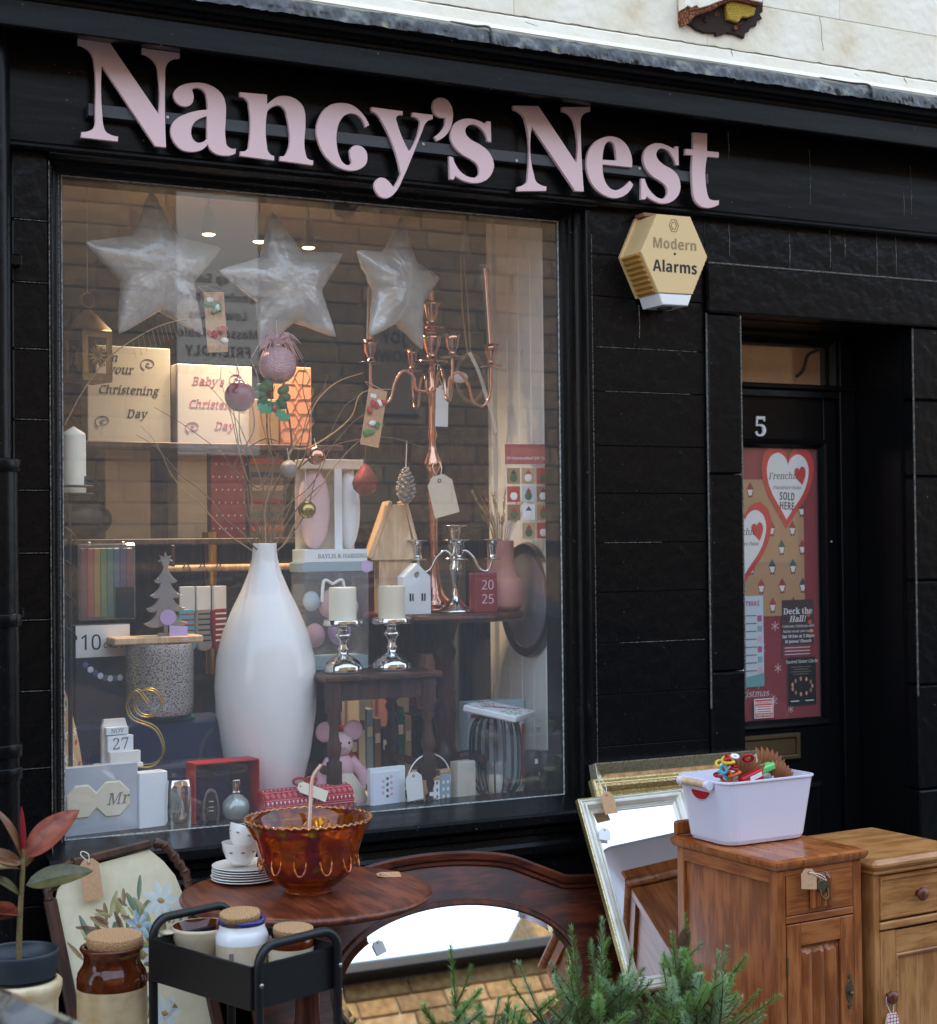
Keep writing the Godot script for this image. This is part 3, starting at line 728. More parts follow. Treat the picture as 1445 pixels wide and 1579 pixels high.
func car(at: Vector3, m: Material, label: String) -> void:
	var c := thing("parked_car", label, "car", at, 0.0, "cars parked along the kerb")
	# side outline, front at +x, run across z with rounded shoulders
	var prof := [[-2.0, 0.32], [-2.05, 0.55], [-2.0, 0.82], [-1.85, 0.93], [-1.1, 0.96], [-0.5, 0.99], [0.3, 0.99], [0.75, 0.97], [1.3, 0.92], [1.72, 0.84], [1.95, 0.72], [2.02, 0.55], [2.0, 0.3]]
	var cab := [[-1.75, 0.93], [-1.45, 1.28], [-1.0, 1.42], [-0.4, 1.46], [0.15, 1.42], [0.55, 1.22], [0.98, 0.95]]
	for kind in 2:
		var pr: Array = prof if kind == 0 else cab
		var g := G.new()
		var sect := [[0.84, 0.0], [0.85, 0.05], [0.82, 0.09], [0.7, 0.11]] if kind == 0 else [[0.74, 0.0], [0.7, 0.05], [0.62, 0.075], [0.5, 0.085]]
		var rows := []
		for q in pr:
			var row := []
			var top := maxf(0.0, (q[1] - (0.6 if kind == 0 else 0.9)))
			var low := 0.3 if kind == 0 else 0.93
			for s in 13:
				var t := -1.0 + s / 6.0
				var e := absf(t)
				var z := signf(t) * (0.86 if kind == 0 else 0.76 - 0.22 * top) * (1.0 - pow(1.0 - e, 2.2))
				var y := lerpf(q[1], low, pow(e, 7.0) if q[1] > low else 0.0)
				row.append(Vector3(q[0] * (1.0 - 0.06 * pow(e, 4.0)), y, z))
			rows.append(row)
		for i in pr.size() - 1:
			for s in 12:
				var cn := Vector3(rows[i][s].x, 0.5, 0)
				g.quad(rows[i][s], rows[i + 1][s], rows[i + 1][s + 1], rows[i][s + 1], rows[i][s] - cn)
		part(c, "body" if kind == 0 else "cabin", g, m if kind == 0 else mt.car_glass)
	part(c, "roof_panel", G.new().box(Vector3(-0.45, 1.455, 0), Vector3(1.2, 0.03, 1.0), 0.014), m)
	for x in [-1.25, 1.3]:
		for z in [-0.78, 0.78]:
			var w := part(c, "wheel", G.new().lathe([[0.0, -0.1], [0.2, -0.1], [0.28, -0.1], [0.31, -0.07], [0.31, 0.07], [0.28, 0.1], [0.2, 0.1], [0.0, 0.1]], 28), mt.tyre, Vector3(x, 0.31, z), Vector3(90, 0, 0))
			part(w, "rim", G.new().lathe([[0.0, -0.104], [0.19, -0.104], [0.19, 0.104], [0.0, 0.104]], 20), mt.steel)
	for z in [-0.6, 0.6]:
		part(c, "headlight", G.new().ball(Vector3.ZERO, Vector3(0.08, 0.07, 0.16), 14, 8), mt.chrome, Vector3(1.9, 0.68, z))
		part(c, "tail_light", G.new().ball(Vector3.ZERO, Vector3(0.05, 0.1, 0.13), 14, 8), mt.red, Vector3(-1.97, 0.72, z))

const LETTERS := [
	["capital_n_letter", "18,2754! 98,2753! 219,2590! 219,2690 216,2711 205,2727 190,2736 178,2738! 178,2752! 275,2752! 275,2739! 257,2734 243,2721 238,2707 237,2681 238,2507! 210,2507! 76,2695! 77,2568 79,2548 86,2531 99,2524 116,2522! 115,2509! 24,2510! 25,2524! 43,2528 54,2536 59,2551 59,2566 57,2697 54,2714 45,2729 34,2736 18,2740!"],
	["small_a_letter", "306,2662! 311,2642 306,2626 292,2617 274,2619 262,2630 258,2642 262,2655 274,2667 296,2677 320,2682 348,2681 373,2671 390,2654 396,2633 396,2609 395,2543 398,2529 406,2523 422,2523! 421,2510! 409,2504 390,2501 368,2504 354,2513 347,2526! 334,2512 319,2505 300,2502 279,2505 261,2520 252,2537 250,2551 255,2570 268,2585 286,2596 346,2615! 345,2643 340,2659 331,2666 320,2668 / 345,2598! 329,2591 313,2579 305,2563 304,2548 310,2534 321,2528 331,2530 345,2541!"],
	["small_n_letter", "434,2671! 508,2673! 508,2647! 521,2660 537,2671 553,2675 573,2675 592,2668 607,2654 613,2635 614,2617 613,2531 617,2519 635,2513! 634,2500! 541,2503! 542,2515! 556,2519 561,2527 562,2619 557,2637 548,2646 537,2648 523,2642 508,2628! 507,2536 509,2526 515,2518 526,2514! 526,2502! 433,2505! 434,2517! 448,2520 455,2527 457,2538 458,2636 456,2647 448,2656 434,2659!"],
	["small_c_letter", "796,2624! 785,2617! 777,2635 763,2647 744,2650 726,2643 710,2622 702,2593 702,2561 710,2530 721,2514 734,2510 743,2516 740,2533 739,2549 746,2561 760,2566 776,2563 787,2552 790,2538 786,2519 770,2504 744,2496 718,2498 690,2510 665,2533 649,2566 644,2592 649,2621 664,2649 686,2667 715,2675 746,2673 774,2656"],
	["small_y_letter", "803,2674! 895,2673! 895,2662! 879,2658 875,2651 878,2640 913,2565! 945,2642 946,2651 940,2657 923,2661! 924,2673! 986,2673! 985,2661! 972,2656 963,2647 953,2624 895,2492 880,2462 865,2443 845,2431 828,2433 813,2448 809,2465 814,2477 825,2485 840,2485 851,2478 865,2463! 876,2479 887,2502! 831,2641 824,2651 815,2658 803,2662!"],
	["apostrophe_letter", "1008,2723 1026,2721 1041,2707 1047,2686 1045,2661 1034,2633 1018,2615 997,2602! 989,2613! 1009,2630 1022,2653 1023,2670! 1007,2668 993,2675 986,2688 985,2701 992,2716"],
	["small_s_letter", "1152,2674! 1164,2674! 1165,2616! 1153,2617! 1147,2637 1131,2653 1110,2660 1095,2656 1085,2644 1087,2630 1100,2618 1128,2607 1152,2593 1168,2572 1173,2551 1167,2531 1151,2511 1130,2500 1108,2496 1081,2499 1052,2511! 1047,2500! 1035,2501! 1034,2564! 1046,2562! 1054,2542 1072,2522 1096,2512 1111,2512 1124,2521 1126,2535 1121,2548 1103,2560 1072,2574 1051,2591 1039,2614 1040,2636 1052,2657 1073,2670 1095,2675 1119,2674 1145,2666!"],
	["capital_n_letter", "1236,2727! 1317,2735! 1439,2585! 1437,2690 1431,2708 1419,2722 1394,2728! 1394,2741! 1488,2752! 1487,2739! 1472,2733 1461,2724 1455,2708 1455,2692 1463,2505! 1435,2503! 1295,2674! 1300,2538 1307,2519 1321,2511 1340,2508! 1339,2495! 1246,2486! 1247,2499! 1266,2506 1277,2516 1280,2534 1275,2683 1270,2698 1256,2710 1237,2715!"],
	["small_e_letter", "1627,2590! 1527,2589! 1528,2565 1536,2539 1552,2522 1568,2518 1590,2526 1607,2538 1620,2550! 1631,2540! 1613,2515 1590,2500 1564,2494 1532,2500 1498,2521 1479,2552 1473,2587 1480,2621 1500,2650 1525,2666 1554,2674 1583,2671 1608,2656 1624,2630 / 1527,2603! 1573,2605! 1571,2635 1565,2653 1552,2659 1539,2651 1531,2631"],
	["small_s_letter", "1780,2668! 1790,2668! 1791,2612! 1781,2612! 1774,2629 1760,2647 1742,2656 1727,2656 1715,2646 1712,2635 1718,2623 1736,2610 1766,2598 1786,2583 1795,2562 1796,2545 1788,2523 1770,2505 1747,2495 1724,2493 1702,2498 1676,2509! 1672,2500! 1657,2499! 1659,2561! 1671,2561! 1680,2539 1700,2518 1720,2508 1737,2509 1747,2520 1750,2533 1743,2547 1725,2558 1693,2574 1673,2596 1666,2618 1670,2640 1684,2658 1704,2668 1727,2671 1752,2667 1775,2659!"],
	["small_t_letter", "1844,2716! 1894,2718! 1893,2665! 1936,2666! 1935,2649! 1893,2648! 1890,2547 1894,2531 1901,2521 1912,2519 1934,2521! 1933,2507! 1919,2500 1896,2494 1872,2495 1852,2507 1842,2526 1839,2549 1841,2647! 1814,2646! 1816,2664! 1843,2665!"],]

func build_sign() -> void:
	var s := thing("shop_sign", "raised pink serif letters reading Nancy's Nest on the black fascia", "sign", Vector3(0, 0, 0))
	part(s, "mounting_rail", G.new().box(Vector3(0.975, 2.585, 0.0455), Vector3(1.86, 0.031, 0.03), 0.001), mt.grey_rail)
	for l in LETTERS:
		part(s, l[0], G.new().plate(outline(l[1]), 0.0615, 0.072, 0.0008), mt.pink)
	for q in [[0.245, 2.587], [0.96, 2.592], [1.66, 2.592], [1.52, 2.56], [0.5, 2.58], [1.25, 2.575]]:
		part(s, "screw", G.new().lathe([[0.0, 0.0], [0.0045, 0.0], [0.004, 0.0015], [0.0018, 0.0018], [0.0, 0.0008]], 12), mt.screw, Vector3(q[0], q[1], 0.061), Vector3(90, 0, 0))

func build_wall_things() -> void:
	var d := thing("drainpipe", "black painted cast drainpipe with collars left of the window", "drainpipe", Vector3(-0.19, 0, 0.075))
	part(d, "pipe", G.new().lathe([[0.042, 1.69], [0.042, 2.78]], 28), mt.black)
	part(d, "pipe", G.new().lathe([[0.058, 0.0], [0.058, 1.69]], 28), mt.black)
	for y in [1.70, 1.33, 1.02, 0.965]:
		part(d, "collar", G.new().lathe([[0.058, -0.02], [0.064, -0.018], [0.064, 0.008], [0.06, 0.012], [0.045, 0.013]], 28), mt.black, Vector3(0, y, 0))
	for y in [2.2, 1.34, 0.5]:
		part(d, "bracket", G.new().box(Vector3(0, y, -0.045), Vector3(0.15, 0.03, 0.035), 0.004), mt.black)
	# alarm box
	var a := thing("alarm_box", "hexagonal cream alarm box with louvred sides on the black pier", "alarm box", Vector3(1.741, 2.318, 0.0))
	var hexa := [Vector2(-0.060, 0.131), Vector2(0.057, 0.133), Vector2(0.116, 0.019), Vector2(0.061, -0.096), Vector2(-0.058, -0.098), Vector2(-0.117, 0.017)]
	var cream := tri_tex(mat(S("e0bd86"), 0.45), null, 8.0, mt.t_fine, 0.03)
	part(a, "cover", G.new().plate(PackedVector2Array(hexa), 0.012, 0.118, 0.002), cream)
	part(a, "back_plate", G.new().plate(PackedVector2Array([Vector2(-0.066, 0.137), Vector2(0.062, 0.139), Vector2(0.12, 0.019), Vector2(0.066, -0.1), Vector2(-0.064, -0.1), Vector2(-0.122, 0.018)]), 0.002, 0.012), cream)
	part(a, "strobe_lens", G.new().plate(PackedVector2Array([Vector2(-0.0565, -0.0995), Vector2(0.0595, -0.0975), Vector2(0.046, -0.131), Vector2(-0.044, -0.132)]), 0.012, 0.117, 0.003), mt.white_pot)
	part(a, "lens_ring", G.new().tube(ring_pts(Vector3(0, -0.1325, 0.06), 0.018, 20, 1, 0.025), 0.003, 6, true), mt.ink)
	part(a, "wall_bracket", G.new().box(Vector3(-0.01, 0.142, 0.03), Vector3(0.11, 0.012, 0.05), 0.002), mt.kraft_dark)
	for i in 8:
		var t := (i + 0.5) / 8.0
		for sd in 2:
			var p0: Vector2 = hexa[5] if sd == 0 else hexa[2]
			var p1: Vector2 = hexa[4] if sd == 0 else hexa[3]
			var p: Vector2 = p0.lerp(p1, t)
			var out := -1.0 if sd == 0 else 1.0
			part(a, "louvre", G.new().box(Vector3.ZERO, Vector3(0.011, 0.0085, 0.088), 0.0015), mt.louvre, Vector3(p.x + out * 0.003, p.y, 0.062), Vector3(0, 0, out * 30))
	words(a, "Modern", 0.030, mt.faded_ink, Vector3(0.0, 0.047, 0.1184), Vector3.ZERO, "Droid Sans", true, 0.0008)
	words(a, "Alarms", 0.033, mt.ink, Vector3(0.001, -0.020, 0.1184), Vector3.ZERO, "Droid Sans", true, 0.0008)
	part(a, "emblem", G.new().tube(ring_pts(Vector3(-0.002, 0.102, 0.1185), 0.0165, 6, 2, 0.02), 0.0012, 5, true), mt.faded_ink)
	part(a, "emblem", G.new().tube(ring_pts(Vector3(-0.002, 0.102, 0.1185), 0.0095, 6, 2, 0.012), 0.0012, 5, true), mt.faded_ink)
	part(a, "centre_screw", G.new().ball(Vector3.ZERO, Vector3(0.004, 0.004, 0.002), 10, 6), mt.ink, Vector3(0.0, 0.019, 0.118))
	# rusted stub of an iron bracket in the cream wall
	var r := thing("rusted_bracket", "broken rusted iron box stub sticking out of the cream wall", "bracket", Vector3(1.965, 3.05, 0.02))
	part(r, "hollow", G.new().plate(outline("-108,7! -93,44! -74,120! 176,156! 172,81! 160,73! 170,59! 151,50! 147,34! 128,29! 117,12! 105,7! 101,-10! 83,-5! 64,-2! 31,-2! 25,-8! -3,-17! -7,-8! -47,-13! -76,-7! -94,3!"), -0.015, 0.012, 0.002), mt.rust_dark)
	part(r, "torn_edge", G.new().plate(outline("-136,59! -103,58! -74,74! -30,95! 141,120! 145,90! 96,91! 51,92! 21,83! -5,70! -30,53! -63,38! -93,28! -107,14! -117,0! -131,-7! -137,8!"), 0.0, 0.04, 0.004), mt.rust)
	part(r, "painted_face", G.new().plate(outline("-137,183! 147,227! 145,96! 107,97! 70,101! 18,90! -19,75! -56,57! -89,45! -99,52! -117,42! -132,46! -140,39!"), 0.01, 0.047, 0.002), mt.cream_paint)
	part(r, "lichen_web", G.new().plate(outline("23,79! 40,92! 66,91! 107,93! 137,84! 129,61! 102,50! 84,49! 68,30! 43,33! 30,35!"), 0.012, 0.026, 0.003), mt.lichen)
	for i in 9:
		var q := Vector3(rng.randf_range(-0.09, 0.13), rng.randf_range(0.0, 0.05), 0.014)
		part(r, "rust_flake", G.new().plate(outline("-9,0! 2,7! 11,1! 3,-8!"), 0.0, 0.002), mt.rust if i % 2 else mt.rust_dark, q, Vector3(rng.randf_range(-50, 50), rng.randf_range(-50, 50), rng.randf_range(0, 180)))

func leaf(base: Vector3, tip: Vector3, width: float, up: Vector3, droop := 0.0, thick := 0.0012) -> G:
	# a broad glossy leaf from base to tip, folded a little along its rib; up is the side its top faces
	var g := G.new()
	var ax := tip - base
	var side := ax.cross(up).normalized()
	var nn := side.cross(ax).normalized()
	if nn.dot(up) < 0: nn = -nn
	var rows := []
	var k := 12
	for i in k + 1:
		var t := float(i) / k
		var w := width * 0.5 * pow(sin(PI * pow(t, 0.82)), 0.75) if i > 0 and i < k else 0.0004
		var c := base + ax * t + nn * (droop * sin(PI * t))
		rows.append([c - side * w + nn * w * 0.28, c - side * w * 0.5 + nn * w * 0.1, c, c + side * w * 0.5 + nn * w * 0.1, c + side * w + nn * w * 0.28])
	for i in k:
		for s in 4:
			for f in [1.0, -1.0]:
				var o: Vector3 = nn * thick * 0.5 * f
				g.quad(rows[i][s] + o, rows[i][s + 1] + o, rows[i + 1][s + 1] + o, rows[i + 1][s] + o, nn * f)
	g.tube([base, base + ax * 0.5 + nn * (droop - thick), tip - ax * 0.03], [width * 0.03, width * 0.02, 0.0004], 6)
	return g

func build_plant() -> void:
	var cr := thing("wooden_crate", "wooden crate under the stoneware pots at the left edge", "crate", Vector3(-0.16, 0, 0.66))
	for i in 4:
		part(cr, "slat", G.new().box(Vector3(0, 0.05 + 0.1 * i, 0.16), Vector3(0.42, 0.085, 0.012), 0.002), mt.ply)
		part(cr, "slat", G.new().box(Vector3(0, 0.05 + 0.1 * i, -0.16), Vector3(0.42, 0.085, 0.012), 0.002), mt.ply)
	part(cr, "top", G.new().box(Vector3(0, 0.405, 0), Vector3(0.42, 0.012, 0.34), 0.002), mt.ply)
	for x in [-0.2, 0.2]: part(cr, "end_board", G.new().box(Vector3(x, 0.198, 0), Vector3(0.014, 0.39, 0.305), 0.002), mt.ply)
	var st := 0.411
	var c := thing("stoneware_crock", "cream stoneware crock holding a rubber plant at the left edge", "crock", Vector3(-0.262, st, 0.75))
	part(c, "pot", G.new().lathe([[0.0, 0.0], [0.068, 0.0], [0.072, 0.01], [0.074, 0.19], [0.078, 0.2], [0.082, 0.215], [0.082, 0.226], [0.076, 0.232], [0.068, 0.233], [0.066, 0.22], [0.066, 0.02], [0.0, 0.02]], 40), mt.stoneware)
	var p := thing("plant_pot", "dark grey plastic plant pot sitting in the cream crock", "pot", Vector3(-0.262, st + 0.02, 0.75))
	part(p, "pot", G.new().lathe([[0.0, 0.0], [0.048, 0.0], [0.05, 0.004], [0.064, 0.215], [0.0645, 0.218], [0.071, 0.22], [0.075, 0.262], [0.0755, 0.268], [0.073, 0.27], [0.0705, 0.266], [0.068, 0.235], [0.0, 0.235]], 40), mt.dark_pot)
	part(p, "soil", G.new().lathe([[0.066, 0.236], [0.05, 0.243], [0.02, 0.246], [0.0, 0.247]], 20), mt.soil)
	var r := thing("rubber_plant", "rubber plant with reddish oval leaves in a dark pot at the left edge", "plant", Vector3(-0.262, 0.675, 0.75))
	var o := Vector3(0.262, -0.675, -0.75)
	part(r, "stem", G.new().tube(bez([Vector3(-0.264, 0.672, 0.75) + o, Vector3(-0.262, 0.76, 0.752) + o, Vector3(-0.256, 0.85, 0.75) + o, Vector3(-0.254, 0.905, 0.75) + o], 5), [0.0062, 0.006, 0.006, 0.0058, 0.0056, 0.0055, 0.0054, 0.0052, 0.005, 0.005, 0.005, 0.0048, 0.0046, 0.0045, 0.0042, 0.004], 10), mt.stem)
	part(r, "shoot", G.new().tube(bez([Vector3(-0.254, 0.9, 0.75) + o, Vector3(-0.256, 0.945, 0.752) + o, Vector3(-0.258, 0.985, 0.755) + o], 5), [0.004, 0.005, 0.0062, 0.0066, 0.0064, 0.006, 0.0052, 0.0042, 0.003, 0.0018, 0.0006], 10), mt.shoot)
	var ls := [[[-0.25, 0.885, 0.752], [-0.148, 0.972, 0.775], 0.062, [-0.35, 0.75, 0.85], 0.004, 0], [[-0.25, 0.828, 0.755], [-0.122, 0.848, 0.78], 0.05, [0.0, 0.75, 0.75], 0.006, 1], [[-0.258, 0.88, 0.75], [-0.315, 0.99, 0.77], 0.036, [0.75, 0.4, 0.5], 0.006, 2], [[-0.258, 0.858, 0.75], [-0.345, 0.872, 0.80], 0.04, [0.0, 1.0, 0.35], 0.008, 1], [[-0.254, 0.862, 0.748], [-0.222, 0.9, 0.72], 0.03, [-0.4, 0.6, 0.6], 0.003, 2], [[-0.262, 0.81, 0.752], [-0.33, 0.86, 0.78], 0.03, [0.0, 0.9, 0.6], 0.004, 1], [[-0.258, 0.87, 0.752], [-0.34, 0.90, 0.74], 0.036, [0.1, 0.7, 0.7], 0.004, 2], [[-0.265, 0.77, 0.754], [-0.36, 0.8, 0.83], 0.05, [0.1, 0.4, -0.9], 0.004, 0]]
	for l in ls:
		part(r, "leaf", leaf(Vector3(l[0][0], l[0][1], l[0][2]) + o, Vector3(l[1][0], l[1][1], l[1][2]) + o, l[2], Vector3(l[3][0], l[3][1], l[3][2]), l[4]), [mt.leaf_red, mt.leaf_olive, mt.leaf_mixed][l[5]])
	var j := thing("storage_jar", "large brown and cream stoneware storage jar on the crate", "jar", Vector3(-0.042, st, 0.6))
	part(j, "body", G.new().lathe([[0.0, 0.0], [0.068, 0.0], [0.072, 0.006], [0.0735, 0.02], [0.0735, 0.155]], 44), mt.stoneware)
	part(j, "shoulder", G.new().lathe([[0.0735, 0.155], [0.0738, 0.16], [0.0738, 0.172], [0.071, 0.185], [0.064, 0.196], [0.06, 0.203], [0.0585, 0.215], [0.060, 0.226], [0.0655, 0.232], [0.067, 0.236], [0.065, 0.24], [0.06, 0.241], [0.054, 0.236], [0.054, 0.2]], 44), mt.brown_glaze)
	part(j, "cork_lid", G.new().lathe([[0.0, 0.222], [0.0535, 0.222], [0.0575, 0.245], [0.0595, 0.252], [0.0585, 0.261], [0.056, 0.2635], [0.0, 0.2645]], 36), mt.cork, Vector3.ZERO, Vector3(1.5, 0, -1.0))

func tapestry_texture() -> ImageTexture:
	# needlework bouquet on a pale green canvas
	var w := 512; var h := 768
	var img := Image.create_empty(w, h, false, Image.FORMAT_RGB8)
	var nz := FastNoiseLite.new(); nz.seed = 3; nz.frequency = 0.02
	for y in h:
		for x in w:
			var k := 0.03 * nz.get_noise_2d(x, y) + (0.025 if (x / 3 + y / 3) % 2 == 0 else -0.01)
			img.set_pixel(x, y, Color(0.85 + k, 0.80 + k, 0.67 + k))
	var r := RandomNumberGenerator.new(); r.seed = 8
	var greens := [S("5a5f38"), S("7d7a3f"), S("35503f"), S("8f8a4c"), S("4a4a28")]
	var blob := func(cx: float, cy: float, lx: float, ly: float, ang: float, col: Color, col2: Color):
		var m := int(maxf(lx, ly)) + 2
		for yy in range(-m, m + 1):
			for xx in range(-m, m + 1):
				var a := (xx * cos(ang) + yy * sin(ang)) / lx; var b := (-xx * sin(ang) + yy * cos(ang)) / ly
				var q := absf(a) + b * b
				if a * a * 0.7 + b * b < 1.0 and q < 1.15:
					var px := int(cx) + xx; var py := int(cy) + yy
					if px >= 0 and px < w and py >= 0 and py < h and (xx + yy) % 5 != 0: img.set_pixel(px, py, col.lerp(col2, clampf(0.5 + b * 0.6, 0, 1)))
	for i in 190:
		var a := r.randf_range(-PI, 0.35) if i < 130 else r.randf_range(0, TAU)
		var d := r.randf_range(40, 250)
		var cx := 255.0 + cos(a) * d * 0.85; var cy := 330.0 + sin(a) * d * 0.9 if i < 130 else r.randf_range(380, 740)
		var c1: Color = greens[r.randi() % 5]
		blob.call(cx, cy, r.randf_range(18, 36), r.randf_range(6, 11), a + r.randf_range(-0.8, 0.8), c1, c1.lightened(0.3) if r.randf() < 0.6 else S("7b3a2c"))
	for q in [[150, 250, 30], [330, 150, 44], [255, 215, 34], [380, 260, 28], [215, 330, 30], [320, 470, 40], [200, 560, 34], [120, 330, 26], [410, 180, 26], [300, 300, 30], [160, 440, 28], [360, 600, 34]]:
		for i in 7:
			var a := TAU * i / 7.0
			blob.call(q[0] + cos(a) * q[2] * 0.7, q[1] + sin(a) * q[2] * 0.7, q[2] * 0.6, q[2] * 0.3, a, S("c3ced2"), S("7f9bb0") if q[0] < 300 else S("dcdccf"))
		blob.call(q[0], q[1], q[2] * 0.25, q[2] * 0.2, 0.3, S("c9a23c"), S("7d4a26"))
	for q in [[250, 345], [300, 340], [275, 362]]: blob.call(q[0], q[1], 22, 12, 0.4, S("74352c"), S("4d2019"))
	return ImageTexture.create_from_image(img)

func build_firescreen() -> void:
	var s := thing("fire_screen", "needlework fire screen with flowers in a carved wooden frame below the window", "fire screen", Vector3(0.1, 0.0, 0.08 + 0.76 * tan(deg_to_rad(12.0))))
	s.rotation_degrees.x = -12.0
	var inner := [[-0.098, 0.30], [-0.155, 0.669], [-0.151, 0.688], [-0.131, 0.708], [-0.099, 0.732], [0.079, 0.762], [0.113, 0.73], [0.14, 0.693], [0.154, 0.652], [0.20, 0.38], [0.212, 0.30]]
	var poly := PackedVector2Array(); var path := []
	for q in inner: poly.append(Vector2(q[0], q[1]))
	poly[0] = Vector2(-0.07, 0.12); poly[poly.size() - 1] = Vector2(0.24, 0.12)
	var cloth := mat(Color.WHITE, 0.9); cloth.albedo_texture = tapestry_texture()
	cloth.heightmap_enabled = false
	part(s, "needlework", G.new().plate(poly, -0.006, 0.004), cloth)
	var pane := part(s, "back_board", G.new().plate(poly, -0.014, -0.0065), mt.oak)
	# bars of the frame; top bar between carved corners
	for seg in [[[-0.17, 0.671], [-0.085, 0.12]], [[0.17, 0.655], [0.255, 0.12]]]:
		var a := Vector3(seg[0][0], seg[0][1], 0.002); var b := Vector3(seg[1][0], seg[1][1], 0.002)
		var l := a.distance_to(b)
		part(s, "side_bar", G.new().box(Vector3.ZERO, Vector3(0.03, l, 0.026), 0.006), mt.oak, (a + b) / 2, Vector3(0, 0, rad_to_deg(atan2((b - a).x, -(b - a).y))))
	part(s, "top_bar", G.new().box(Vector3.ZERO, Vector3(0.2, 0.022, 0.026), 0.005), mt.oak, Vector3(-0.015, 0.7615, 0.002), Vector3(0, 0, 8.5))
	part(s, "bottom_bar", G.new().box(Vector3.ZERO, Vector3(0.36, 0.03, 0.026), 0.005), mt.oak, Vector3(0.085, 0.11, 0.002))
	for x in [-0.09, 0.25]: part(s, "foot", G.new().box(Vector3(x, 0.048, 0.0), Vector3(0.03, 0.096, 0.05), 0.006), mt.oak)
	for cs in [[[0.092, 0.776, 0.01], [0.118, 0.768, 0.016], [0.138, 0.742, 0.018], [0.15, 0.722, 0.013], [0.164, 0.7, 0.016], [0.17, 0.675, 0.013], [0.172, 0.655, 0.011]], [[-0.115, 0.747, 0.01], [-0.135, 0.74, 0.016], [-0.15, 0.72, 0.016], [-0.16, 0.7, 0.012], [-0.172, 0.69, 0.014], [-0.172, 0.668, 0.012]]]:
		var pts := []; var rr := []
		for q in cs: pts.append(Vector3(q[0], q[1], 0.004))
		pts = bez(pts, 5)
		for i in pts.size(): rr.append(0.012 + 0.002 * sin(i * 1.3))
		part(s, "carved_corner", G.new().tube(pts, rr, 9), mt.oak)
		for q in cs:
			part(s, "carved_scroll", G.new().ball(Vector3.ZERO, Vector3(q[2] * 0.62, q[2] * 0.4, 0.009), 10, 6), mt.oak, Vector3(q[0], q[1], 0.0105), Vector3(0, 0, rng.randf_range(0, 90)))
	tag_card("brown card tag hanging on the needlework fire screen", Vector3(0.02, 0.744, 0.118), Vector3(-8, 0, 6), 0.048, 0.098, null, Vector3(0.008, 0.762, 0.11))

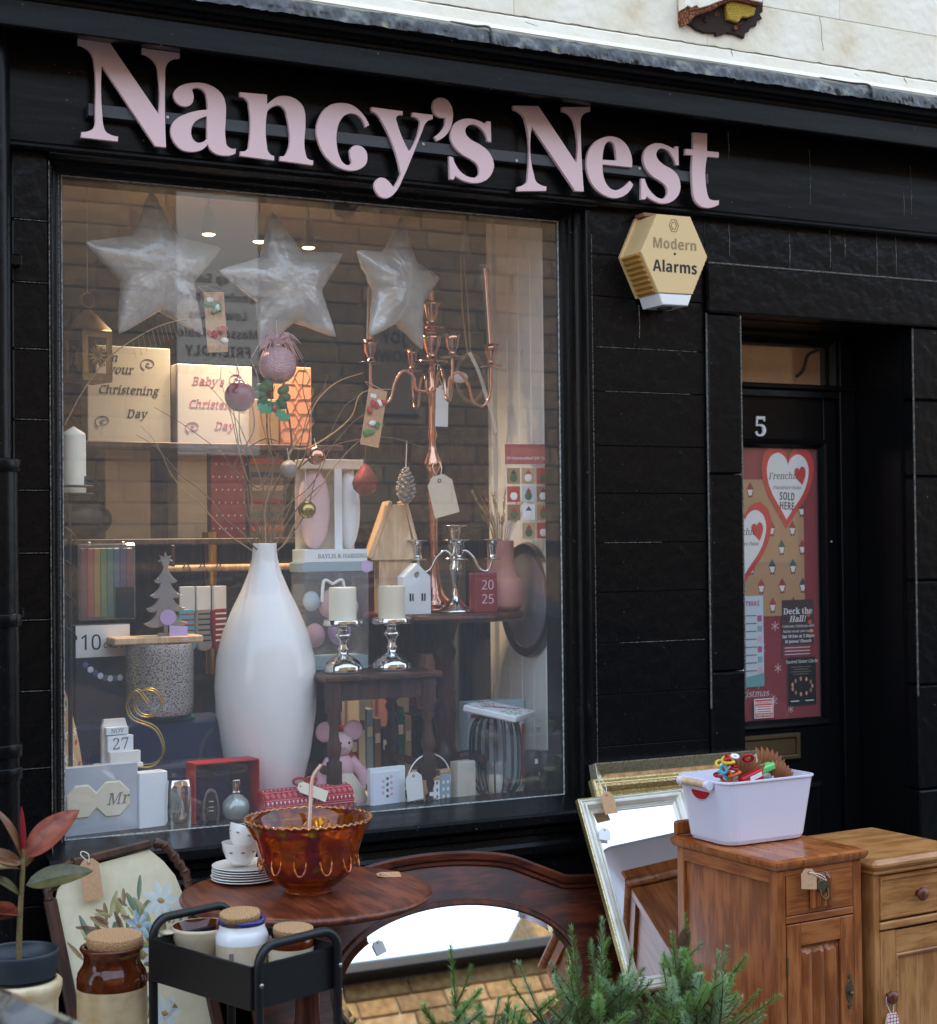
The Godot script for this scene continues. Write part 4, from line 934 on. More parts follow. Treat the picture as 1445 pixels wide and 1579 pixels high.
func build_trolley() -> void:
	var t := thing("metal_trolley", "black metal trolley with tray and curved tube handles holding jars", "trolley", Vector3(0.176, 0, 0.828), 20.0)
	var w := 0.228; var l := 0.33; var m: Material = mt.black_metal
	for y in [0.595, 0.2]:
		part(t, "tray_floor", G.new().box(Vector3(0, y + 0.002, 0), Vector3(w - 0.004, 0.003, l - 0.004)), m)
		for q in [[0, l / 2, w, 0.003], [0, -l / 2, w, 0.003], [w / 2, 0, 0.003, l], [-w / 2, 0, 0.003, l]]:
			part(t, "tray_side", G.new().box(Vector3(q[0], y + 0.0425, q[1]), Vector3(q[2], 0.085, q[3]), 0.001), m)
		part(t, "tray_rim", G.new().tube([Vector3(-w / 2, y + 0.085, -l / 2), Vector3(w / 2, y + 0.085, -l / 2), Vector3(w / 2, y + 0.085, l / 2), Vector3(-w / 2, y + 0.085, l / 2)], 0.0025, 6, true), m)
	for sz in [-1.0, 1.0]:
		var z: float = sz * (l / 2 + 0.009)
		var x: float = w / 2 - 0.012
		var pts := [Vector3(-x, 0.0, z), Vector3(-x, 0.655, z)]
		for i in 7: pts.append(Vector3(-x + 0.04 * (1 - cos(PI / 2 * i / 6.0)), 0.678 + 0.04 * sin(PI / 2 * i / 6.0), z))
		for i in 7: pts.append(Vector3(x - 0.04 * (1 - sin(PI / 2 * i / 6.0)), 0.678 + 0.04 * cos(PI / 2 * i / 6.0), z))
		pts.append(Vector3(x, 0.655, z)); pts.append(Vector3(x, 0.0, z))
		part(t, "handle", G.new().tube(pts, 0.0095, 12), m)
		for sx in [-1.0, 1.0]:
			for y in [0.645, 0.25]:
				part(t, "bolt", G.new().ball(Vector3.ZERO, Vector3(0.005, 0.005, 0.003), 10, 6), mt.steel, Vector3(sx * x, y, z + 0.0095 * sz))
	var fy := 0.5985
	var j := thing("storage_jar", "white and cream storage jar with a blue rim and cork lid in the black trolley", "jar", Vector3(0.185, fy, 0.79))
	part(j, "body", G.new().lathe([[0.0, 0.0], [0.05, 0.0], [0.054, 0.004], [0.055, 0.075]], 40), mt.stoneware_pale)
	part(j, "shoulder", G.new().lathe([[0.055, 0.075], [0.055, 0.088], [0.051, 0.098], [0.0475, 0.104], [0.0475, 0.112]], 40), mt.white_pot)
	part(j, "rim", G.new().lathe([[0.0475, 0.112], [0.0495, 0.116], [0.0505, 0.1195], [0.0495, 0.1225], [0.044, 0.1235], [0.042, 0.12]], 40), mt.blue_glaze)
	part(j, "cork_lid", G.new().lathe([[0.0, 0.115], [0.041, 0.115], [0.0425, 0.133], [0.0415, 0.137], [0.0, 0.138]], 32), mt.cork, Vector3(0, 0.001, 0), Vector3(3, 0, 3))
	part(j, "printed_mark", G.new().box(Vector3(-0.03, 0.052, 0.0455), Vector3(0.018, 0.02, 0.001)), mt.grey_ink, Vector3.ZERO, Vector3(0, -4, 0))
	var k := thing("storage_jar", "small brown rimmed storage jar with a flat cork lid in the black trolley", "jar", Vector3(0.268, fy, 0.858))
	part(k, "body", G.new().lathe([[0.0, 0.0], [0.042, 0.0], [0.046, 0.004], [0.047, 0.07]], 36), mt.stoneware_pale)
	part(k, "shoulder", G.new().lathe([[0.047, 0.07], [0.047, 0.08], [0.045, 0.09], [0.041, 0.092]], 36), mt.brown_glaze)
	part(k, "cork_lid", G.new().lathe([[0.0, 0.088], [0.04, 0.088], [0.042, 0.106], [0.041, 0.11], [0.0, 0.111]], 30), mt.cork, Vector3.ZERO, Vector3(2, 0, -2))
	var b := thing("eared_dish", "cream stoneware dish glazed brown inside in the black trolley", "dish", Vector3(0.128, fy, 0.69), 0.0)
	part(b, "bowl", G.new().lathe([[0.0, 0.0], [0.035, 0.0], [0.045, 0.03], [0.062, 0.07], [0.066, 0.088], [0.066, 0.094], [0.06, 0.094]], 36), mt.stoneware_pale)
	part(b, "glaze", G.new().lathe([[0.06, 0.094], [0.052, 0.07], [0.03, 0.05], [0.0, 0.045]], 36), mt.brown_glaze)
	part(b, "ear", G.new().ball(Vector3.ZERO, Vector3(0.02, 0.005, 0.018), 14, 6), mt.stoneware_pale, Vector3(-0.072, 0.087, 0.0))

func build_table() -> void:
	var t := thing("pedestal_table", "round mahogany pedestal table below the window with bowl and crockery on it", "table", Vector3(0.492, 0, 0.355))
	part(t, "table_top", G.new().lathe([[0.0, 0.638], [0.27, 0.638], [0.294, 0.643], [0.303, 0.65], [0.304, 0.656], [0.3, 0.662], [0.29, 0.665], [0.0, 0.665]], 72), mt.table)
	part(t, "pedestal", G.new().lathe([[0.0, 0.1], [0.03, 0.1], [0.06, 0.13], [0.068, 0.18], [0.055, 0.25], [0.038, 0.31], [0.03, 0.36], [0.028, 0.42], [0.034, 0.45], [0.028, 0.47], [0.026, 0.56], [0.034, 0.6], [0.05, 0.638]], 30), mt.mahogany)
	for i in 3:
		var a := TAU * i / 3.0 + 0.4
		var d := Vector3(cos(a), 0, sin(a))
		part(t, "leg", G.new().tube(bez([d * 0.03 + Vector3(0, 0.15, 0), d * 0.12 + Vector3(0, 0.17, 0), d * 0.2 + Vector3(0, 0.07, 0), d * 0.27 + Vector3(0, 0.022, 0)], 6), 0.02, 10), mt.mahogany)
	var ty := 0.6655
	for i in 6:
		var p := thing("saucer", "white saucer, %s of the stack on the round table" % ["bottom one", "second from the bottom", "third from the bottom", "third from the top", "second from the top", "top one"][i], "saucer", Vector3(0.398 + rng.randf_range(-0.002, 0.002), ty + 0.0062 * i, 0.178 + rng.randf_range(-0.002, 0.002)), 0, "stack of saucers on the round table")
		part(p, "dish", G.new().lathe([[0.0, 0.0], [0.045, 0.0], [0.05, 0.001], [0.07, 0.004], [0.084, 0.0068], [0.0855, 0.008], [0.084, 0.0092], [0.07, 0.0072], [0.05, 0.0042], [0.0, 0.004]], 44), mt.bone)
	var cl := ["lower white leaf patterned teacup on the stack of saucers", "upper white leaf patterned teacup tilted inside the lower cup"]
	for i in 2:
		var c := thing("teacup", cl[i], "cup", Vector3(0.382 + 0.004 * i, ty + 0.043 + 0.037 * i, 0.185), 30, "teacups stacked on the saucers")
		if i == 1: c.rotation_degrees = Vector3(6, 30, -20)
		part(c, "cup", G.new().lathe([[0.0, 0.0], [0.024, 0.0], [0.026, 0.005], [0.036, 0.016], [0.043, 0.034], [0.046, 0.052], [0.0465, 0.054], [0.0455, 0.054], [0.042, 0.036], [0.034, 0.018], [0.0, 0.008]], 36), mt.bone)
		part(c, "handle", G.new().tube(bez([Vector3(0.044, 0.044, 0), Vector3(0.062, 0.044, 0), Vector3(0.064, 0.028, 0), Vector3(0.04, 0.018, 0)], 6), 0.003, 8), mt.bone)
		for q in 9:
			var a := TAU * q / 9.0
			for s in 5:
				var le := PackedVector2Array([Vector2(0, 0), Vector2(0.0012, 0.003), Vector2(0, 0.007), Vector2(-0.0012, 0.003)])
				var lf := part(c, "leaf_print", G.new().plate(le, 0.0, 0.0003), mt.grey_ink)
				var rr := 0.0438
				lf.position = Vector3(sin(a) * rr, 0.032, cos(a) * rr)
				lf.rotation = Vector3(-0.22, a, deg_to_rad(-70 + 35 * s))
				lf.rotation_order = EULER_ORDER_YXZ
	# carnival glass bowl
	var b := thing("punch_bowl", "amber carnival glass punch bowl with fluted sides on the round table", "bowl", Vector3(0.486, ty, 0.385))
	var prof := [[0.0, 0.0], [0.052, 0.0], [0.056, 0.006], [0.05, 0.012], [0.07, 0.02], [0.1, 0.045], [0.115, 0.075], [0.122, 0.105], [0.132, 0.135], [0.148, 0.165], [0.153, 0.176]]
	var whole := prof.duplicate()
	for i in range(prof.size() - 1, 4, -1): whole.append([prof[i][0] - 0.0065, prof[i][1] + (0.0 if i < prof.size() - 1 else 0.001)])
	whole.append([0.06, 0.03]); whole.append([0.0, 0.024])
	part(b, "bowl", G.new().lathe(whole, 120, Vector3.ZERO, 0.012, 24), mt.amber_glass)
	var rim := []
	for i in 144:
		var a := TAU * i / 144.0
		rim.append(Vector3(cos(a) * 0.1515, 0.177 + 0.0025 * sin(a * 48), sin(a) * 0.1515))
	part(b, "scalloped_rim", G.new().tube(rim, 0.0033, 8, true), mt.amber_out)
	for i in 12:
		var a := TAU * i / 12.0
		part(b, "relief", G.new().tube(ring_pts(Vector3.ZERO, 0.014, 16, 2, 0.028), 0.0026, 6, true), mt.amber_out, Vector3(sin(a) * 0.1165, 0.088, cos(a) * 0.1165), Vector3(0, rad_to_deg(a), 0)).rotation.x = -0.2
	var l := thing("glass_ladle", "clear glass ladle standing in the amber punch bowl", "ladle", Vector3(0.487, 0.77, 0.38))
	part(l, "handle", G.new().tube(bez([Vector3(-0.005, -0.02, 0.02), Vector3(0.0, 0.05, 0.01), Vector3(0.012, 0.12, -0.01), Vector3(0.022, 0.165, -0.02), Vector3(0.045, 0.193, -0.022)], 6), 0.0052, 10), mt.pink_glass)
	part(l, "cup", G.new().lathe([[0.0, -0.05], [0.02, -0.046], [0.034, -0.03], [0.037, -0.012], [0.034, -0.012], [0.03, -0.028], [0.0, -0.044]], 24), mt.pink_glass, Vector3(-0.01, 0.0, 0.03))
	for q in [[-0.05, 0.02, 60], [0.045, -0.03, -50], [0.03, 0.055, 20]]:
		var c := thing("punch_cup", ["amber glass cup at the left inside the punch bowl", "amber glass cup at the right inside the punch bowl", "amber glass cup at the front inside the punch bowl"][[-0.05, 0.045, 0.03].find(q[0])], "cup", Vector3(0.486 + q[0], ty + 0.105, 0.385 + q[1]), q[2], "glass cups in the punch bowl")
		c.rotation_degrees.x = 25
		part(c, "cup", G.new().lathe([[0.0, 0.0], [0.02, 0.0], [0.03, 0.01], [0.035, 0.04], [0.036, 0.055], [0.033, 0.055], [0.028, 0.012], [0.0, 0.008]], 28), mt.amber_in)
		part(c, "handle", G.new().tube(bez([Vector3(0.034, 0.048, 0), Vector3(0.055, 0.045, 0), Vector3(0.055, 0.025, 0), Vector3(0.032, 0.016, 0)], 5), 0.003, 8), mt.amber_in)
	var tg := tag_card("brown card tag lying on the round table right of the bowl", Vector3(0.70, 0.669, 0.30), Vector3(-84, 0, 75), 0.042, 0.06, null, Vector3(0.715, 0.675, 0.345))

func build_headboard() -> void:
	var h := thing("dressing_mirror", "arched mahogany dressing table back with an oval mirror leaning below the window", "mirror", Vector3(1.0, 0.0, 0.06 + 0.67 * tan(deg_to_rad(23.5))))
	h.rotation_degrees.x = -23.5
	var cx := -0.055
	var tops := "540,600 460,601 395,607 320,642 245,676 140,697 0,706 -140,697 -245,676 -320,642 -395,607 -460,601 -540,600"
	var poly := PackedVector2Array()
	var pts := []; var fl := []
	for w in tops.split(" "):
		var q := w.split(",")
		pts.append(Vector2(float(q[0]) / 1000.0 + cx, float(q[1]) / 1000.0 ))
		fl.append(absf(float(q[0])) > 500 or absf(float(q[0])) == 395)
	pts.append(Vector2(-0.54 + cx, 0.0)); fl.append(true)
	pts.append(Vector2(0.54 + cx, 0.0)); fl.append(true)
	poly = smooth(pts, fl, 5)
	part(h, "panel", G.new().plate(poly, -0.012, 0.006, 0.002), mt.mahogany_h)
	# top moulding follows the arch
	var path := []
	for p in poly:
		if p.y > 0.59: path.append(p)
	path.reverse()
	part(h, "top_moulding", G.new().sweep(path, [[0.028, 0.006], [0.026, 0.014], [0.018, 0.016], [0.014, 0.024], [0.0, 0.03], [-0.008, 0.026], [-0.01, 0.0], [-0.008, -0.014]], false), mt.mahogany_h)
	var ov := oval(0.352, 0.186, 72, Vector2(-0.023, 0.384))
	var loop := []
	for p in ov: loop.append(p)
	part(h, "mirror_recess", G.new().sweep(loop, [[-0.004, 0.0068], [0.0, 0.0068], [0.002, 0.012], [0.010, 0.0125], [0.016, 0.009], [0.018, 0.006]]), mt.mahogany)
	part(h, "bevel", G.new().sweep(loop, [[-0.018, 0.0105], [-0.0005, 0.0074]]), mt.mirror)
	part(h, "oval_mirror", G.new().plate(oval(0.334, 0.168, 72, Vector2(-0.023, 0.384)), 0.0064, 0.0105), mt.mirror)
	tag_card("small white price tag hanging on the oval mirror", Vector3(0.755, 0.468, 0.165), Vector3(-20, 0, 18), 0.03, 0.036, mt.paper)
	# framed mirrors leaning by the pier
	for q in [["champagne_mirror", "pale champagne picture frame, rearmost of the three leaning by the pier", mt.champagne, Vector3(1.5, 0, 0.85 * tan(deg_to_rad(16.0)) + 0.004), 16.0, 0.0, 0.582, 0.885, 0.03], ["gold_mirror", "carved gold frame between the champagne and the silver frame", mt.gold_leaf, Vector3(1.47, 0.3, 0.055 + 0.5 * tan(deg_to_rad(26.0))), 26.0, 0.0, 0.44, 0.57, 0.05], ["silver_mirror", "silver framed mirror, front of the three leaning frames by the pier", mt.silver_leaf, Vector3(1.382, 0.3, 0.115 + 0.46 * tan(deg_to_rad(31.0))), 31.0, 2.0, 0.33, 0.545, 0.037]]:
		var m := thing(q[0], q[1], "mirror", q[3], 0.0, "framed mirrors leaning against the pier")
		m.rotation_degrees = Vector3(-q[4], -6 if q[5] > 0 else 0, q[5])
		var w: float = q[6]; var t: float = q[7]; var fw: float = q[8]
		var lp := [Vector2(fw, fw), Vector2(w - fw, fw), Vector2(w - fw, t - fw), Vector2(fw, t - fw)]
		var sect: Array = [[-0.003, 0.002], [0.0, 0.005], [0.002, 0.0055], [fw * 0.16, 0.008], [fw * 0.2, 0.005], [fw * 0.3, 0.012], [fw * 0.5, 0.02], [fw * 0.62, 0.021], [fw * 0.7, 0.016], [fw * 0.76, 0.016], [fw * 0.84, 0.022], [fw * 0.95, 0.02], [fw, 0.014], [fw, -0.006]]
		if q[0] == "champagne_mirror": sect = [[-0.002, 0.001], [0.002, 0.004], [fw * 0.9, 0.03], [fw, 0.031], [fw, -0.006]]
		part(m, "frame", G.new().sweep(lp, sect), q[2])
		if q[0] == "silver_mirror": part(m, "gilt_edge", G.new().sweep(lp, [[fw * 0.985, 0.0185], [fw + 0.003, 0.017], [fw + 0.004, 0.0], [fw + 0.001, -0.005]]), mt.gold_leaf)
		part(m, "glass", G.new().box(Vector3(w / 2, t / 2, 0.0), Vector3(w - 2 * fw + 0.006, t - 2 * fw + 0.006, 0.004)), mt.mirror)
		part(m, "backing", G.new().box(Vector3(w / 2, t / 2, -0.005), Vector3(w - 0.01, t - 0.01, 0.004)), mt.ply)
	block("mirror_rest", "small wooden box that the silver mirror stands on, hidden by the firs", "box", Vector3(1.53, 0.0, 0.315), Vector3(0.26, 0.297, 0.13), mt.oak, 0.0)
	tag_card("brown card tag hanging on the gold frame", Vector3(1.465, 0.795, 0.15), Vector3(-22, 0, 3), 0.042, 0.062, null, Vector3(1.475, 0.826, 0.098))
	tag_card("small white price tag stuck on the silver framed mirror", Vector3(1.445, 0.70, 0.172), Vector3(-31, -6, -12), 0.034, 0.036, mt.paper)

func linenfold(w: float, h: float, n: int) -> G:
	# carved folds running up a panel, flared at the ends
	var g := G.new()
	var k := n * 12
	var prof := []
	for i in k + 1:
		var t := float(i) / k
		var ph := t * n
		var fr := ph - floorf(ph)
		prof.append(Vector2(-w / 2 + w * t, 0.0045 + 0.0065 * absf(sin(PI * fr)) if fr < 0.82 else 0.002))
	var rows := [[-h / 2, 0.0], [-h / 2 + 0.012, 1.0], [h / 2 - 0.012, 1.0], [h / 2, 0.0]]
	for r in 3:
		for i in k:
			var e := 0.008
			var a := Vector3(prof[i].x, rows[r][0] + (e * sin(i * 0.9) * 0.4 if r == 2 else 0.0), prof[i].y * rows[r][1]); var b := Vector3(prof[i + 1].x, rows[r][0] + (e * sin((i + 1) * 0.9) * 0.4 if r == 2 else 0.0), prof[i + 1].y * rows[r][1])
			var c := Vector3(prof[i + 1].x, rows[r + 1][0] + (e * sin((i + 1) * 0.9) * 0.4 if r == 1 else 0.0), prof[i + 1].y * rows[r + 1][1]); var d := Vector3(prof[i].x, rows[r + 1][0] + (e * sin(i * 0.9) * 0.4 if r == 1 else 0.0), prof[i].y * rows[r + 1][1])
			g.quad(a, b, c, d, Vector3(0, 0, 1))
	return g

func build_cabinets() -> void:
	var c := thing("bedside_cabinet", "walnut bedside cabinet with linenfold carving on drawer and door", "cabinet", Vector3(1.7035, 0, 0.567), 4.0)
	var w := 0.285; var d := 0.40
	var W: Material = mt.walnut; var H: Material = mt.walnut_h
	# moulded top
	var top := G.new()
	var lv := [[0.0, 0.674], [0.006, 0.676], [0.01, 0.682], [0.013, 0.69], [0.0125, 0.696], [0.006, 0.7], [0.003, 0.7015]]
	for i in lv.size() - 1:
		var a: Array = lv[i]; var b: Array = lv[i + 1]
		for s in 4:
			var q := [Vector2(-1, 1), Vector2(1, 1), Vector2(1, -1), Vector2(-1, -1)]
			var p0: Vector2 = q[s]; var p1: Vector2 = q[(s + 1) % 4]
			var f := func(p: Vector2, l: Array) -> Vector3: return Vector3(p.x * (w / 2 + l[0]), l[1], p.y * (d / 2 + l[0]))
			top.quad(f.call(p0, a), f.call(p1, a), f.call(p1, b), f.call(p0, b), Vector3(p0.x + p1.x, (b[0] - a[0]) * -40.0, p0.y + p1.y))
	top.quad(Vector3(-w / 2 - 0.003, 0.7015, d / 2 + 0.003), Vector3(w / 2 + 0.003, 0.7015, d / 2 + 0.003), Vector3(w / 2 + 0.003, 0.7015, -d / 2 - 0.003), Vector3(-w / 2 - 0.003, 0.7015, -d / 2 - 0.003), Vector3.UP)
	part(c, "top", top, mt.walnut_top)
	part(c, "back_rail", G.new().box(Vector3(0, 0.722, -d / 2 - 0.004), Vector3(w + 0.01, 0.04, 0.014), 0.005), W)
	part(c, "back_panel", G.new().box(Vector3(0, 0.36, -d / 2 + 0.004), Vector3(w - 0.04, 0.62, 0.006)), W)
	for sx in [-1.0, 1.0]:
		for sz in [-1.0, 1.0]:
			part(c, "post", G.new().box(Vector3(sx * (w / 2 - 0.0145), 0.337, sz * (d / 2 - 0.0145)), Vector3(0.029, 0.674, 0.029), 0.002), W)
		part(c, "side_rail", G.new().box(Vector3(sx * (w / 2 - 0.009), 0.6565, 0), Vector3(0.018, 0.034, d - 0.059), 0.0015), H)
		part(c, "side_rail", G.new().box(Vector3(sx * (w / 2 - 0.009), 0.08, 0), Vector3(0.018, 0.05, d - 0.059), 0.0015), H)
		part(c, "side_panel", G.new().box(Vector3(sx * (w / 2 - 0.014), 0.3725, 0), Vector3(0.008, 0.53, d - 0.06)), W)
	var fz := d / 2
	part(c, "front_rail", G.new().box(Vector3(0, 0.666, fz - 0.011), Vector3(w - 0.059, 0.015, 0.02)), H)
	part(c, "front_rail", G.new().box(Vector3(0, 0.548, fz - 0.0095), Vector3(w - 0.059, 0.018, 0.022), 0.002), H)
	part(c, "front_rail", G.new().box(Vector3(0, 0.07, fz - 0.011), Vector3(w - 0.059, 0.04, 0.02)), H)
	var dr := part(c, "drawer", G.new().box(Vector3(0, 0.608, fz - 0.007), Vector3(w - 0.062, 0.098, 0.014), 0.001), H)
	part(dr, "carved_folds", linenfold(0.075, 0.094, 4), W, Vector3(0.0, 0.608, fz))
	part(dr, "back_plate", G.new().plate(outline("-16,14! 0,18 16,14! 20,0 14,-12! 0,-16 -14,-12! -20,0"), 0.0, 0.004, 0.001), mt.old_brass, Vector3(0.0, 0.622, fz + 0.009))
	part(dr, "drop_handle", G.new().tube(bez([Vector3(-0.013, 0.0, 0.004), Vector3(-0.011, -0.018, 0.009), Vector3(0.0, -0.026, 0.011), Vector3(0.011, -0.018, 0.009), Vector3(0.013, 0.0, 0.004)], 5), 0.0022, 8), mt.old_brass, Vector3(0.0, 0.618, fz + 0.01))
	var dw := w - 0.062; var dh := 0.442; var dy := 0.315
	var door := part(c, "door", G.new().box(Vector3(-dw / 2 + 0.0225, dy, fz - 0.006), Vector3(0.045, dh, 0.016), 0.0015), W)
	part(door, "stile", G.new().box(Vector3(dw / 2 - 0.0225, dy, fz - 0.006), Vector3(0.045, dh, 0.016), 0.0015), W)
	for q in [dy + dh / 2 - 0.028, dy - dh / 2 + 0.028]:
		part(door, "rail", G.new().box(Vector3(0, q, fz - 0.006), Vector3(dw - 0.09, 0.056, 0.016), 0.0015), H)
	part(door, "panel", G.new().box(Vector3(0, dy, fz - 0.012), Vector3(dw - 0.09, dh - 0.112, 0.006)), W)
	part(door, "carved_folds", linenfold(dw - 0.098, dh - 0.13, 3), W, Vector3(0, dy, fz - 0.009))
	var lock := part(door, "lock_plate", G.new().plate(outline("0,46 5,38 3,30! 8,22 8,-22 3,-30! 7,-38 0,-46 -7,-38 -3,-30! -8,-22 -8,22 -3,30! -5,38"), 0.0, 0.003, 0.0008), mt.old_brass, Vector3(dw / 2 - 0.018, dy + 0.03, fz + 0.002))
	part(lock, "catch", G.new().ball(Vector3(0, -0.005, 0.008), Vector3(0.006, 0.006, 0.007), 12, 8), mt.old_brass)
	part(door, "hinge", G.new().box(Vector3(-dw / 2 - 0.001, dy + 0.12, fz + 0.001), Vector3(0.006, 0.05, 0.005), 0.001), mt.old_brass)
	var tp := c.transform * Vector3(-0.055, 0.675, fz + 0.02)
	tag_card("brown card tag tied with white string over the top edge of the walnut cabinet", tp, Vector3(-10, 4, -8), 0.05, 0.05, null, c.transform * Vector3(0.0, 0.64, fz + 0.024))
	# white tub on the cabinet
	var b := thing("plastic_tub", "lilac white plastic tub with a wooden handle on the walnut cabinet", "tub", Vector3(1.695, 0.702, 0.492), 3.0)
	var tub := G.new()
	var ring := func(wx: float, wz: float, r: float, y: float) -> Array:
		var out := []
		for q in [[1, 1], [-1, 1], [-1, -1], [1, -1]]:
			for i in 7:
				var a: float = PI / 2 * i / 6.0 + [0, PI / 2, PI, PI * 1.5][[[1, 1], [-1, 1], [-1, -1], [1, -1]].find(q)]
				out.append(Vector3(q[0] * (wx - r) + cos(a) * r, y, q[1] * (wz - r) + sin(a) * r))
		return out
	var lev := [ring.call(0.12, 0.078, 0.03, 0.0), ring.call(0.132, 0.09, 0.04, 0.004), ring.call(0.136, 0.094, 0.04, 0.014), ring.call(0.157, 0.108, 0.04, 0.164), ring.call(0.161, 0.112, 0.042, 0.166), ring.call(0.161, 0.112, 0.042, 0.170), ring.call(0.155, 0.106, 0.04, 0.171), ring.call(0.154, 0.105, 0.038, 0.16), ring.call(0.134, 0.09, 0.036, 0.012), ring.call(0.0001, 0.0001, 0.0001, 0.01)]
	for i in lev.size() - 1:
		for k in 28:
			var a: Vector3 = lev[i][k]; var e: Vector3 = lev[i][(k + 1) % 28]; var f: Vector3 = lev[i + 1][(k + 1) % 28]; var g2: Vector3 = lev[i + 1][k]
			var o := Vector3(a.x, 0, a.z) * (1.0 if i < 5 else -1.0) + Vector3(0, 0.02 if i in [4, 5, 8] else -0.0005, 0)
			if i == 0: o.y = -0.02
			if i >= 6: o.y += 0.001
			if a.distance_to(e) > 1e-6: tub.quad(a, e, f, g2, o)
	for k in range(1, 27): tub.flat(lev[0][0], lev[0][k], lev[0][k + 1], Vector3.DOWN)
	part(b, "tub", tub, mt.lilac_plastic)
	part(b, "handle", G.new().tube([Vector3(-0.172, 0.16, -0.055), Vector3(-0.172, 0.16, 0.055)], 0.0085, 14), mt.pale)
	for z in [-0.056, 0.056]:
		part(b, "handle_cap", G.new().tube([Vector3(-0.172, 0.16, z - 0.008), Vector3(-0.172, 0.16, z + 0.008)], 0.012, 14), mt.lilac_plastic)
		part(b, "handle_arm", G.new().box(Vector3(-0.162, 0.16, z), Vector3(0.02, 0.014, 0.008), 0.002), mt.lilac_plastic)
	part(b, "grip_opening", G.new().plate(outline("-40,14! 40,14! 40,4 30,-10 -30,-10 -40,4"), 0.0, 0.0012), mt.red, Vector3(-0.1525, 0.136, 0), Vector3(-8, -90, 0))
	# toys in the tub
	var toy := Vector3(1.695, 0.858, 0.49)
	var y := thing("yarn_bundle", "bright red and blue yarn bundle with yellow rosettes in the plastic tub", "yarn", toy + Vector3(-0.07, 0.045, 0.04))
	for i in 16:
		var p := Vector3(rng.randf_range(-0.04, 0.04), rng.randf_range(-0.03, 0.025), rng.randf_range(-0.025, 0.025))
		var col: Material = [mt.red, mt.yellow, mt.sky_blue, mt.red, mt.paper, mt.orange][i % 6]
		part(y, "strand", G.new().tube(ring_pts(Vector3.ZERO, rng.randf_range(0.008, 0.018), 14), 0.0042, 7, true), col, p, Vector3(rng.randf_range(0, 180), rng.randf_range(0, 180), 0))
	for i in 3:
		var ft := thing("feather_toy", ["brown feather toy by the yarn in the plastic tub", "brown feather toy sticking up at the right of the tub", "small brown feather drooping over the tub's right rim"][i], "toy", toy + [Vector3(-0.025, 0.02, 0.03), Vector3(0.075, 0.03, -0.01), Vector3(0.085, 0.01, 0.03)][i], 0, "feather toys in the tub")
		for k in 7:
			var a := -0.5 + 0.28 * k + 0.2 * i
			var e: Vector3 = Vector3(sin(a) * 0.05, 0.045 * cos(a) + 0.01, 0.01 * (k - 3)) * [1.0, 0.9, 0.7][i]
			part(ft, "feather", leaf(Vector3(0, -0.03, 0), e, 0.022, Vector3(-0.3, 0.2, 1), 0.008, 0.0004), mt.feather)
		part(ft, "mouse_body", G.new().ball(Vector3(0, -0.03, 0), Vector3(0.022, 0.014, 0.014), 14, 8), mt.paper if i != 2 else mt.grey_felt)
	var gt := thing("green_toy", "green packeted toy lying in the plastic tub", "toy", toy + Vector3(0.03, 0.026, 0.03), 8)
	part(gt, "packet", G.new().box(Vector3.ZERO, Vector3(0.085, 0.02, 0.03), 0.005), mt.lime, Vector3.ZERO, Vector3(0, 0, 12))
	var rt := thing("red_packet", "red and white packet lying at the front of the plastic tub", "packet", toy + Vector3(-0.03, 0.012, 0.065), 10)
	part(rt, "packet", G.new().box(Vector3.ZERO, Vector3(0.08, 0.03, 0.02), 0.003), mt.red, Vector3.ZERO, Vector3(0, 0, 14))
	part(rt, "label", G.new().box(Vector3(0.01, 0.003, 0.0105), Vector3(0.045, 0.012, 0.001)), mt.paper, Vector3.ZERO, Vector3(0, 0, 14))
	var st := thing("toy_pile", "heap of wrapped pet toys filling the plastic tub", "toys", toy + Vector3(0, -0.06, 0))
	part(st, "heap", G.new().ball(Vector3.ZERO, Vector3(0.135, 0.07, 0.088), 24, 10), mt.grey_felt)
	# pine cupboard
	var p := thing("pine_cupboard", "pine bedside cupboard with round wooden knobs at the right edge", "cupboard", Vector3(2.052, 0.008, 0.575), 4.0)
	var pw := 0.33; var pd := 0.345
	part(p, "top", G.new().box(Vector3(0, 0.646, 0.004), Vector3(pw + 0.03, 0.028, pd + 0.03), 0.011), mt.pine_h)
	part(p, "under_moulding", G.new().box(Vector3(0, 0.626, 0.002), Vector3(pw + 0.012, 0.014, pd + 0.012), 0.005), mt.pine_h)
	for sx in [-1.0, 1.0]: part(p, "side", G.new().box(Vector3(sx * (pw / 2 - 0.009), 0.31, 0), Vector3(0.018, 0.618, pd), 0.002), mt.pine)
	part(p, "back", G.new().box(Vector3(0, 0.32, -pd / 2 + 0.006), Vector3(pw - 0.04, 0.58, 0.006)), mt.pine)
	var pf := pd / 2
	part(p, "rail", G.new().box(Vector3(0, 0.485, pf - 0.008), Vector3(pw - 0.036, 0.02, 0.022), 0.003), mt.pine_h)
	part(p, "plinth", G.new().box(Vector3(0, 0.04, pf - 0.01), Vector3(pw - 0.036, 0.08, 0.02)), mt.pine_h)
	part(p, "floor_board", G.new().box(Vector3(0, 0.09, -0.01), Vector3(pw - 0.038, 0.014, pd - 0.03)), mt.pine)
	var pdr := part(p, "drawer", G.new().box(Vector3(0, 0.556, pf - 0.012), Vector3(pw - 0.04, 0.115, 0.016), 0.002), mt.pine_h)
	part(pdr, "bead", G.new().sweep([Vector2(-pw / 2 + 0.03, 0.509), Vector2(pw / 2 - 0.03, 0.509), Vector2(pw / 2 - 0.03, 0.603), Vector2(-pw / 2 + 0.03, 0.603)], [[0.0, pf - 0.003], [0.001, pf + 0.001], [0.006, pf + 0.001], [0.008, pf - 0.003]]), mt.pine_h)
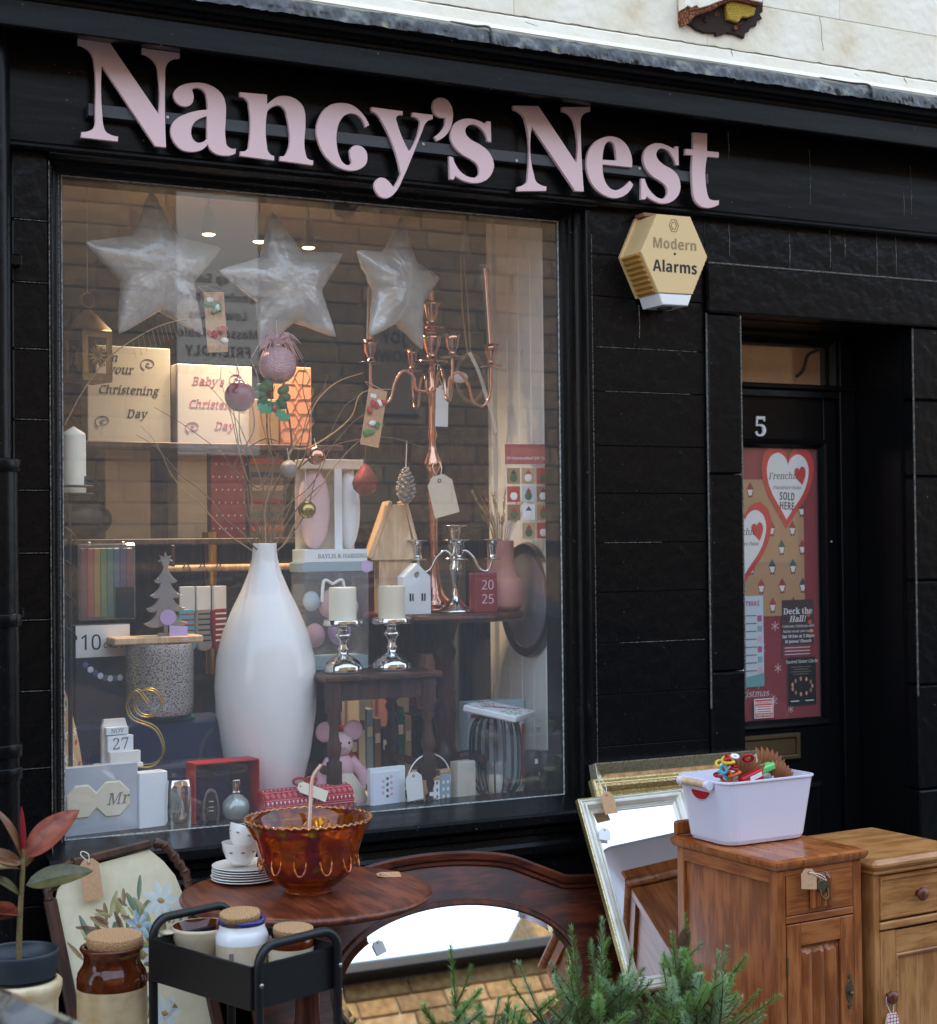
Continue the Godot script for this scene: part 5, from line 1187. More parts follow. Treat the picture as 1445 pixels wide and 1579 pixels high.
	var knob := [[0.0, 0.0], [0.009, 0.0], [0.008, 0.006], [0.011, 0.009], [0.017, 0.014], [0.018, 0.019], [0.014, 0.025], [0.006, 0.028], [0.0, 0.0285]]
	part(pdr, "knob", G.new().lathe(knob, 24), mt.table, Vector3(-0.005, 0.556, pf - 0.003), Vector3(90, 0, 0))
	var pdo := part(p, "door", G.new().box(Vector3(-pw / 2 + 0.048, 0.283, pf - 0.01), Vector3(0.056, 0.375, 0.016), 0.002), mt.pine)
	part(pdo, "stile", G.new().box(Vector3(pw / 2 - 0.048, 0.283, pf - 0.01), Vector3(0.056, 0.375, 0.016), 0.002), mt.pine)
	for q in [0.438, 0.123]: part(pdo, "rail", G.new().box(Vector3(0, q, pf - 0.01), Vector3(pw - 0.152, 0.06, 0.016), 0.002), mt.pine_h)
	part(pdo, "panel", G.new().box(Vector3(0, 0.28, pf - 0.016), Vector3(pw - 0.15, 0.26, 0.008)), mt.pine)
	part(pdo, "panel_moulding", G.new().sweep([Vector2(-pw / 2 + 0.088, 0.165), Vector2(pw / 2 - 0.088, 0.165), Vector2(pw / 2 - 0.088, 0.396), Vector2(-pw / 2 + 0.088, 0.396)], [[-0.002, pf - 0.012], [0.002, pf - 0.004], [0.008, pf - 0.001], [0.012, pf - 0.003]]), mt.pine_h)
	part(pdo, "knob", G.new().lathe(knob, 24), mt.table, Vector3(-pw / 2 + 0.045, 0.303, pf - 0.003), Vector3(90, 0, 0))
	var cl := thing("check_cloth", "small red and white checked fabric tag hanging from the pine cupboard knob", "cloth", p.transform * Vector3(-pw / 2 + 0.045, 0.262, pf + 0.012))
	var chk := Image.create_empty(16, 32, false, Image.FORMAT_RGB8)
	for yy in 32:
		for xx in 16: chk.set_pixel(xx, yy, S("c23a3a") if (xx % 4 == 0 or yy % 4 == 0) else S("f0ece6"))
	var cm := mat(Color.WHITE, 0.9); cm.albedo_texture = ImageTexture.create_from_image(chk); cm.texture_filter = BaseMaterial3D.TEXTURE_FILTER_NEAREST
	part(cl, "cloth", G.new().plate(outline("-14,0! 14,0! 18,-60 12,-72 -12,-72 -18,-60"), -0.003, 0.003, 0.002), cm)
	part(cl, "loop", G.new().tube(bez([Vector3(-0.004, 0.0, 0.0), Vector3(-0.012, 0.03, -0.008), Vector3(0.0, 0.05, -0.01), Vector3(0.012, 0.03, -0.008), Vector3(0.004, 0.0, 0.0)], 5), 0.0012, 6), mt.string)

func sprig(sd: int, len_m: float, nn: int, nl: float) -> Array:
	# a shoot along +y with needles all round: [stem, needles]
	var r := RandomNumberGenerator.new(); r.seed = sd
	var pts := []; var rad := []
	var bx := r.randf_range(-0.02, 0.02); var bz := r.randf_range(-0.02, 0.02)
	for i in 9:
		var t := i / 8.0
		pts.append(Vector3(bx * t * t, len_m * t, bz * t * t)); rad.append(0.0024 * (1.0 - t) + 0.0006)
	var nd := G.new()
	for i in nn:
		var t := pow(r.randf(), 0.85)
		var c := Vector3(bx * t * t, len_m * t, bz * t * t)
		var a := r.randf_range(0, TAU)
		var out := Vector3(cos(a), 0, sin(a))
		var lift := r.randf_range(0.35, 0.9) + 0.7 * pow(t, 6.0)
		var d := (out + Vector3.UP * lift).normalized()
		var l := nl * r.randf_range(0.65, 1.15) * (1.0 - 0.35 * pow(t, 5.0))
		var s := d.cross(Vector3.UP).normalized() * 0.0006
		var m := c + d * l * 0.5
		nd.flat(c - s * 0.6, c + s * 0.6, m + s, d.cross(s)); nd.flat(c - s * 0.6, m + s, m - s, d.cross(s)); nd.flat(m - s, m + s, c + d * l - Vector3(0, l * 0.06, 0), d.cross(s))
	return [G.new().tube(pts, rad, 6).mesh(), nd.mesh()]

func build_greenery() -> void:
	var long_s := []; var mid_s := []; var herb := []
	for i in 4: long_s.append(sprig(50 + i, 0.30, 620, 0.024))
	for i in 4: mid_s.append(sprig(60 + i, 0.15, 300, 0.021))
	for i in 3: herb.append(sprig(70 + i, 0.12, 200, 0.018))
	var put := func(t: Node3D, v: Array, base: Vector3, tip: Vector3, len_m: float, m: Material):
		var s := part(t, "branch", v[0], mt.twig)
		var y := (tip - base)
		var sc := y.length() / len_m
		var q := Quaternion(Vector3.UP, y.normalized())
		s.transform = Transform3D(Basis(q) * Basis(Vector3.UP, rng.randf() * TAU) * Basis.from_scale(Vector3(1, sc, 1) if sc < 1.4 else Vector3.ONE * sc), base)
		part(s, "needles", v[1], m)
	var trees := [[Vector3(0.655, 0, 0.93), "slender young fir at the left before the oval mirror", [[0.608, 0.628, 0.9], [0.70, 0.52, 0.93]], 0.13], [Vector3(0.97, 0, 0.93), "bushy young fir with forked tips before the oval mirror", [[0.905, 0.635, 0.91], [0.985, 0.652, 0.9], [0.865, 0.565, 0.95], [0.765, 0.575, 0.92], [1.05, 0.575, 0.93], [1.02, 0.53, 0.97], [0.94, 0.55, 0.97]], 0.22], [Vector3(1.22, 0, 0.93), "young fir beside the walnut cabinet", [[1.22, 0.635, 0.9], [1.33, 0.545, 0.91], [1.15, 0.60, 0.93], [1.27, 0.55, 0.96], [1.11, 0.55, 0.95], [1.18, 0.52, 0.99]], 0.2]]
	for ti in 3:
		var q: Array = trees[ti]
		var pot := thing("terracotta_pot", ["terracotta pot under the slender fir", "terracotta pot under the bushy fir", "terracotta pot under the fir by the walnut cabinet"][ti], "pot", q[0], 0, "pots of the young firs")
		part(pot, "pot", G.new().lathe([[0.0, 0.0], [0.06, 0.0], [0.08, 0.14], [0.09, 0.142], [0.094, 0.18], [0.085, 0.18], [0.08, 0.16], [0.0, 0.16]], 28), mt.terracotta)
		part(pot, "soil", G.new().lathe([[0.081, 0.161], [0.04, 0.17], [0.0, 0.172]], 16), mt.soil)
		var t := thing("young_fir", q[1], "fir tree", q[0] + Vector3(0, 0.17, 0), 0, "young firs in front of the mirrors")
		var o: Vector3 = q[0] + Vector3(0, 0.17, 0)
		part(t, "trunk", G.new().tube([Vector3.ZERO, Vector3(0.004, 0.12, 0), Vector3(-0.002, 0.24, 0)], [0.008, 0.006, 0.004], 8), mt.twig)
		var k := 0
		for tip in q[2]:
			var e := Vector3(tip[0], tip[1], tip[2]) - o
			var bs := Vector3(e.x * 0.25, 0.08 + 0.03 * (k % 3), e.z * 0.25)
			put.call(t, long_s[k % 4], bs, e, 0.30, mt.needles if k % 2 == 0 else mt.needles_blue)
			# side shoots
			for j in 7:
				var f := 0.2 + 0.08 * j
				var a := rng.randf() * TAU
				var l := 0.07 + 0.05 * (1.0 - f) + rng.randf_range(-0.01, 0.02)
				var c := bs.lerp(e, f)
				put.call(t, mid_s[rng.randi() % 4], c, c + Vector3(cos(a) * l * 0.75, l * 0.75, sin(a) * l * 0.75), 0.15, mt.needles if rng.randf() < 0.6 else mt.needles_blue)
			k += 1
		for j in 24:
			var a := rng.randf() * TAU
			var r0: float = q[3] * sqrt(rng.randf())
			var c := Vector3(cos(a) * r0 * 0.3, rng.randf_range(0.06, 0.2), sin(a) * r0 * 0.3)
			var e := Vector3(cos(a) * r0, rng.randf_range(0.22, 0.38) - r0 * 0.3, sin(a) * r0)
			put.call(t, mid_s[rng.randi() % 4], c, c.lerp(e, 1.0), 0.15, mt.needles if rng.randf() < 0.5 else mt.needles_blue)
	var pp := thing("terracotta_pot", "terracotta pot under the rosemary bush in front of the firs", "pot", Vector3(1.02, 0, 1.12), 0, "pots of the young firs")
	part(pp, "pot", G.new().lathe([[0.0, 0.0], [0.06, 0.0], [0.08, 0.14], [0.09, 0.142], [0.094, 0.18], [0.085, 0.18], [0.08, 0.16], [0.0, 0.16]], 28), mt.terracotta)
	part(pp, "soil", G.new().lathe([[0.081, 0.161], [0.04, 0.17], [0.0, 0.172]], 16), mt.soil)
	var h := thing("rosemary_bush", "low grey green rosemary bush in front of the young firs", "bush", Vector3(1.02, 0.172, 1.12))
	for i in 70:
		var a := rng.randf() * TAU
		var r0 := 0.15 * sqrt(rng.randf())
		var b := Vector3(cos(a) * r0 * 0.35, 0.02, sin(a) * r0 * 0.35)
		var e := Vector3(cos(a) * r0, rng.randf_range(0.2, 0.285) - r0 * 0.3, sin(a) * r0)
		var m0 := b.lerp(e, 0.5)
		part(h, "twig", G.new().tube([b, m0, e], [0.002, 0.0016, 0.001], 5), mt.twig)
		put.call(h, herb[rng.randi() % 3], m0, e, 0.12, mt.herb)
	var te := thing("teasel", "dried brown teasel head standing among the firs", "teasel", Vector3(1.17, 0.17, 0.95))
	part(te, "stem", G.new().tube(bez([Vector3(-0.03, 0.0, 0.02), Vector3(-0.035, 0.15, 0.0), Vector3(0.01, 0.31, -0.03), Vector3(0.035, 0.375, -0.045)], 6), 0.0028, 7), mt.dry)
	var hd := G.new().ball(Vector3.ZERO, Vector3(0.014, 0.032, 0.014), 14, 10)
	for i in 420:
		var a := rng.randf() * TAU; var yy := rng.randf_range(-1, 1)
		var rr := sqrt(1 - yy * yy)
		var p := Vector3(cos(a) * rr * 0.014, yy * 0.032, sin(a) * rr * 0.014)
		var d := Vector3(cos(a) * rr, yy * 0.5 + 0.35, sin(a) * rr).normalized()
		var s := d.cross(Vector3.UP).normalized() * 0.0007
		hd.flat(p - s, p + s, p + d * 0.006, d.cross(s))
	part(te, "head", hd, mt.dry, Vector3(0.043, 0.402, -0.05), Vector3(5, 0, -14))

func more_materials() -> void:
	mt.louvre = mat(S("b9863a"), 0.5)
	mt.faded_ink = mat(S("9a825a"), 0.7)
	mt.stem = tri_tex(mat(Color.WHITE, 0.6), ramp(gray(80, 0.04), [[0.0, S("6a4a34")], [0.5, S("7d6a44")], [1.0, S("6f7a48")]]), 12.0)
	mt.shoot = mat(S("8e2430"), 0.4)
	mt.leaf_red = tri_tex(mat(Color.WHITE, 0.42), ramp(gray(81, 0.02), [[0.0, S("6e2b1c")], [0.5, S("8f4630")], [1.0, S("a8573a")]]), 7.0)
	mt.leaf_olive = tri_tex(mat(Color.WHITE, 0.35), ramp(gray(82, 0.02), [[0.0, S("3e3c20")], [0.6, S("59552e")], [1.0, S("6f5a38")]]), 7.0)
	mt.leaf_mixed = tri_tex(mat(Color.WHITE, 0.38), ramp(gray(83, 0.02), [[0.0, S("5d3a26")], [0.5, S("7c5236")], [1.0, S("6a6a3c")]]), 7.0)
	mt.stoneware_pale = tri_tex(mat(Color.WHITE, 0.3), ramp(gray(84, 0.02), [[0.0, S("cbb594")], [1.0, S("ddcbaf")]]), 4.0)
	var iri := ramp(gray(85, 0.02, 256, 256, 4), [[0.0, S("7d2a12")], [0.3, S("c4641a")], [0.45, S("d98a22")], [0.55, S("a8453c")], [0.62, S("8e3a6a")], [0.7, S("6d8a3a")], [0.8, S("c97a1c")], [1.0, S("e0a63c")]])
	mt.amber_out = tri_tex(mat(Color.WHITE, 0.1, 0.55), iri, 5.0, mt.t_fine, 0.12)
	mt.amber_out.clearcoat_enabled = true; mt.amber_out.clearcoat = 0.8; mt.amber_out.clearcoat_roughness = 0.04
	mt.amber_in = tri_tex(mat(Color.WHITE, 0.12, 0.7), ramp(gray(86, 0.02), [[0.0, S("a86a1c")], [0.4, S("d8a840")], [0.6, S("e5c77a")], [0.75, S("d89ab0")], [1.0, S("b9d09a")]]), 5.0)
	mt.amber_glass = tri_tex(mat(Color(1.0, 0.92, 0.85, 0.14), 0.06), ramp(gray(95, 0.012, 256, 256, 3), [[0.0, S("a83a14")], [0.35, S("d8741c")], [0.5, S("e8962c")], [0.62, S("b54a48")], [0.72, S("9a4a6e")], [0.82, S("9c9a3e")], [1.0, S("e09a30")]]), 3.0)
	mt.amber_glass.refraction_enabled = true; mt.amber_glass.refraction_scale = 0.05
	mt.pink_glass = mat(S("c9a08c"), 0.08, 0.2)
	mt.walnut_top = mt.walnut.duplicate()
	mt.walnut_top.roughness = 0.24
	mt.yellow = mat(S("e0b93a"), 0.8); mt.sky_blue = mat(S("5fb4c9"), 0.8); mt.orange = mat(S("d9662b"), 0.8)
	mt.feather = mat(S("8a5230"), 0.8); mt.grey_felt = mat(S("9b9690"), 0.95); mt.lime = mat(S("6cc46a"), 0.4)
	mt.terracotta = tri_tex(mat(Color.WHITE, 0.85), ramp(gray(87, 0.03), [[0.0, S("8a4a32")], [1.0, S("b56c4c")]]), 5.0)
	mt.needles = mat(S("6f9246"), 0.5); mt.needles_blue = mat(S("8ca878"), 0.5)
	for m in [mt.needles, mt.needles_blue]:
		m.backlight_enabled = true; m.backlight = Color(0.25, 0.3, 0.15)
	mt.herb = mat(S("8fa878"), 0.6); mt.twig = mat(S("5a4a30"), 0.8); mt.dry = mat(S("5d412c"), 0.9)
	mt.car_blue = mat(S("1a2c63"), 0.22); mt.car_blue.clearcoat_enabled = true; mt.car_blue.clearcoat = 1.0; mt.car_blue.clearcoat_roughness = 0.03
	mt.car_silver = mat(S("7d8c9c"), 0.3, 0.3); mt.car_silver.clearcoat_enabled = true; mt.car_silver.clearcoat = 1.0; mt.car_silver.clearcoat_roughness = 0.03
	mt.car_glass = mat(S("14181c"), 0.05); mt.tyre = mat(S("1a1a1a"), 0.85)
	mt.satin = tri_tex(mat(S("bdbcb8"), 0.34, 0.3), null, 4.0, ImageTexture.create_from_image(gray(88, 0.03, 256, 256, 4)), 0.17)
	mt.lilac = mat(S("c7a9d4"), 0.7); mt.blush = mat(S("e0b4bc"), 0.85); mt.pale_pink = mat(S("e3c3c4"), 0.8)
	mt.magenta = mat(S("7a0f3c"), 0.12); mt.holly = mat(S("1f5c34"), 0.55); mt.mint = mat(S("2f9a72"), 0.5)
	mt.glitter_red = tri_tex(mat(Color.WHITE, 0.35, 0.5), ramp(gray(89, 0.3, 256, 256, 2), [[0.0, S("3a0408")], [0.5, S("7a0e18")], [0.75, S("a8303a")], [1.0, S("d98a8a")]]), 14.0, mt.t_fine, 0.25)
	mt.glitter_pink = tri_tex(mat(Color.WHITE, 0.25, 0.5), ramp(gray(90, 0.3, 256, 256, 2), [[0.0, S("b07a84")], [0.5, S("d9a8b0")], [0.8, S("f2dcdf")], [1.0, S("ffffff")]]), 12.0, mt.t_fine, 0.25)
	mt.glitter_silver = tri_tex(mat(Color.WHITE, 0.3, 0.6), ramp(gray(91, 0.3, 256, 256, 2), [[0.0, S("5d534c")], [0.5, S("a0948c")], [0.8, S("d9d2ca")], [1.0, S("ffffff")]]), 12.0, mt.t_fine, 0.25)
	mt.bark = tri_tex(mat(Color.WHITE, 0.8), ramp(gray(92, 0.05), [[0.0, S("3f2c22")], [0.5, S("6f5242")], [1.0, S("8f7460")]]), 10.0)
	mt.pale_bark = mat(S("a5865e"), 0.8)
	mt.crackle = tri_tex(mat(Color.WHITE, 0.15, 0.3), ramp(gray(93, 0.12, 256, 256, 3, FastNoiseLite.TYPE_CELLULAR), [[0.0, S("e6ebe8")], [0.5, S("a9b3ae")], [1.0, S("4d5a56")]]), 22.0)
	mt.lace = tri_tex(mat(Color.WHITE, 0.35, 0.5), ramp(gray(94, 0.09, 256, 256, 2, FastNoiseLite.TYPE_CELLULAR), [[0.0, S("d8d6d2")], [0.45, S("b7b4ae")], [0.6, S("6d6a66")], [1.0, S("55524e")]]), 9.0)
	mt.gilt = mat(S("a8843a"), 0.25, 1.0)
	mt.gold_bauble = mat(S("a89a5a"), 0.2, 0.9)
	mt.tan_box = mat(S("a08058"), 0.8); mt.tan_dark = mat(S("7d5f3f"), 0.8); mt.tan_pale = mat(S("b99b72"), 0.8)
	mt.salmon = mat(S("e39a7a"), 0.6); mt.rose_clay = mat(S("cc8d80"), 0.7); mt.snow = mat(S("e9eef0"), 0.6)
	mt.ice_blue = mat(S("b7cdd6"), 0.6); mt.teal_box = mat(S("93a9b3"), 0.5)

func block(called: String, label: String, cat: String, at: Vector3, size: Vector3, m: Material, turn := 0.0, group := "", bev := 0.002) -> Node3D:
	# a closed box standing on at
	var t := thing(called, label, cat, at, turn, group)
	part(t, "box", G.new().box(Vector3(0, size.y / 2, 0), size, bev), m)
	return t

func star_mesh(r_out: float, r_in: float, thick: float, sd: int) -> G:
	var g := G.new()
	var nz := FastNoiseLite.new(); nz.seed = sd; nz.frequency = 14.0; nz.fractal_octaves = 2
	var rings := 16; var segs := 100
	for face in [1.0, -1.0]:
		var pts := []
		for i in rings + 1:
			var row := []
			for k in segs:
				var th := TAU * k / segs
				var ph := fposmod(th, TAU / 5.0)
				if ph > TAU / 10.0: ph = TAU / 5.0 - ph
				var al := TAU / 10.0
				var rr := r_out * r_in * sin(al) / (r_out * sin(ph) + r_in * sin(al - ph))
				# a stuffed point is rounded off and sides bulge
				rr = minf(rr, r_out * 0.965) 
				var f := float(i) / rings
				var rad := rr * sin(f * PI / 2)
				var p := Vector2(sin(th), cos(th)) * rad
				var wid := lerpf(1.0, 0.3, clampf((rad - r_in * 0.7) / (r_out - r_in * 0.7), 0.0, 1.0))
				var z := thick * wid * pow(cos(f * PI / 2), 0.75)
				var edge := sin(PI * f)
				z += edge * f * f * 0.011 * nz.get_noise_2d(th * 0.42, f * 0.05) + edge * 0.008 * nz.get_noise_2d(p.x * 0.6, p.y * 0.6)
				row.append(Vector3(p.x, p.y, maxf(z, 0.0) * face if i < rings else 0.0))
			pts.append(row)
		var nrm := []
		for i in rings + 1:
			var row := []
			for k in segs:
				var a: Vector3 = pts[mini(i + 1, rings)][k] - pts[maxi(i - 1, 0)][k]
				var b: Vector3 = pts[i][(k + 1) % segs] - pts[i][(k - 1 + segs) % segs]
				var c := a.cross(b)
				if i == 0 or c.length() < 1e-10: c = Vector3(0, 0, face)
				c = c.normalized()
				row.append(c if c.z * face >= 0.0 else -c)
			nrm.append(row)
		for i in rings:
			for k in segs:
				var l := (k + 1) % segs
				if i > 0: g.tri(pts[i][k], pts[i][l], pts[i + 1][l], nrm[i][k], nrm[i][l], nrm[i + 1][l])
				g.tri(pts[i][k], pts[i + 1][l], pts[i + 1][k], nrm[i][k], nrm[i + 1][l], nrm[i + 1][k])
	return g

func hanger(t: Node3D, from: Vector3, to: Vector3, m: Material, r := 0.0008) -> void:
	part(t, "string", G.new().tube([from, to], r, 5), m)

func build_window_top() -> void:
	var sl := ["silver star cushion at the left under the spotlights", "crinkled silver star cushion in the middle of the window", "silver star cushion turned sideways beside the copper candelabra"]
	var at := [Vector3(0.306, 2.255, -0.27), Vector3(0.675, 2.235, -0.25), Vector3(1.03, 2.255, -0.27)]
	var rot := [Vector3(0, 12, 4), Vector3(0, 6, 12), Vector3(0, 28, -4)]
	var rs := [0.225, 0.215, 0.215]
	for i in 3:
		var s := thing("star_cushion", sl[i], "cushion", at[i], 0, "silver star cushions hanging in the window")
		s.rotation_degrees = rot[i]
		part(s, "cushion", star_mesh(rs[i], rs[i] * 0.5, 0.05, 100 + i), mt.satin)
		var up: Vector3 = s.transform.basis.inverse() * Vector3(0, 2.62 - at[i].y, 0)
		hanger(s, Vector3(0, rs[i] * 0.955, 0), up, mt.string)
	# spotlights on a bar
	var tr := thing("spotlight_bar", "ceiling bar with small lit spotlights behind the silver stars", "light", Vector3(0.7, 2.575, -0.62))
	part(tr, "bar", G.new().tube([Vector3(-0.36, 0.01, 0), Vector3(0.38, -0.012, 0)], 0.006, 10), mt.chrome)
	for x in [-0.3, 0.3]: part(tr, "bracket", G.new().tube([Vector3(x, 0.045, 0), Vector3(x, 0.0, 0)], 0.004, 8), mt.chrome)
	var k := 0
	for q in [[0.563, 2.435], [0.723, 2.425], [0.882, 2.418]]:
		var o := Vector3(q[0] - 0.7, q[1] - 2.575, 0.0)
		var lamp := part(tr, "spotlight", G.new().lathe([[0.02, 0.0], [0.021, 0.012], [0.019, 0.014], [0.021, 0.018], [0.0185, 0.022], [0.02, 0.026], [0.017, 0.03], [0.0185, 0.034], [0.015, 0.05], [0.011, 0.08], [0.008, 0.09], [0.0, 0.092]], 24), mt.steel, o)
		part(lamp, "stalk", G.new().tube([Vector3(0, 0.09, 0), Vector3(0, 0.14, 0)], 0.004, 8), mt.chrome)
		var glow := mat(S("fff0d0"), 0.4)
		glow.emission_enabled = true; glow.emission = S("ffdca8"); glow.emission_energy_multiplier = 6.0
		part(lamp, "bulb", G.new().ball(Vector3(0, 0.001, 0), Vector3(0.0195, 0.006, 0.0195), 16, 8), glow)
		var sp := SpotLight3D.new()
		sp.name = "spotlight_beam"
		add_child(sp, true)
		sp.position = Vector3(q[0], q[1] - 0.008, -0.62)
		sp.rotation_degrees = Vector3(-90, 0, 0)
		sp.spot_angle = 65.0; sp.spot_attenuation = 2.0; sp.spot_range = 6.0
		sp.light_color = S("ffe2b8"); sp.light_energy = 0.42; sp.light_size = 0.02; sp.shadow_enabled = true
		k += 1
	# copper candelabra
	var c := thing("copper_candelabra", "tall copper candelabra with wrapped candles on the inside table", "candelabra", Vector3(1.205, 1.2905, -0.42))
	part(c, "base", G.new().lathe([[0.0, 0.0], [0.07, 0.0], [0.072, 0.006], [0.07, 0.012], [0.055, 0.018], [0.05, 0.026], [0.052, 0.034], [0.035, 0.05], [0.022, 0.08], [0.016, 0.12]], 36), mt.copper)
	part(c, "column", G.new().lathe([[0.016, 0.12], [0.012, 0.2], [0.014, 0.3], [0.02, 0.36], [0.014, 0.375], [0.02, 0.4], [0.012, 0.42], [0.026, 0.44], [0.03, 0.455], [0.014, 0.49], [0.01, 0.52], [0.016, 0.54], [0.012, 0.56], [0.01, 0.62], [0.012, 0.66], [0.022, 0.675], [0.014, 0.69], [0.01, 0.73], [0.012, 0.755], [0.05, 0.762], [0.052, 0.768], [0.02, 0.772], [0.016, 0.79], [0.026, 0.81], [0.03, 0.835], [0.036, 0.845], [0.02, 0.848], [0.014, 0.86], [0.045, 0.866], [0.046, 0.871], [0.016, 0.875], [0.014, 0.895], [0.022, 0.915], [0.026, 0.94], [0.034, 0.95], [0.0, 0.95]], 32), mt.copper)
	part(c, "candle", G.new().lathe([[0.0, 0.94], [0.0105, 0.94], [0.0105, 1.05], [0.0, 1.055]], 16), mt.copper)
	for i in 4:
		var arm := Node3D.new()
		var a := PI / 2 * i + 0.12
		var d := Vector3(cos(a), 0, sin(a))
		var path := bez([d * 0.012 + Vector3(0, 0.675, 0), d * 0.05 + Vector3(0, 0.68, 0), d * 0.06 + Vector3(0, 0.72, 0), d * 0.09 + Vector3(0, 0.735, 0), d * 0.118 + Vector3(0, 0.7, 0), d * 0.135 + Vector3(0, 0.645, 0), d * 0.17 + Vector3(0, 0.635, 0), d * 0.192 + Vector3(0, 0.68, 0), d * 0.195 + Vector3(0, 0.755, 0)], 6)
		var am := part(c, "arm", G.new().tube(path, 0.005, 10), mt.copper)
		part(am, "drip_pan", G.new().lathe([[0.0, 0.752], [0.036, 0.755], [0.038, 0.759], [0.012, 0.762], [0.01, 0.775], [0.018, 0.79], [0.02, 0.81], [0.027, 0.825], [0.0, 0.826]], 28, d * 0.195), mt.copper)
		if i in [0, 2]:
			part(am, "candle", G.new().tube([d * 0.195 + Vector3(0, 0.82, 0), d * (0.18 if i == 0 else 0.182) + Vector3(0, 1.06, 0)], 0.0105, 14), mt.copper)
			part(am, "wrapper", G.new().tube([d * 0.195 + Vector3(0, 0.828, 0), d * (0.185 if i == 0 else 0.19) + Vector3(0, 0.97, 0), d * 0.178 + Vector3(0, 1.075, 0)], [0.012, 0.0125, 0.019], 9, false, false), mt.clear)
	tag_card("blank white card tag hanging on the copper candelabra", Vector3(1.215, 1.978, -0.365), Vector3(0, 0, -2), 0.042, 0.125, mt.paper, Vector3(1.212, 2.045, -0.385))
	tag_card("wide cream card tag hanging at the middle of the copper candelabra", Vector3(1.20, 1.705, -0.37), Vector3(0, 0, 14), 0.085, 0.125, mt.cream_card, Vector3(1.205, 1.75, -0.39))
	# ribbon hung rattan shapes at the right
	var rb := thing("ribbon_ornament", "wicker ornament with white ribbon hanging by the white partition", "ornament", Vector3(1.37, 2.02, -0.5))
	part(rb, "ring", G.new().tube(ring_pts(Vector3(0.01, 0.0, 0), 0.05, 30, 2, 0.075), 0.006, 8, true), mt.bark)
	part(rb, "ribbon", G.new().tube(bez([Vector3(0, 0.08, 0.01), Vector3(0.03, 0.02, 0.015), Vector3(0.07, -0.09, 0.01), Vector3(0.1, -0.17, 0.0)], 6), 0.006, 6), mt.paper)
	part(rb, "bow", G.new().ball(Vector3(-0.035, 0.0, 0.01), Vector3(0.03, 0.018, 0.01), 14, 8), mt.paper)
	part(rb, "cord", G.new().tube(bez([Vector3(0, 0.07, 0), Vector3(-0.02, 0.25, 0), Vector3(-0.018, 0.42, 0), Vector3(-0.005, 0.6, 0)], 5), 0.0025, 6), mt.pale_bark)
	part(rb, "cord", G.new().tube(bez([Vector3(0.01, 0.07, 0), Vector3(0.0, 0.25, 0), Vector3(-0.012, 0.42, 0), Vector3(-0.005, 0.6, 0)], 5), 0.0025, 6), mt.pale_bark)
	# perforated lantern at the left
	var l := thing("hanging_lantern", "bronze lantern pierced with snowflakes hanging at the left of the window", "lantern", Vector3(0.146, 1.955, -0.4), 20)
	var bronze := mat(S("7d6238"), 0.35, 0.8)
	for i in 4:
		var pl := part(l, "side", G.new().sweep([Vector2(-0.03, 0.02), Vector2(0.03, 0.02), Vector2(0.03, 0.12), Vector2(-0.03, 0.12)], [[0.0, 0.045], [0.0, 0.048], [0.018, 0.048], [0.018, 0.045], [0.0, 0.045]]), bronze, Vector3.ZERO, Vector3(0, 90 * i, 0))
		for k2 in 6:
			part(pl, "snowflake_bar", G.new().box(Vector3.ZERO, Vector3(0.006, 0.052, 0.002)), bronze, Vector3(0, 0.07, 0.0465), Vector3(0, 0, 30 * k2))
	part(l, "roof", G.new().lathe([[0.068, 0.138], [0.066, 0.142], [0.035, 0.175], [0.012, 0.2], [0.0, 0.204]], 4), bronze, Vector3.ZERO, Vector3(0, 45, 0))
	part(l, "floor", G.new().box(Vector3(0, 0.0, 0), Vector3(0.098, 0.006, 0.098), 0.002), bronze)
	part(l, "ring", G.new().tube(ring_pts(Vector3(0, 0.225, 0), 0.02, 18), 0.003, 7, true), bronze)
	hanger(l, Vector3(0, 0.245, 0), Vector3(0, 0.662, 0), mt.string, 0.0012)
	var gr := thing("arched_stalk", "dry grass stalk arching up from the pillar candle", "stalk", Vector3(0.028, 1.81, -0.15))
	var arc := []
	for q in [[0.028, 1.815], [0.079, 1.910], [0.147, 1.997], [0.234, 2.061], [0.304, 2.094], [0.361, 2.107]]: arc.append(Vector3(q[0] - 0.028, q[1] - 1.81, 0))
	part(gr, "stem", G.new().tube(bez(arc, 6), 0.0018, 6), mt.pale_bark)
	var awn := G.new()
	for i in 26:
		var f := 0.55 + 0.44 * i / 26.0
		var pa: Vector3 = bez(arc, 6)[int(f * 30)]
		awn.tube([pa, pa + Vector3(0.01, -0.03 - 0.02 * sin(f * PI), 0.004)], 0.0004, 4)
	part(gr, "awns", awn, mt.pale_bark)

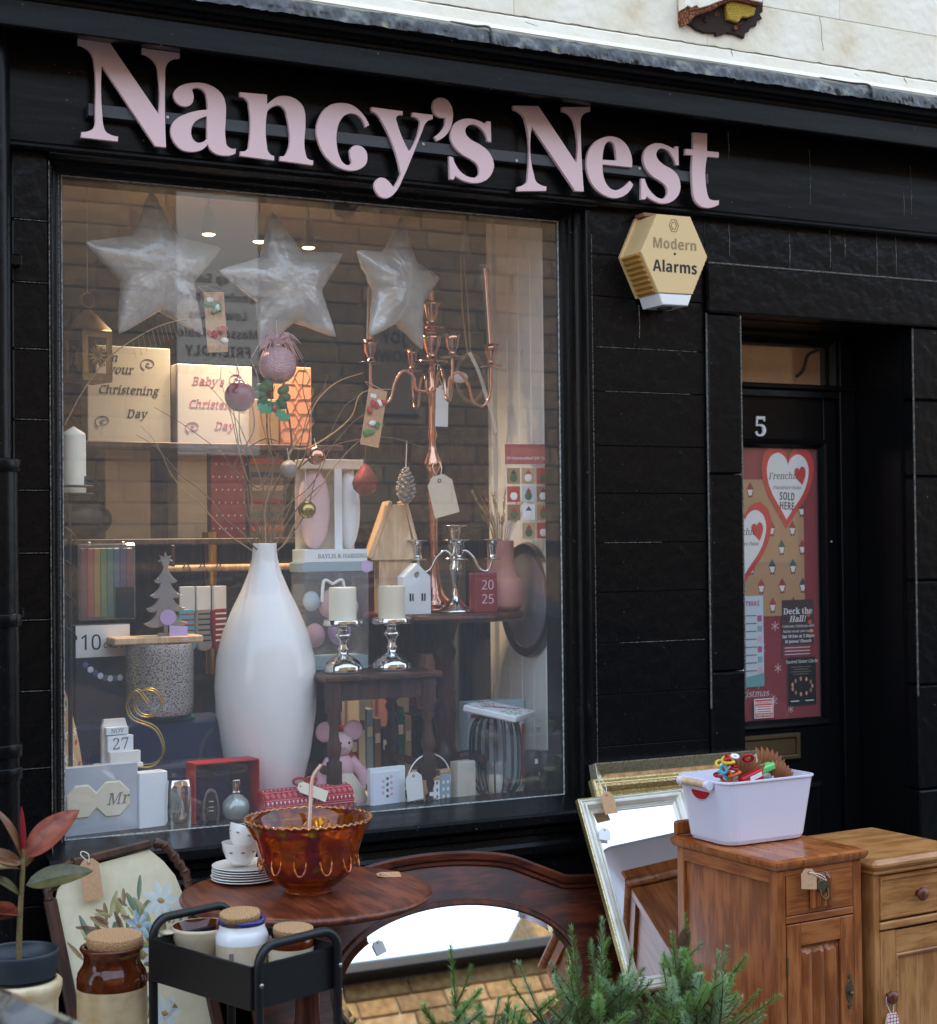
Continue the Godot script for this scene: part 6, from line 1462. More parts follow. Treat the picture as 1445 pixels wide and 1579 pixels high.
func build_vase() -> void:
	var v := thing("floor_vase", "tall white glazed vase with a narrow neck in the window", "vase", Vector3(0.624, 0.7405, -0.31))
	part(v, "vase", G.new().lathe([[0.0, 0.0], [0.07, 0.0], [0.078, 0.004], [0.1, 0.07], [0.125, 0.17], [0.141, 0.28], [0.145, 0.36], [0.139, 0.44], [0.122, 0.51], [0.095, 0.575], [0.068, 0.63], [0.047, 0.68], [0.037, 0.72], [0.034, 0.752], [0.0335, 0.763], [0.031, 0.764], [0.03, 0.75], [0.03, 0.7], [0.0, 0.69]], 64), mt.white_pot)
	var t := thing("bare_branches", "bare curling branches standing in the tall white vase", "branches", Vector3(0.624, 1.49, -0.31))
	var o := Vector3(0.624, 1.49, 0)
	var lines := [[[0.623, 1.45], [0.643, 1.628], [0.673, 1.701], [0.703, 1.775], [0.694, 1.867], [0.675, 1.941], [0.699, 2.015], [0.686, 2.089], [0.658, 2.161], [0.649, 2.253], [0.610, 2.305], [0.592, 2.359]], [[0.629, 1.45], [0.672, 1.646], [0.722, 1.720], [0.791, 1.768], [0.872, 1.797], [0.995, 1.809], [1.099, 1.782]], [[0.613, 1.45], [0.604, 1.573], [0.567, 1.682], [0.539, 1.718], [0.568, 1.773], [0.597, 1.828], [0.588, 1.901], [0.550, 1.973], [0.532, 2.036]], [[0.633, 1.45], [0.691, 1.573], [0.751, 1.646], [0.801, 1.684]], [[0.693, 1.757], [0.743, 1.832], [0.773, 1.907], [0.833, 1.965], [0.914, 1.996]], [[0.703, 1.775], [0.752, 1.776], [0.832, 1.824], [0.883, 1.872], [0.914, 1.939], [1.017, 1.952]], [[0.633, 1.45], [0.649, 1.591], [0.692, 1.683], [0.732, 1.757], [0.745, 1.850], [0.724, 1.942], [0.734, 2.017]], [[0.568, 1.773], [0.62, 1.80], [0.66, 1.79]], [[0.567, 1.682], [0.6, 1.66], [0.63, 1.7], [0.655, 1.76]], [[0.62, 1.45], [0.615, 1.6], [0.64, 1.72], [0.62, 1.84], [0.645, 1.95]]]
	var zi := 0
	for l in lines:
		var pts := []; var n: int = l.size(); var rad := []
		var dz := 0.03 * sin(zi * 2.4)
		for i in n: pts.append(Vector3(l[i][0] - o.x, l[i][1] - o.y, 0.04 * float(i) / n + dz * sin(PI * i / n)))
		if zi in [4, 5, 7, 8]:
			for i in n: pts[i].z = 0.015 + 0.03 * float(i) / n
		pts = bez(pts, 5)
		for i in pts.size(): rad.append(lerpf(0.0042 if zi == 0 else 0.003, 0.001, float(i) / pts.size()))
		part(t, "branch", G.new().tube(pts, rad, 7), mt.bark if zi < 4 or zi > 5 else mt.pale_bark)
		zi += 1
	for k in 14:
		var a0 := rng.randf_range(0.5, 2.6)
		var p := Vector3(rng.randf_range(-0.012, 0.012), -0.03, rng.randf_range(-0.012, 0.012))
		var pts := [p]; var rad := [0.0024]
		for i in 9:
			a0 += rng.randf_range(-0.4, 0.4)
			a0 = clampf(a0, 0.5, 2.65)
			p += Vector3(cos(a0) * 0.055, maxf(sin(a0), 0.25) * (0.07 if i < 7 else 0.045), rng.randf_range(-0.012, 0.016))
			pts.append(p); rad.append(0.0024 - 0.0002 * i)
		var bp := bez(pts, 4)
		var br := []
		for i in bp.size(): br.append(lerpf(0.0024, 0.0006, float(i) / bp.size()))
		part(t, "branch", G.new().tube(bp, br, 6), mt.bark if k % 3 else mt.pale_bark)
	# baubles
	var bl := func(called: String, label: String, at: Vector3, r: float, m: Material, up: float) -> Node3D:
		var b := thing(called, label, "bauble", at, 0, "ornaments hung on the branches")
		part(b, "ball", G.new().ball(Vector3.ZERO, Vector3(r, r, r), 28, 16), m)
		part(b, "cap", G.new().lathe([[0.0, r * 0.97], [r * 0.22, r * 0.97], [r * 0.22, r * 1.1], [0.0, r * 1.14]], 12), mt.silver)
		hanger(b, Vector3(0, r * 1.1, 0), Vector3(0.002, up, -0.02), mt.string)
		return b
	var pk: Node3D = bl.call("feather_bauble", "pink glitter bauble topped with pink feathers", Vector3(0.628, 2.0, -0.2), 0.053, mt.glitter_pink, 0.16)
	for i in 44:
		var a := rng.randf() * TAU
		var e := Vector3(cos(a) * rng.randf_range(0.02, 0.09), rng.randf_range(0.02, 0.075), sin(a) * rng.randf_range(0.02, 0.07))
		part(pk, "feather", G.new().tube(bez([Vector3(0, 0.05, 0), e * 0.5 + Vector3(0, 0.055, 0), e + Vector3(0, 0.015 - absf(cos(a)) * 0.03, 0)], 3), [0.002, 0.0018, 0.0016, 0.0013, 0.001, 0.0007, 0.0004], 4), mt.blush)
	bl.call("magenta_bauble", "shiny magenta bauble on the bare branches", Vector3(0.517, 1.909, -0.2), 0.042, mt.magenta, 0.09)
	bl.call("copper_bauble", "small copper bauble on the bare branches", Vector3(0.759, 1.752, -0.25), 0.027, mt.copper, 0.05)
	bl.call("grey_bauble", "small silver honeycomb bauble on the bare branches", Vector3(0.677, 1.713, -0.25), 0.025, mt.glitter_silver, 0.06)
	bl.call("gold_bauble", "small old gold bauble with a cross on the branches", Vector3(0.719, 1.597, -0.22), 0.026, mt.gold_bauble, 0.12)
	var hw := thing("holly_wreath", "small green fabric wreath with holly leaves under the pink bauble", "ornament", Vector3(0.608, 1.9, -0.19), 0, "ornaments hung on the branches")
	for i in 9:
		var a := PI * 0.62 + TAU * 0.86 * i / 9.0
		part(hw, "fold", G.new().ball(Vector3.ZERO, Vector3(0.019, 0.013, 0.014), 12, 8), mt.holly, Vector3(cos(a) * 0.036, 0.014 + sin(a) * 0.034, 0), Vector3(0, 0, rad_to_deg(a) + 20 * (i % 2)))
	for s in [-1.0, 1.0]:
		part(hw, "holly_leaf", G.new().plate(outline("0,0! 10,9 16,4! 24,12 30,3! 40,6 46,-4! 40,-16 32,-10! 26,-20 18,-11! 8,-14"), -0.001, 0.001), mt.mint, Vector3(0.004 * s, -0.03, 0.014), Vector3(0, 0 if s > 0 else 180, -22 * s))
	part(hw, "berry", G.new().ball(Vector3.ZERO, Vector3(0.008, 0.008, 0.006), 10, 6), mt.red, Vector3(0, -0.026, 0.018))
	hanger(hw, Vector3(0, 0.045, 0), Vector3(0.0, 0.052, -0.02), mt.string)
	var pear := thing("glitter_pear", "red glitter pear ornament beside the wooden bird house", "ornament", Vector3(0.922, 1.642, -0.28), 0, "ornaments hung on the branches")
	part(pear, "pear", G.new().lathe([[0.0, 0.0], [0.018, 0.001], [0.034, 0.016], [0.038, 0.034], [0.032, 0.054], [0.02, 0.07], [0.014, 0.082], [0.006, 0.089], [0.0, 0.09]], 28), mt.glitter_red)
	hanger(pear, Vector3(0, 0.088, 0), Vector3(0.0, 0.158, 0.01), mt.bark, 0.0012)
	var cone := thing("glitter_cone", "silver glitter fir cone hanging left of the copper candelabra", "ornament", Vector3(1.052, 1.614, -0.28), 0, "ornaments hung on the branches")
	for i in 60:
		var f := i / 60.0
		var a := i * 2.4
		var r := 0.024 * sin(PI * pow(1.0 - f, 0.7) * 0.92 + 0.1)
		part(cone, "scale", G.new().ball(Vector3.ZERO, Vector3(0.009, 0.005, 0.007), 8, 5), mt.glitter_silver, Vector3(cos(a) * r, 0.005 + (1.0 - f) * 0.1, sin(a) * r), Vector3(0, -rad_to_deg(a), 30))
	part(cone, "core", G.new().ball(Vector3(0, 0.055, 0), Vector3(0.016, 0.05, 0.016), 12, 8), mt.glitter_silver)
	hanger(cone, Vector3(0, 0.1, 0), Vector3(0.0, 0.187, 0.01), mt.string, 0.0015)
	# carded decorations
	for q in [["kraft card of green and red felt trees hanging before the middle star", Vector3(0.45, 2.11, -0.2), -4.0, [mt.green, mt.red]], ["kraft card of striped sweets and a red star hanging by the copper candelabra", Vector3(0.917, 1.86, -0.2), -10.0, [mt.red, mt.green]]]:
		var cd := thing("decoration_card", q[0], "decoration", q[1], 0, "carded felt decorations")
		cd.rotation_degrees.z = -q[2] if q[1].x < 0.6 else q[2]
		part(cd, "card", G.new().box(Vector3.ZERO, Vector3(0.058, 0.165, 0.0012)), mt.kraft)
		for i in 10:
			var m: Material = q[3][0] if i < 5 else q[3][1]
			part(cd, "felt_shape", G.new().ball(Vector3.ZERO, Vector3(0.012, 0.008, 0.005), 9, 6), m if i % 4 != 3 else mt.paper, Vector3(rng.randf_range(-0.024, 0.024), (0.035 if i < 5 else -0.035) + rng.randf_range(-0.018, 0.018), 0.005), Vector3(0, 0, rng.randf_range(0, 180)))
		part(cd, "sticker", G.new().box(Vector3(-0.012, 0.062, 0.0012), Vector3(0.018, 0.011, 0.001)), mt.paper)
		part(cd, "loop", G.new().tube(bez([Vector3(-0.02, 0.08, 0), Vector3(-0.035, 0.1, -0.02), Vector3(0.0, 0.105, -0.06), Vector3(0.025, 0.08, 0)], 5), 0.001, 5), mt.pale_bark)

func build_window_left() -> void:
	# tall iron candle stand
	var cs := thing("candle_stand", "black wrought iron candle stand at the left edge of the window", "candle stand", Vector3(0.05, 0.74, -0.15))
	part(cs, "post", G.new().tube([Vector3(-0.012, 0.0, 0), Vector3(-0.012, 0.88, 0)], 0.006, 8), mt.black_metal)
	part(cs, "foot", G.new().lathe([[0.0, 0.0], [0.045, 0.0], [0.045, 0.006], [0.0, 0.01]], 20), mt.black_metal, Vector3(-0.005, 0, 0))
	part(cs, "dish", G.new().lathe([[0.0, 0.88], [0.04, 0.882], [0.045, 0.886], [0.046, 0.892], [0.0, 0.89]], 24), mt.black_metal)
	for y in [0.915, 0.895]: part(cs, "hoop", G.new().tube(ring_pts(Vector3(0, y, 0), 0.048, 26, 1), 0.0035, 7, true), mt.black_metal)
	var sp := []
	for i in 40: sp.append(Vector3(-0.012 + 0.016 * cos(i * 0.55), 0.52 + 0.0075 * i, 0.016 * sin(i * 0.55)))
	part(cs, "twist", G.new().tube(sp, 0.003, 6), mt.black_metal)
	var cn := thing("pillar_candle", "white pillar candle on the black iron stand", "candle", Vector3(0.05, 1.632, -0.15))
	part(cn, "wax", G.new().lathe([[0.0, 0.0], [0.031, 0.0], [0.0315, 0.003], [0.0315, 0.155], [0.029, 0.162], [0.004, 0.178], [0.0, 0.18]], 30), mt.candle)
	part(cn, "label", G.new().box(Vector3(0.02, 0.035, 0.0255), Vector3(0.012, 0.03, 0.001)), mt.ink, Vector3.ZERO, Vector3(0, 10, 0))
	# steps covered in navy cloth
	block("display_step", "lower navy cloth covered step at the left of the window stage", "step", Vector3(0.27, 0.7405, -0.245), Vector3(0.42, 0.17, 0.13), mt.navy, 0, "navy steps", 0.006)
	block("display_step", "upper navy cloth covered step behind the lower one", "step", Vector3(0.30, 0.7405, -0.42), Vector3(0.46, 0.272, 0.2), mt.navy, 0, "navy steps", 0.006)
	block("green_cushion", "flat green cushion on the upper navy step", "cushion", Vector3(0.345, 1.013, -0.37), Vector3(0.16, 0.015, 0.09), mt.teal, 0, "", 0.006)
	# goods along the glass
	var mf := thing("mirrored_frame", "mirrored glass photo box with an octagonal window at the lower left", "photo frame", Vector3(0.11, 0.7405, -0.125), 6)
	part(mf, "box", G.new().box(Vector3(0, 0.098, -0.008), Vector3(0.2, 0.195, 0.02), 0.003), mat(S("d5dfe6"), 0.18, 0.4))
	for x in [0.03, -0.075]:
		var oc := PackedVector2Array()
		for i in 8: oc.append(Vector2(cos(TAU * (i + 0.5) / 8), sin(TAU * (i + 0.5) / 8)) * (0.05 if x > 0 else 0.046))
		var om := part(mf, "octagon", G.new().plate(oc, 0.003, 0.0065, 0.004), mt.cream_card, Vector3(x if x > 0 else -0.052, 0.105, 0))
	words(mf, "Mr", 0.03, mt.grey_ink, Vector3(0.045, 0.105, 0.0072), Vector3.ZERO, "Droid Serif", false, 0.0006, true, true)
	block("white_box", "plain white gift box right of the mirrored frame", "box", Vector3(0.247, 0.7405, -0.155), Vector3(0.08, 0.165, 0.045), mt.snow, 8)
	var cy := thing("silver_votive", "silver glass cylinder votive by the white gift box", "candle holder", Vector3(0.322, 0.7405, -0.155))
	part(cy, "glass", G.new().lathe([[0.0, 0.0], [0.038, 0.0], [0.044, 0.006], [0.046, 0.06], [0.043, 0.12], [0.04, 0.14], [0.037, 0.138], [0.04, 0.06], [0.0, 0.01]], 36), mt.chrome)
	var rb := thing("gift_box", "open red box lined in navy with a fragrance lamp set", "gift box", Vector3(0.447, 0.7405, -0.16), 5)
	for q in [[0, 0.0015, 0, 0.185, 0.003, 0.07], [0, 0.178, 0, 0.185, 0.003, 0.07], [-0.0915, 0.09, 0, 0.003, 0.173, 0.07], [0.0915, 0.09, 0, 0.003, 0.173, 0.07]]:
		part(rb, "wall", G.new().box(Vector3(q[0], q[1], q[2]), Vector3(q[3], q[4], q[5])), mt.red)
	part(rb, "lining", G.new().box(Vector3(0, 0.09, -0.033), Vector3(0.178, 0.17, 0.003)), mat(S("1d2435"), 0.6))
	var fl := thing("fragrance_lamp", "crackled silver mosaic fragrance lamp in the open red box", "lamp", Vector3(0.482, 0.744, -0.155))
	part(fl, "body", G.new().lathe([[0.0, 0.0], [0.022, 0.0], [0.02, 0.01], [0.026, 0.016], [0.036, 0.032], [0.038, 0.048], [0.034, 0.064], [0.02, 0.078], [0.01, 0.084]], 32), mt.crackle)
	part(fl, "crown", G.new().lathe([[0.01, 0.082], [0.014, 0.084], [0.014, 0.09], [0.011, 0.093], [0.013, 0.108], [0.015, 0.12], [0.013, 0.124], [0.0, 0.126]], 20), mt.silver)
	var fb := thing("fragrance_bottle", "slim bottle with a dark arched label in the open red box", "bottle", Vector3(0.41, 0.744, -0.15))
	part(fb, "bottle", G.new().plate(outline("-19,0! 19,0! 19,80 12,98 0,104 -12,98 -19,80"), -0.012, 0.006, 0.002), mt.steel)
	part(fb, "label", G.new().plate(outline("-13,18! 13,18! 13,78 8,92 0,96 -8,92 -13,78"), 0.0062, 0.0072), mt.ink)
	part(fb, "gilt_line", G.new().tube([Vector3(-0.011, 0.02, 0.0075), Vector3(-0.011, 0.078, 0.0075), Vector3(0, 0.092, 0.0075), Vector3(0.011, 0.078, 0.0075), Vector3(0.011, 0.02, 0.0075)], 0.0005, 4, true), mt.gilt)
	for q in [0.07, 0.055, 0.045]: part(fb, "print_line", G.new().box(Vector3(0, q, 0.0074), Vector3(0.014, 0.002, 0.0005)), mt.cream_card)
	# rolled nordic blanket
	var bk := thing("rolled_blanket", "rolled red and white patterned blanket tied with ribbon by the glass", "blanket", Vector3(0.675, 0.7415, -0.15), 4)
	var img := Image.create_empty(128, 64, false, Image.FORMAT_RGB8)
	img.fill(S("a81622"))
	for y in 64:
		for x in 128:
			var w := false
			var r := y % 32
			if r == 2 or r == 13: w = x % 4 < 2
			elif r >= 4 and r <= 11: w = absi((x % 12) - 6) < (r - 3) / 2 and r < 11
			elif r >= 17 and r <= 27: w = absi((x % 16) - 8) + absi(r - 22) in [2, 5]
			elif r == 30: w = true
			if w: img.set_pixel(x, y, S("ead9d6"))
	var nb := mat(Color.WHITE, 0.95); nb.albedo_texture = ImageTexture.create_from_image(img)
	nb.uv1_scale = Vector3(2, 3, 1)
	var roll := G.new()
	var segs := 40
	for i in segs:
		var a0 := TAU * i / segs; var a1 := TAU * (i + 1) / segs
		var r0 := 0.048 + 0.002 * sin(a0 * 3); var r1 := 0.048 + 0.002 * sin(a1 * 3)
		var p0 := Vector3(0, 0.047 + sin(a0) * r0 * 0.96, cos(a0) * r0); var p1 := Vector3(0, 0.047 + sin(a1) * r1 * 0.96, cos(a1) * r1)
		var n0 := Vector3(0, sin(a0), cos(a0)); var n1 := Vector3(0, sin(a1), cos(a1))
		var L := Vector3(0.132, 0, 0)
		var ua := float(i) / segs; var ub := float(i + 1) / segs
		roll.tri(p0 - L, p0 + L, p1 + L, n0, n0, n1, Vector2(0, ua), Vector2(1, ua), Vector2(1, ub))
		roll.tri(p0 - L, p1 + L, p1 - L, n0, n1, n1, Vector2(0, ua), Vector2(1, ub), Vector2(0, ub))
		roll.flat(Vector3(-0.13, 0.047, 0), p0 - L, p1 - L, Vector3(-1, 0, 0)); roll.flat(Vector3(0.13, 0.047, 0), p0 + L, p1 + L, Vector3(1, 0, 0))
	part(bk, "roll", roll, nb)
	var spi := []
	for i in 60: spi.append(Vector3(-0.133, 0.047 + sin(i * 0.42) * 0.043 * (1 - i / 62.0), cos(i * 0.42) * 0.043 * (1 - i / 62.0)))
	part(bk, "rolled_edge", G.new().tube(spi, 0.004, 6), mt.red)
	part(bk, "ribbon", G.new().tube(ring_pts(Vector3(0.0, 0.047, 0), 0.05, 30, 0), 0.005, 6, true), mt.red)
	for s in [-1.0, 1.0]: part(bk, "bow_loop", G.new().tube(ring_pts(Vector3(0.018 * s, 0.108, 0.01), 0.017, 14, 2, 0.009), 0.004, 6, true), mt.red)
	tag_card("brown card tag tied to the rolled blanket", Vector3(0.645, 0.842, -0.112), Vector3(-35, 0, 62), 0.035, 0.085, mt.cream_card)
	# on the steps
	var ca := thing("house_calendar", "whitewashed wooden perpetual calendar shaped like houses on the lower step", "calendar", Vector3(0.175, 0.9115, -0.22), 8)
	part(ca, "base", G.new().box(Vector3(0, 0.007, 0.01), Vector3(0.12, 0.014, 0.055), 0.002), mt.snow)
	part(ca, "back", G.new().plate(outline("-40,14! 30,14! 30,110! 24,130! -34,130! -40,110!"), -0.012, 0.0), mt.white_paint)
	part(ca, "month_block", G.new().box(Vector3(-0.005, 0.1, 0.01), Vector3(0.062, 0.02, 0.018), 0.001), mt.snow)
	part(ca, "day_block", G.new().box(Vector3(0.002, 0.066, 0.012), Vector3(0.072, 0.042, 0.022), 0.001), mt.snow)
	part(ca, "house_front", G.new().box(Vector3(0.012, 0.03, 0.022), Vector3(0.085, 0.032, 0.02), 0.001), mt.white_paint)
	words(ca, "27", 0.03, mt.grey_ink, Vector3(0.002, 0.066, 0.0236), Vector3.ZERO, "Droid Serif", false, 0.0006)
	words(ca, "NOV", 0.012, mt.grey_ink, Vector3(-0.005, 0.1, 0.0196), Vector3.ZERO, "Droid Serif", false, 0.0006)
	var br := thing("bottle_holder", "curled brass wire bottle holder on the lower navy step", "bottle holder", Vector3(0.245, 0.9115, -0.2), -20)
	for z in [-0.025, 0.025]:
		part(br, "wire", G.new().tube(bez([Vector3(-0.04, 0.005, z), Vector3(0.02, 0.005, z), Vector3(0.05, 0.04, z), Vector3(0.03, 0.1, z), Vector3(-0.03, 0.13, z), Vector3(-0.045, 0.17, z), Vector3(-0.02, 0.205, z), Vector3(0.01, 0.17, z)], 6), 0.0024, 7), mt.brass)
		part(br, "hoop", G.new().tube(ring_pts(Vector3(0.01, 0.17, z), 0.036, 24), 0.0024, 7, true), mt.brass)
	for q in [[-0.04, 0.005], [0.05, 0.04], [-0.045, 0.17], [0.046, 0.17]]: part(br, "cross_wire", G.new().tube([Vector3(q[0], q[1], -0.025), Vector3(q[0], q[1], 0.025)], 0.0022, 7), mt.brass)
	var pq := thing("oval_plaque", "oval wooden plaque with painted holly leaning at the left of the window", "plaque", Vector3(0.06, 0.7405, -0.19))
	pq.rotation_degrees = Vector3(-4, 38, 11)
	part(pq, "board", G.new().plate(oval(0.075, 0.235, 44, Vector2(0.0, 0.24)), -0.006, 0.006, 0.002), mt.ply)
	for i in 22:
		var a := TAU * i / 22.0
		part(pq, "holly_print", G.new().ball(Vector3.ZERO, Vector3(0.008, 0.004, 0.0008), 8, 4), mt.green if i % 3 else mt.red, Vector3(cos(a) * 0.062, 0.24 + sin(a) * 0.2, 0.0065), Vector3(0, 0, rad_to_deg(a) + 60))
	for i in 4: words(pq, ["Merry", "Christmas", "to you", "all"][i], 0.022, mt.white_ink, Vector3(0, 0.33 - 0.06 * i, 0.0066), Vector3.ZERO, "Droid Serif", false, 0.0005, true, true)
	var ob := thing("light_box", "black and white box of ten orb string lights on the upper step", "box", Vector3(0.185, 1.0128, -0.44), 5)
	part(ob, "carton", G.new().box(Vector3(0, 0.135, 0), Vector3(0.155, 0.27, 0.05), 0.001), mt.ink)
	part(ob, "label", G.new().box(Vector3(0.0, 0.225, 0.0256), Vector3(0.154, 0.088, 0.0008)), mt.paper)
	words(ob, "10", 0.042, mt.ink, Vector3(-0.035, 0.222, 0.0264), Vector3.ZERO, "Droid Sans", false, 0.0005)
	words(ob, "ORB ST", 0.015, mt.grey_ink, Vector3(0.035, 0.212, 0.0264), Vector3.ZERO, "Droid Sans", true, 0.0005)
	for i in 8: part(ob, "printed_orb", G.new().ball(Vector3.ZERO, Vector3(0.009, 0.009, 0.001), 12, 5), mt.snow if i % 2 else mat(S("5a6a94"), 0.6), Vector3(-0.05 + 0.014 * i, 0.16 - 0.014 * i + 0.002 * i * i * 0.6, 0.026))
	var jr := thing("candle_jar", "silver lace patterned candle jar on the upper navy step", "jar", Vector3(0.335, 1.028, -0.37))
	part(jr, "glass", G.new().lathe([[0.0, 0.0], [0.082, 0.0], [0.088, 0.006], [0.092, 0.03], [0.093, 0.17], [0.092, 0.2], [0.088, 0.201], [0.088, 0.01], [0.0, 0.008]], 48), mt.lace)
	var wb := thing("wooden_board", "pale wooden board lying on the silver candle jar", "board", Vector3(0.33, 1.2295, -0.365))
	part(wb, "board", G.new().box(Vector3(-0.01, 0.01, 0), Vector3(0.25, 0.02, 0.09), 0.003), mt.pale)
	var tr := thing("metal_tree", "flat silver metal Christmas tree standing on the wooden board", "ornament", Vector3(0.35, 1.25, -0.36), -6)
	part(tr, "tree", G.new().plate(outline("-5,0! 5,0! 6,28! 34,22 62,34! 40,44 24,68! 44,66 54,76! 30,88 20,104! 34,104 44,112! 24,126 14,146! 26,146 32,152! 14,170 6,190! 12,205! 22,206! 13,213! 16,224! 6,218! 0,234! -6,218! -16,224! -13,213! -22,206! -12,205! -6,190! -14,170 -32,152! -26,146 -14,146! -24,126 -44,112! -34,104 -20,104! -30,88 -54,76! -44,66 -24,68! -40,44 -62,34! -34,22 -6,28!", 0.001), -0.004, 0.004, 0.0015), mt.glitter_silver)
	part(tr, "foot", G.new().box(Vector3(0, 0.003, 0), Vector3(0.04, 0.006, 0.04), 0.001), mt.glitter_silver)
	part(tr, "price_sticker", G.new().plate(oval(0.022, 0.022, 24), 0.0, 0.001), mt.lilac, Vector3(0.005, 0.05, 0.006))
	part(tr, "care_label", G.new().box(Vector3(0.03, -0.0, 0.03), Vector3(0.05, 0.04, 0.001)), mt.lilac, Vector3.ZERO, Vector3(-18, 0, -4))
	# shelf unit behind
	var sh := thing("shelf_unit", "dark wooden shelf unit behind the window goods", "shelf", Vector3(0.55, 0, -0.83))
	for y in [1.8, 1.512]: part(sh, "shelf", G.new().box(Vector3(0, y, 0), Vector3(0.92, 0.018, 0.34), 0.002), mt.oak)
	part(sh, "shelf", G.new().box(Vector3(0, 1.1, -0.02), Vector3(0.9, 0.018, 0.28), 0.002), mt.oak)
	for x in [-0.45, 0.45]: part(sh, "upright", G.new().box(Vector3(x, 0.9, -0.02), Vector3(0.02, 1.8, 0.28), 0.002), mt.oak)
	part(sh, "back", G.new().box(Vector3(0, 0.95, -0.165), Vector3(0.9, 1.7, 0.008)), mt.oak)
	var ty := 1.8095
	var gb := block("gift_bag", "silver grey gift bag with curly Christening Day lettering on the shelf", "gift bag", Vector3(0.335, ty, -0.72), Vector3(0.255, 0.285, 0.06), mat(S("c3bdb0"), 0.6), 4, "gift bags on the top shelf")
	for q in [["On", 0.25, -0.07], ["your", 0.215, -0.03], ["Christening", 0.155, 0.0], ["Day", 0.085, 0.03]]: words(gb, q[0], 0.024, mt.ink, Vector3(q[2] * 0.8, q[1], 0.0306), Vector3.ZERO, "Droid Serif", false, 0.0006, true, true)
	var gc := block("gift_bag", "white gift bag with pink baby's christening lettering on the shelf", "gift bag", Vector3(0.6, ty, -0.72), Vector3(0.24, 0.24, 0.06), mat(S("cfc8c4"), 0.6), 2, "gift bags on the top shelf")
	for q in [[gb, -0.085, 0.245, mt.ink], [gb, 0.06, 0.235, mt.ink], [gb, -0.08, 0.06, mt.ink], [gc, 0.07, 0.2, mt.rose_ink], [gc, -0.07, 0.05, mt.rose_ink]]:
		var sw := []
		for i in 26: sw.append(Vector3(q[1] + 0.0011 * i * cos(i * 0.42), q[2] + 0.0008 * i * sin(i * 0.42), 0.0306))
		part(q[0], "flourish", G.new().tube(sw, 0.0008, 4), q[3])
	for q in [["Baby's", 0.19, -0.02], ["Christening", 0.12, 0.01], ["Day", 0.055, 0.03]]: words(gc, q[0], 0.024, mt.rose_ink, Vector3(q[2], q[1], 0.0306), Vector3.ZERO, "Droid Serif", false, 0.0006, true, true)
	block("gift_bag", "small brown gift bag between the white and the salmon bag", "gift bag", Vector3(0.755, ty, -0.7), Vector3(0.09, 0.14, 0.05), mt.tan_box, 0, "gift bags on the top shelf")
	var sb := block("gift_bag", "salmon gift bag with hexagon lines at the shelf's right end", "gift bag", Vector3(0.862, ty, -0.72), Vector3(0.105, 0.245, 0.06), mt.salmon, 0, "gift bags on the top shelf")
	for r in 5:
		for k in 2: part(sb, "hexagon_print", G.new().tube(ring_pts(Vector3(-0.028 + 0.05 * k + 0.012 * (r % 2), 0.03 + 0.046 * r, 0.0305), 0.026, 6), 0.0009, 4, true), mt.tan_dark)
	var y2 := 1.5215
	for q in [["brown paper bag at the left of the middle shelf", 0.345, 0.14, 0.268, mt.tan_box], ["upright tan box in the middle of the middle shelf", 0.545, 0.095, 0.264, mt.tan_pale], ["red gift bag with white dots on the middle shelf", 0.66, 0.115, 0.268, mt.red_paper], ["striped brown box at the right of the middle shelf", 0.785, 0.115, 0.26, mt.tan_dark]]:
		var b := block("shelf_box", q[0], "box", Vector3(q[1], y2, -0.8), Vector3(q[2], q[3], 0.09), q[4], 3, "boxes on the middle shelf")
		if q[4] == mt.red_paper:
			for i in 36: part(b, "dot", G.new().ball(Vector3.ZERO, Vector3(0.0028, 0.0028, 0.0006), 7, 4), mt.white_ink, Vector3(-0.05 + 0.02 * (i % 6) + 0.01 * ((i / 6) % 2), 0.03 + 0.04 * (i / 6), 0.0455))
		if q[4] == mt.tan_dark:
			for i in 6: part(b, "stripe", G.new().box(Vector3(0, 0.03 + 0.042 * i, 0.0455), Vector3(0.113, 0.016, 0.001)), [mt.orange, mt.holly, mt.red_paper, mt.tan_pale, mt.navy, mt.orange][i])
	var hb := thing("handbag", "black handbag lying on the middle shelf", "handbag", Vector3(0.215, y2, -0.77))
	part(hb, "body", G.new().ball(Vector3(0, 0.06, 0), Vector3(0.09, 0.06, 0.05), 22, 12), mat(S("1c1818"), 0.4))
	part(hb, "strap", G.new().tube(bez([Vector3(-0.06, 0.09, 0), Vector3(-0.04, 0.17, 0), Vector3(0.04, 0.17, 0), Vector3(0.07, 0.09, 0)], 6), 0.006, 8), mat(S("1c1818"), 0.4))
	# wrapped rainbow paper, rail with socks, gold tube
	var rw := thing("ribbon_pack", "cellophane pack of rainbow ribbons hanging under the shelf", "pack", Vector3(0.25, 1.285, -0.63))
	var cols := ["7d2a24", "b5522c", "b98a2c", "6a8a3a", "3a7a5a", "3a5a7a", "4a3a6a", "7a2a3a"]
	for i in 8: part(rw, "ribbon", G.new().box(Vector3(-0.066 + 0.019 * i, 0.11, 0), Vector3(0.018, 0.2, 0.008), 0.002), mat(S(cols[i]), 0.3))
	part(rw, "wrapper", G.new().box(Vector3(0, 0.112, 0.004), Vector3(0.165, 0.222, 0.02), 0.004), mt.clear)
	part(rw, "label", G.new().box(Vector3(0.05, 0.05, 0.0155), Vector3(0.055, 0.09, 0.001)), mt.ink)
	for x in [-0.05, 0.05]: part(rw, "clip", G.new().box(Vector3(x, 0.2225, 0.0), Vector3(0.008, 0.012, 0.008), 0.001), mt.steel)
	var rl := thing("display_rail", "wooden rail with hangers below the shelf", "rail", Vector3(0.55, 1.432, -0.64))
	part(rl, "rod", G.new().tube([Vector3(-0.12, 0, 0), Vector3(0.45, 0, 0)], 0.01, 12), mt.ply)
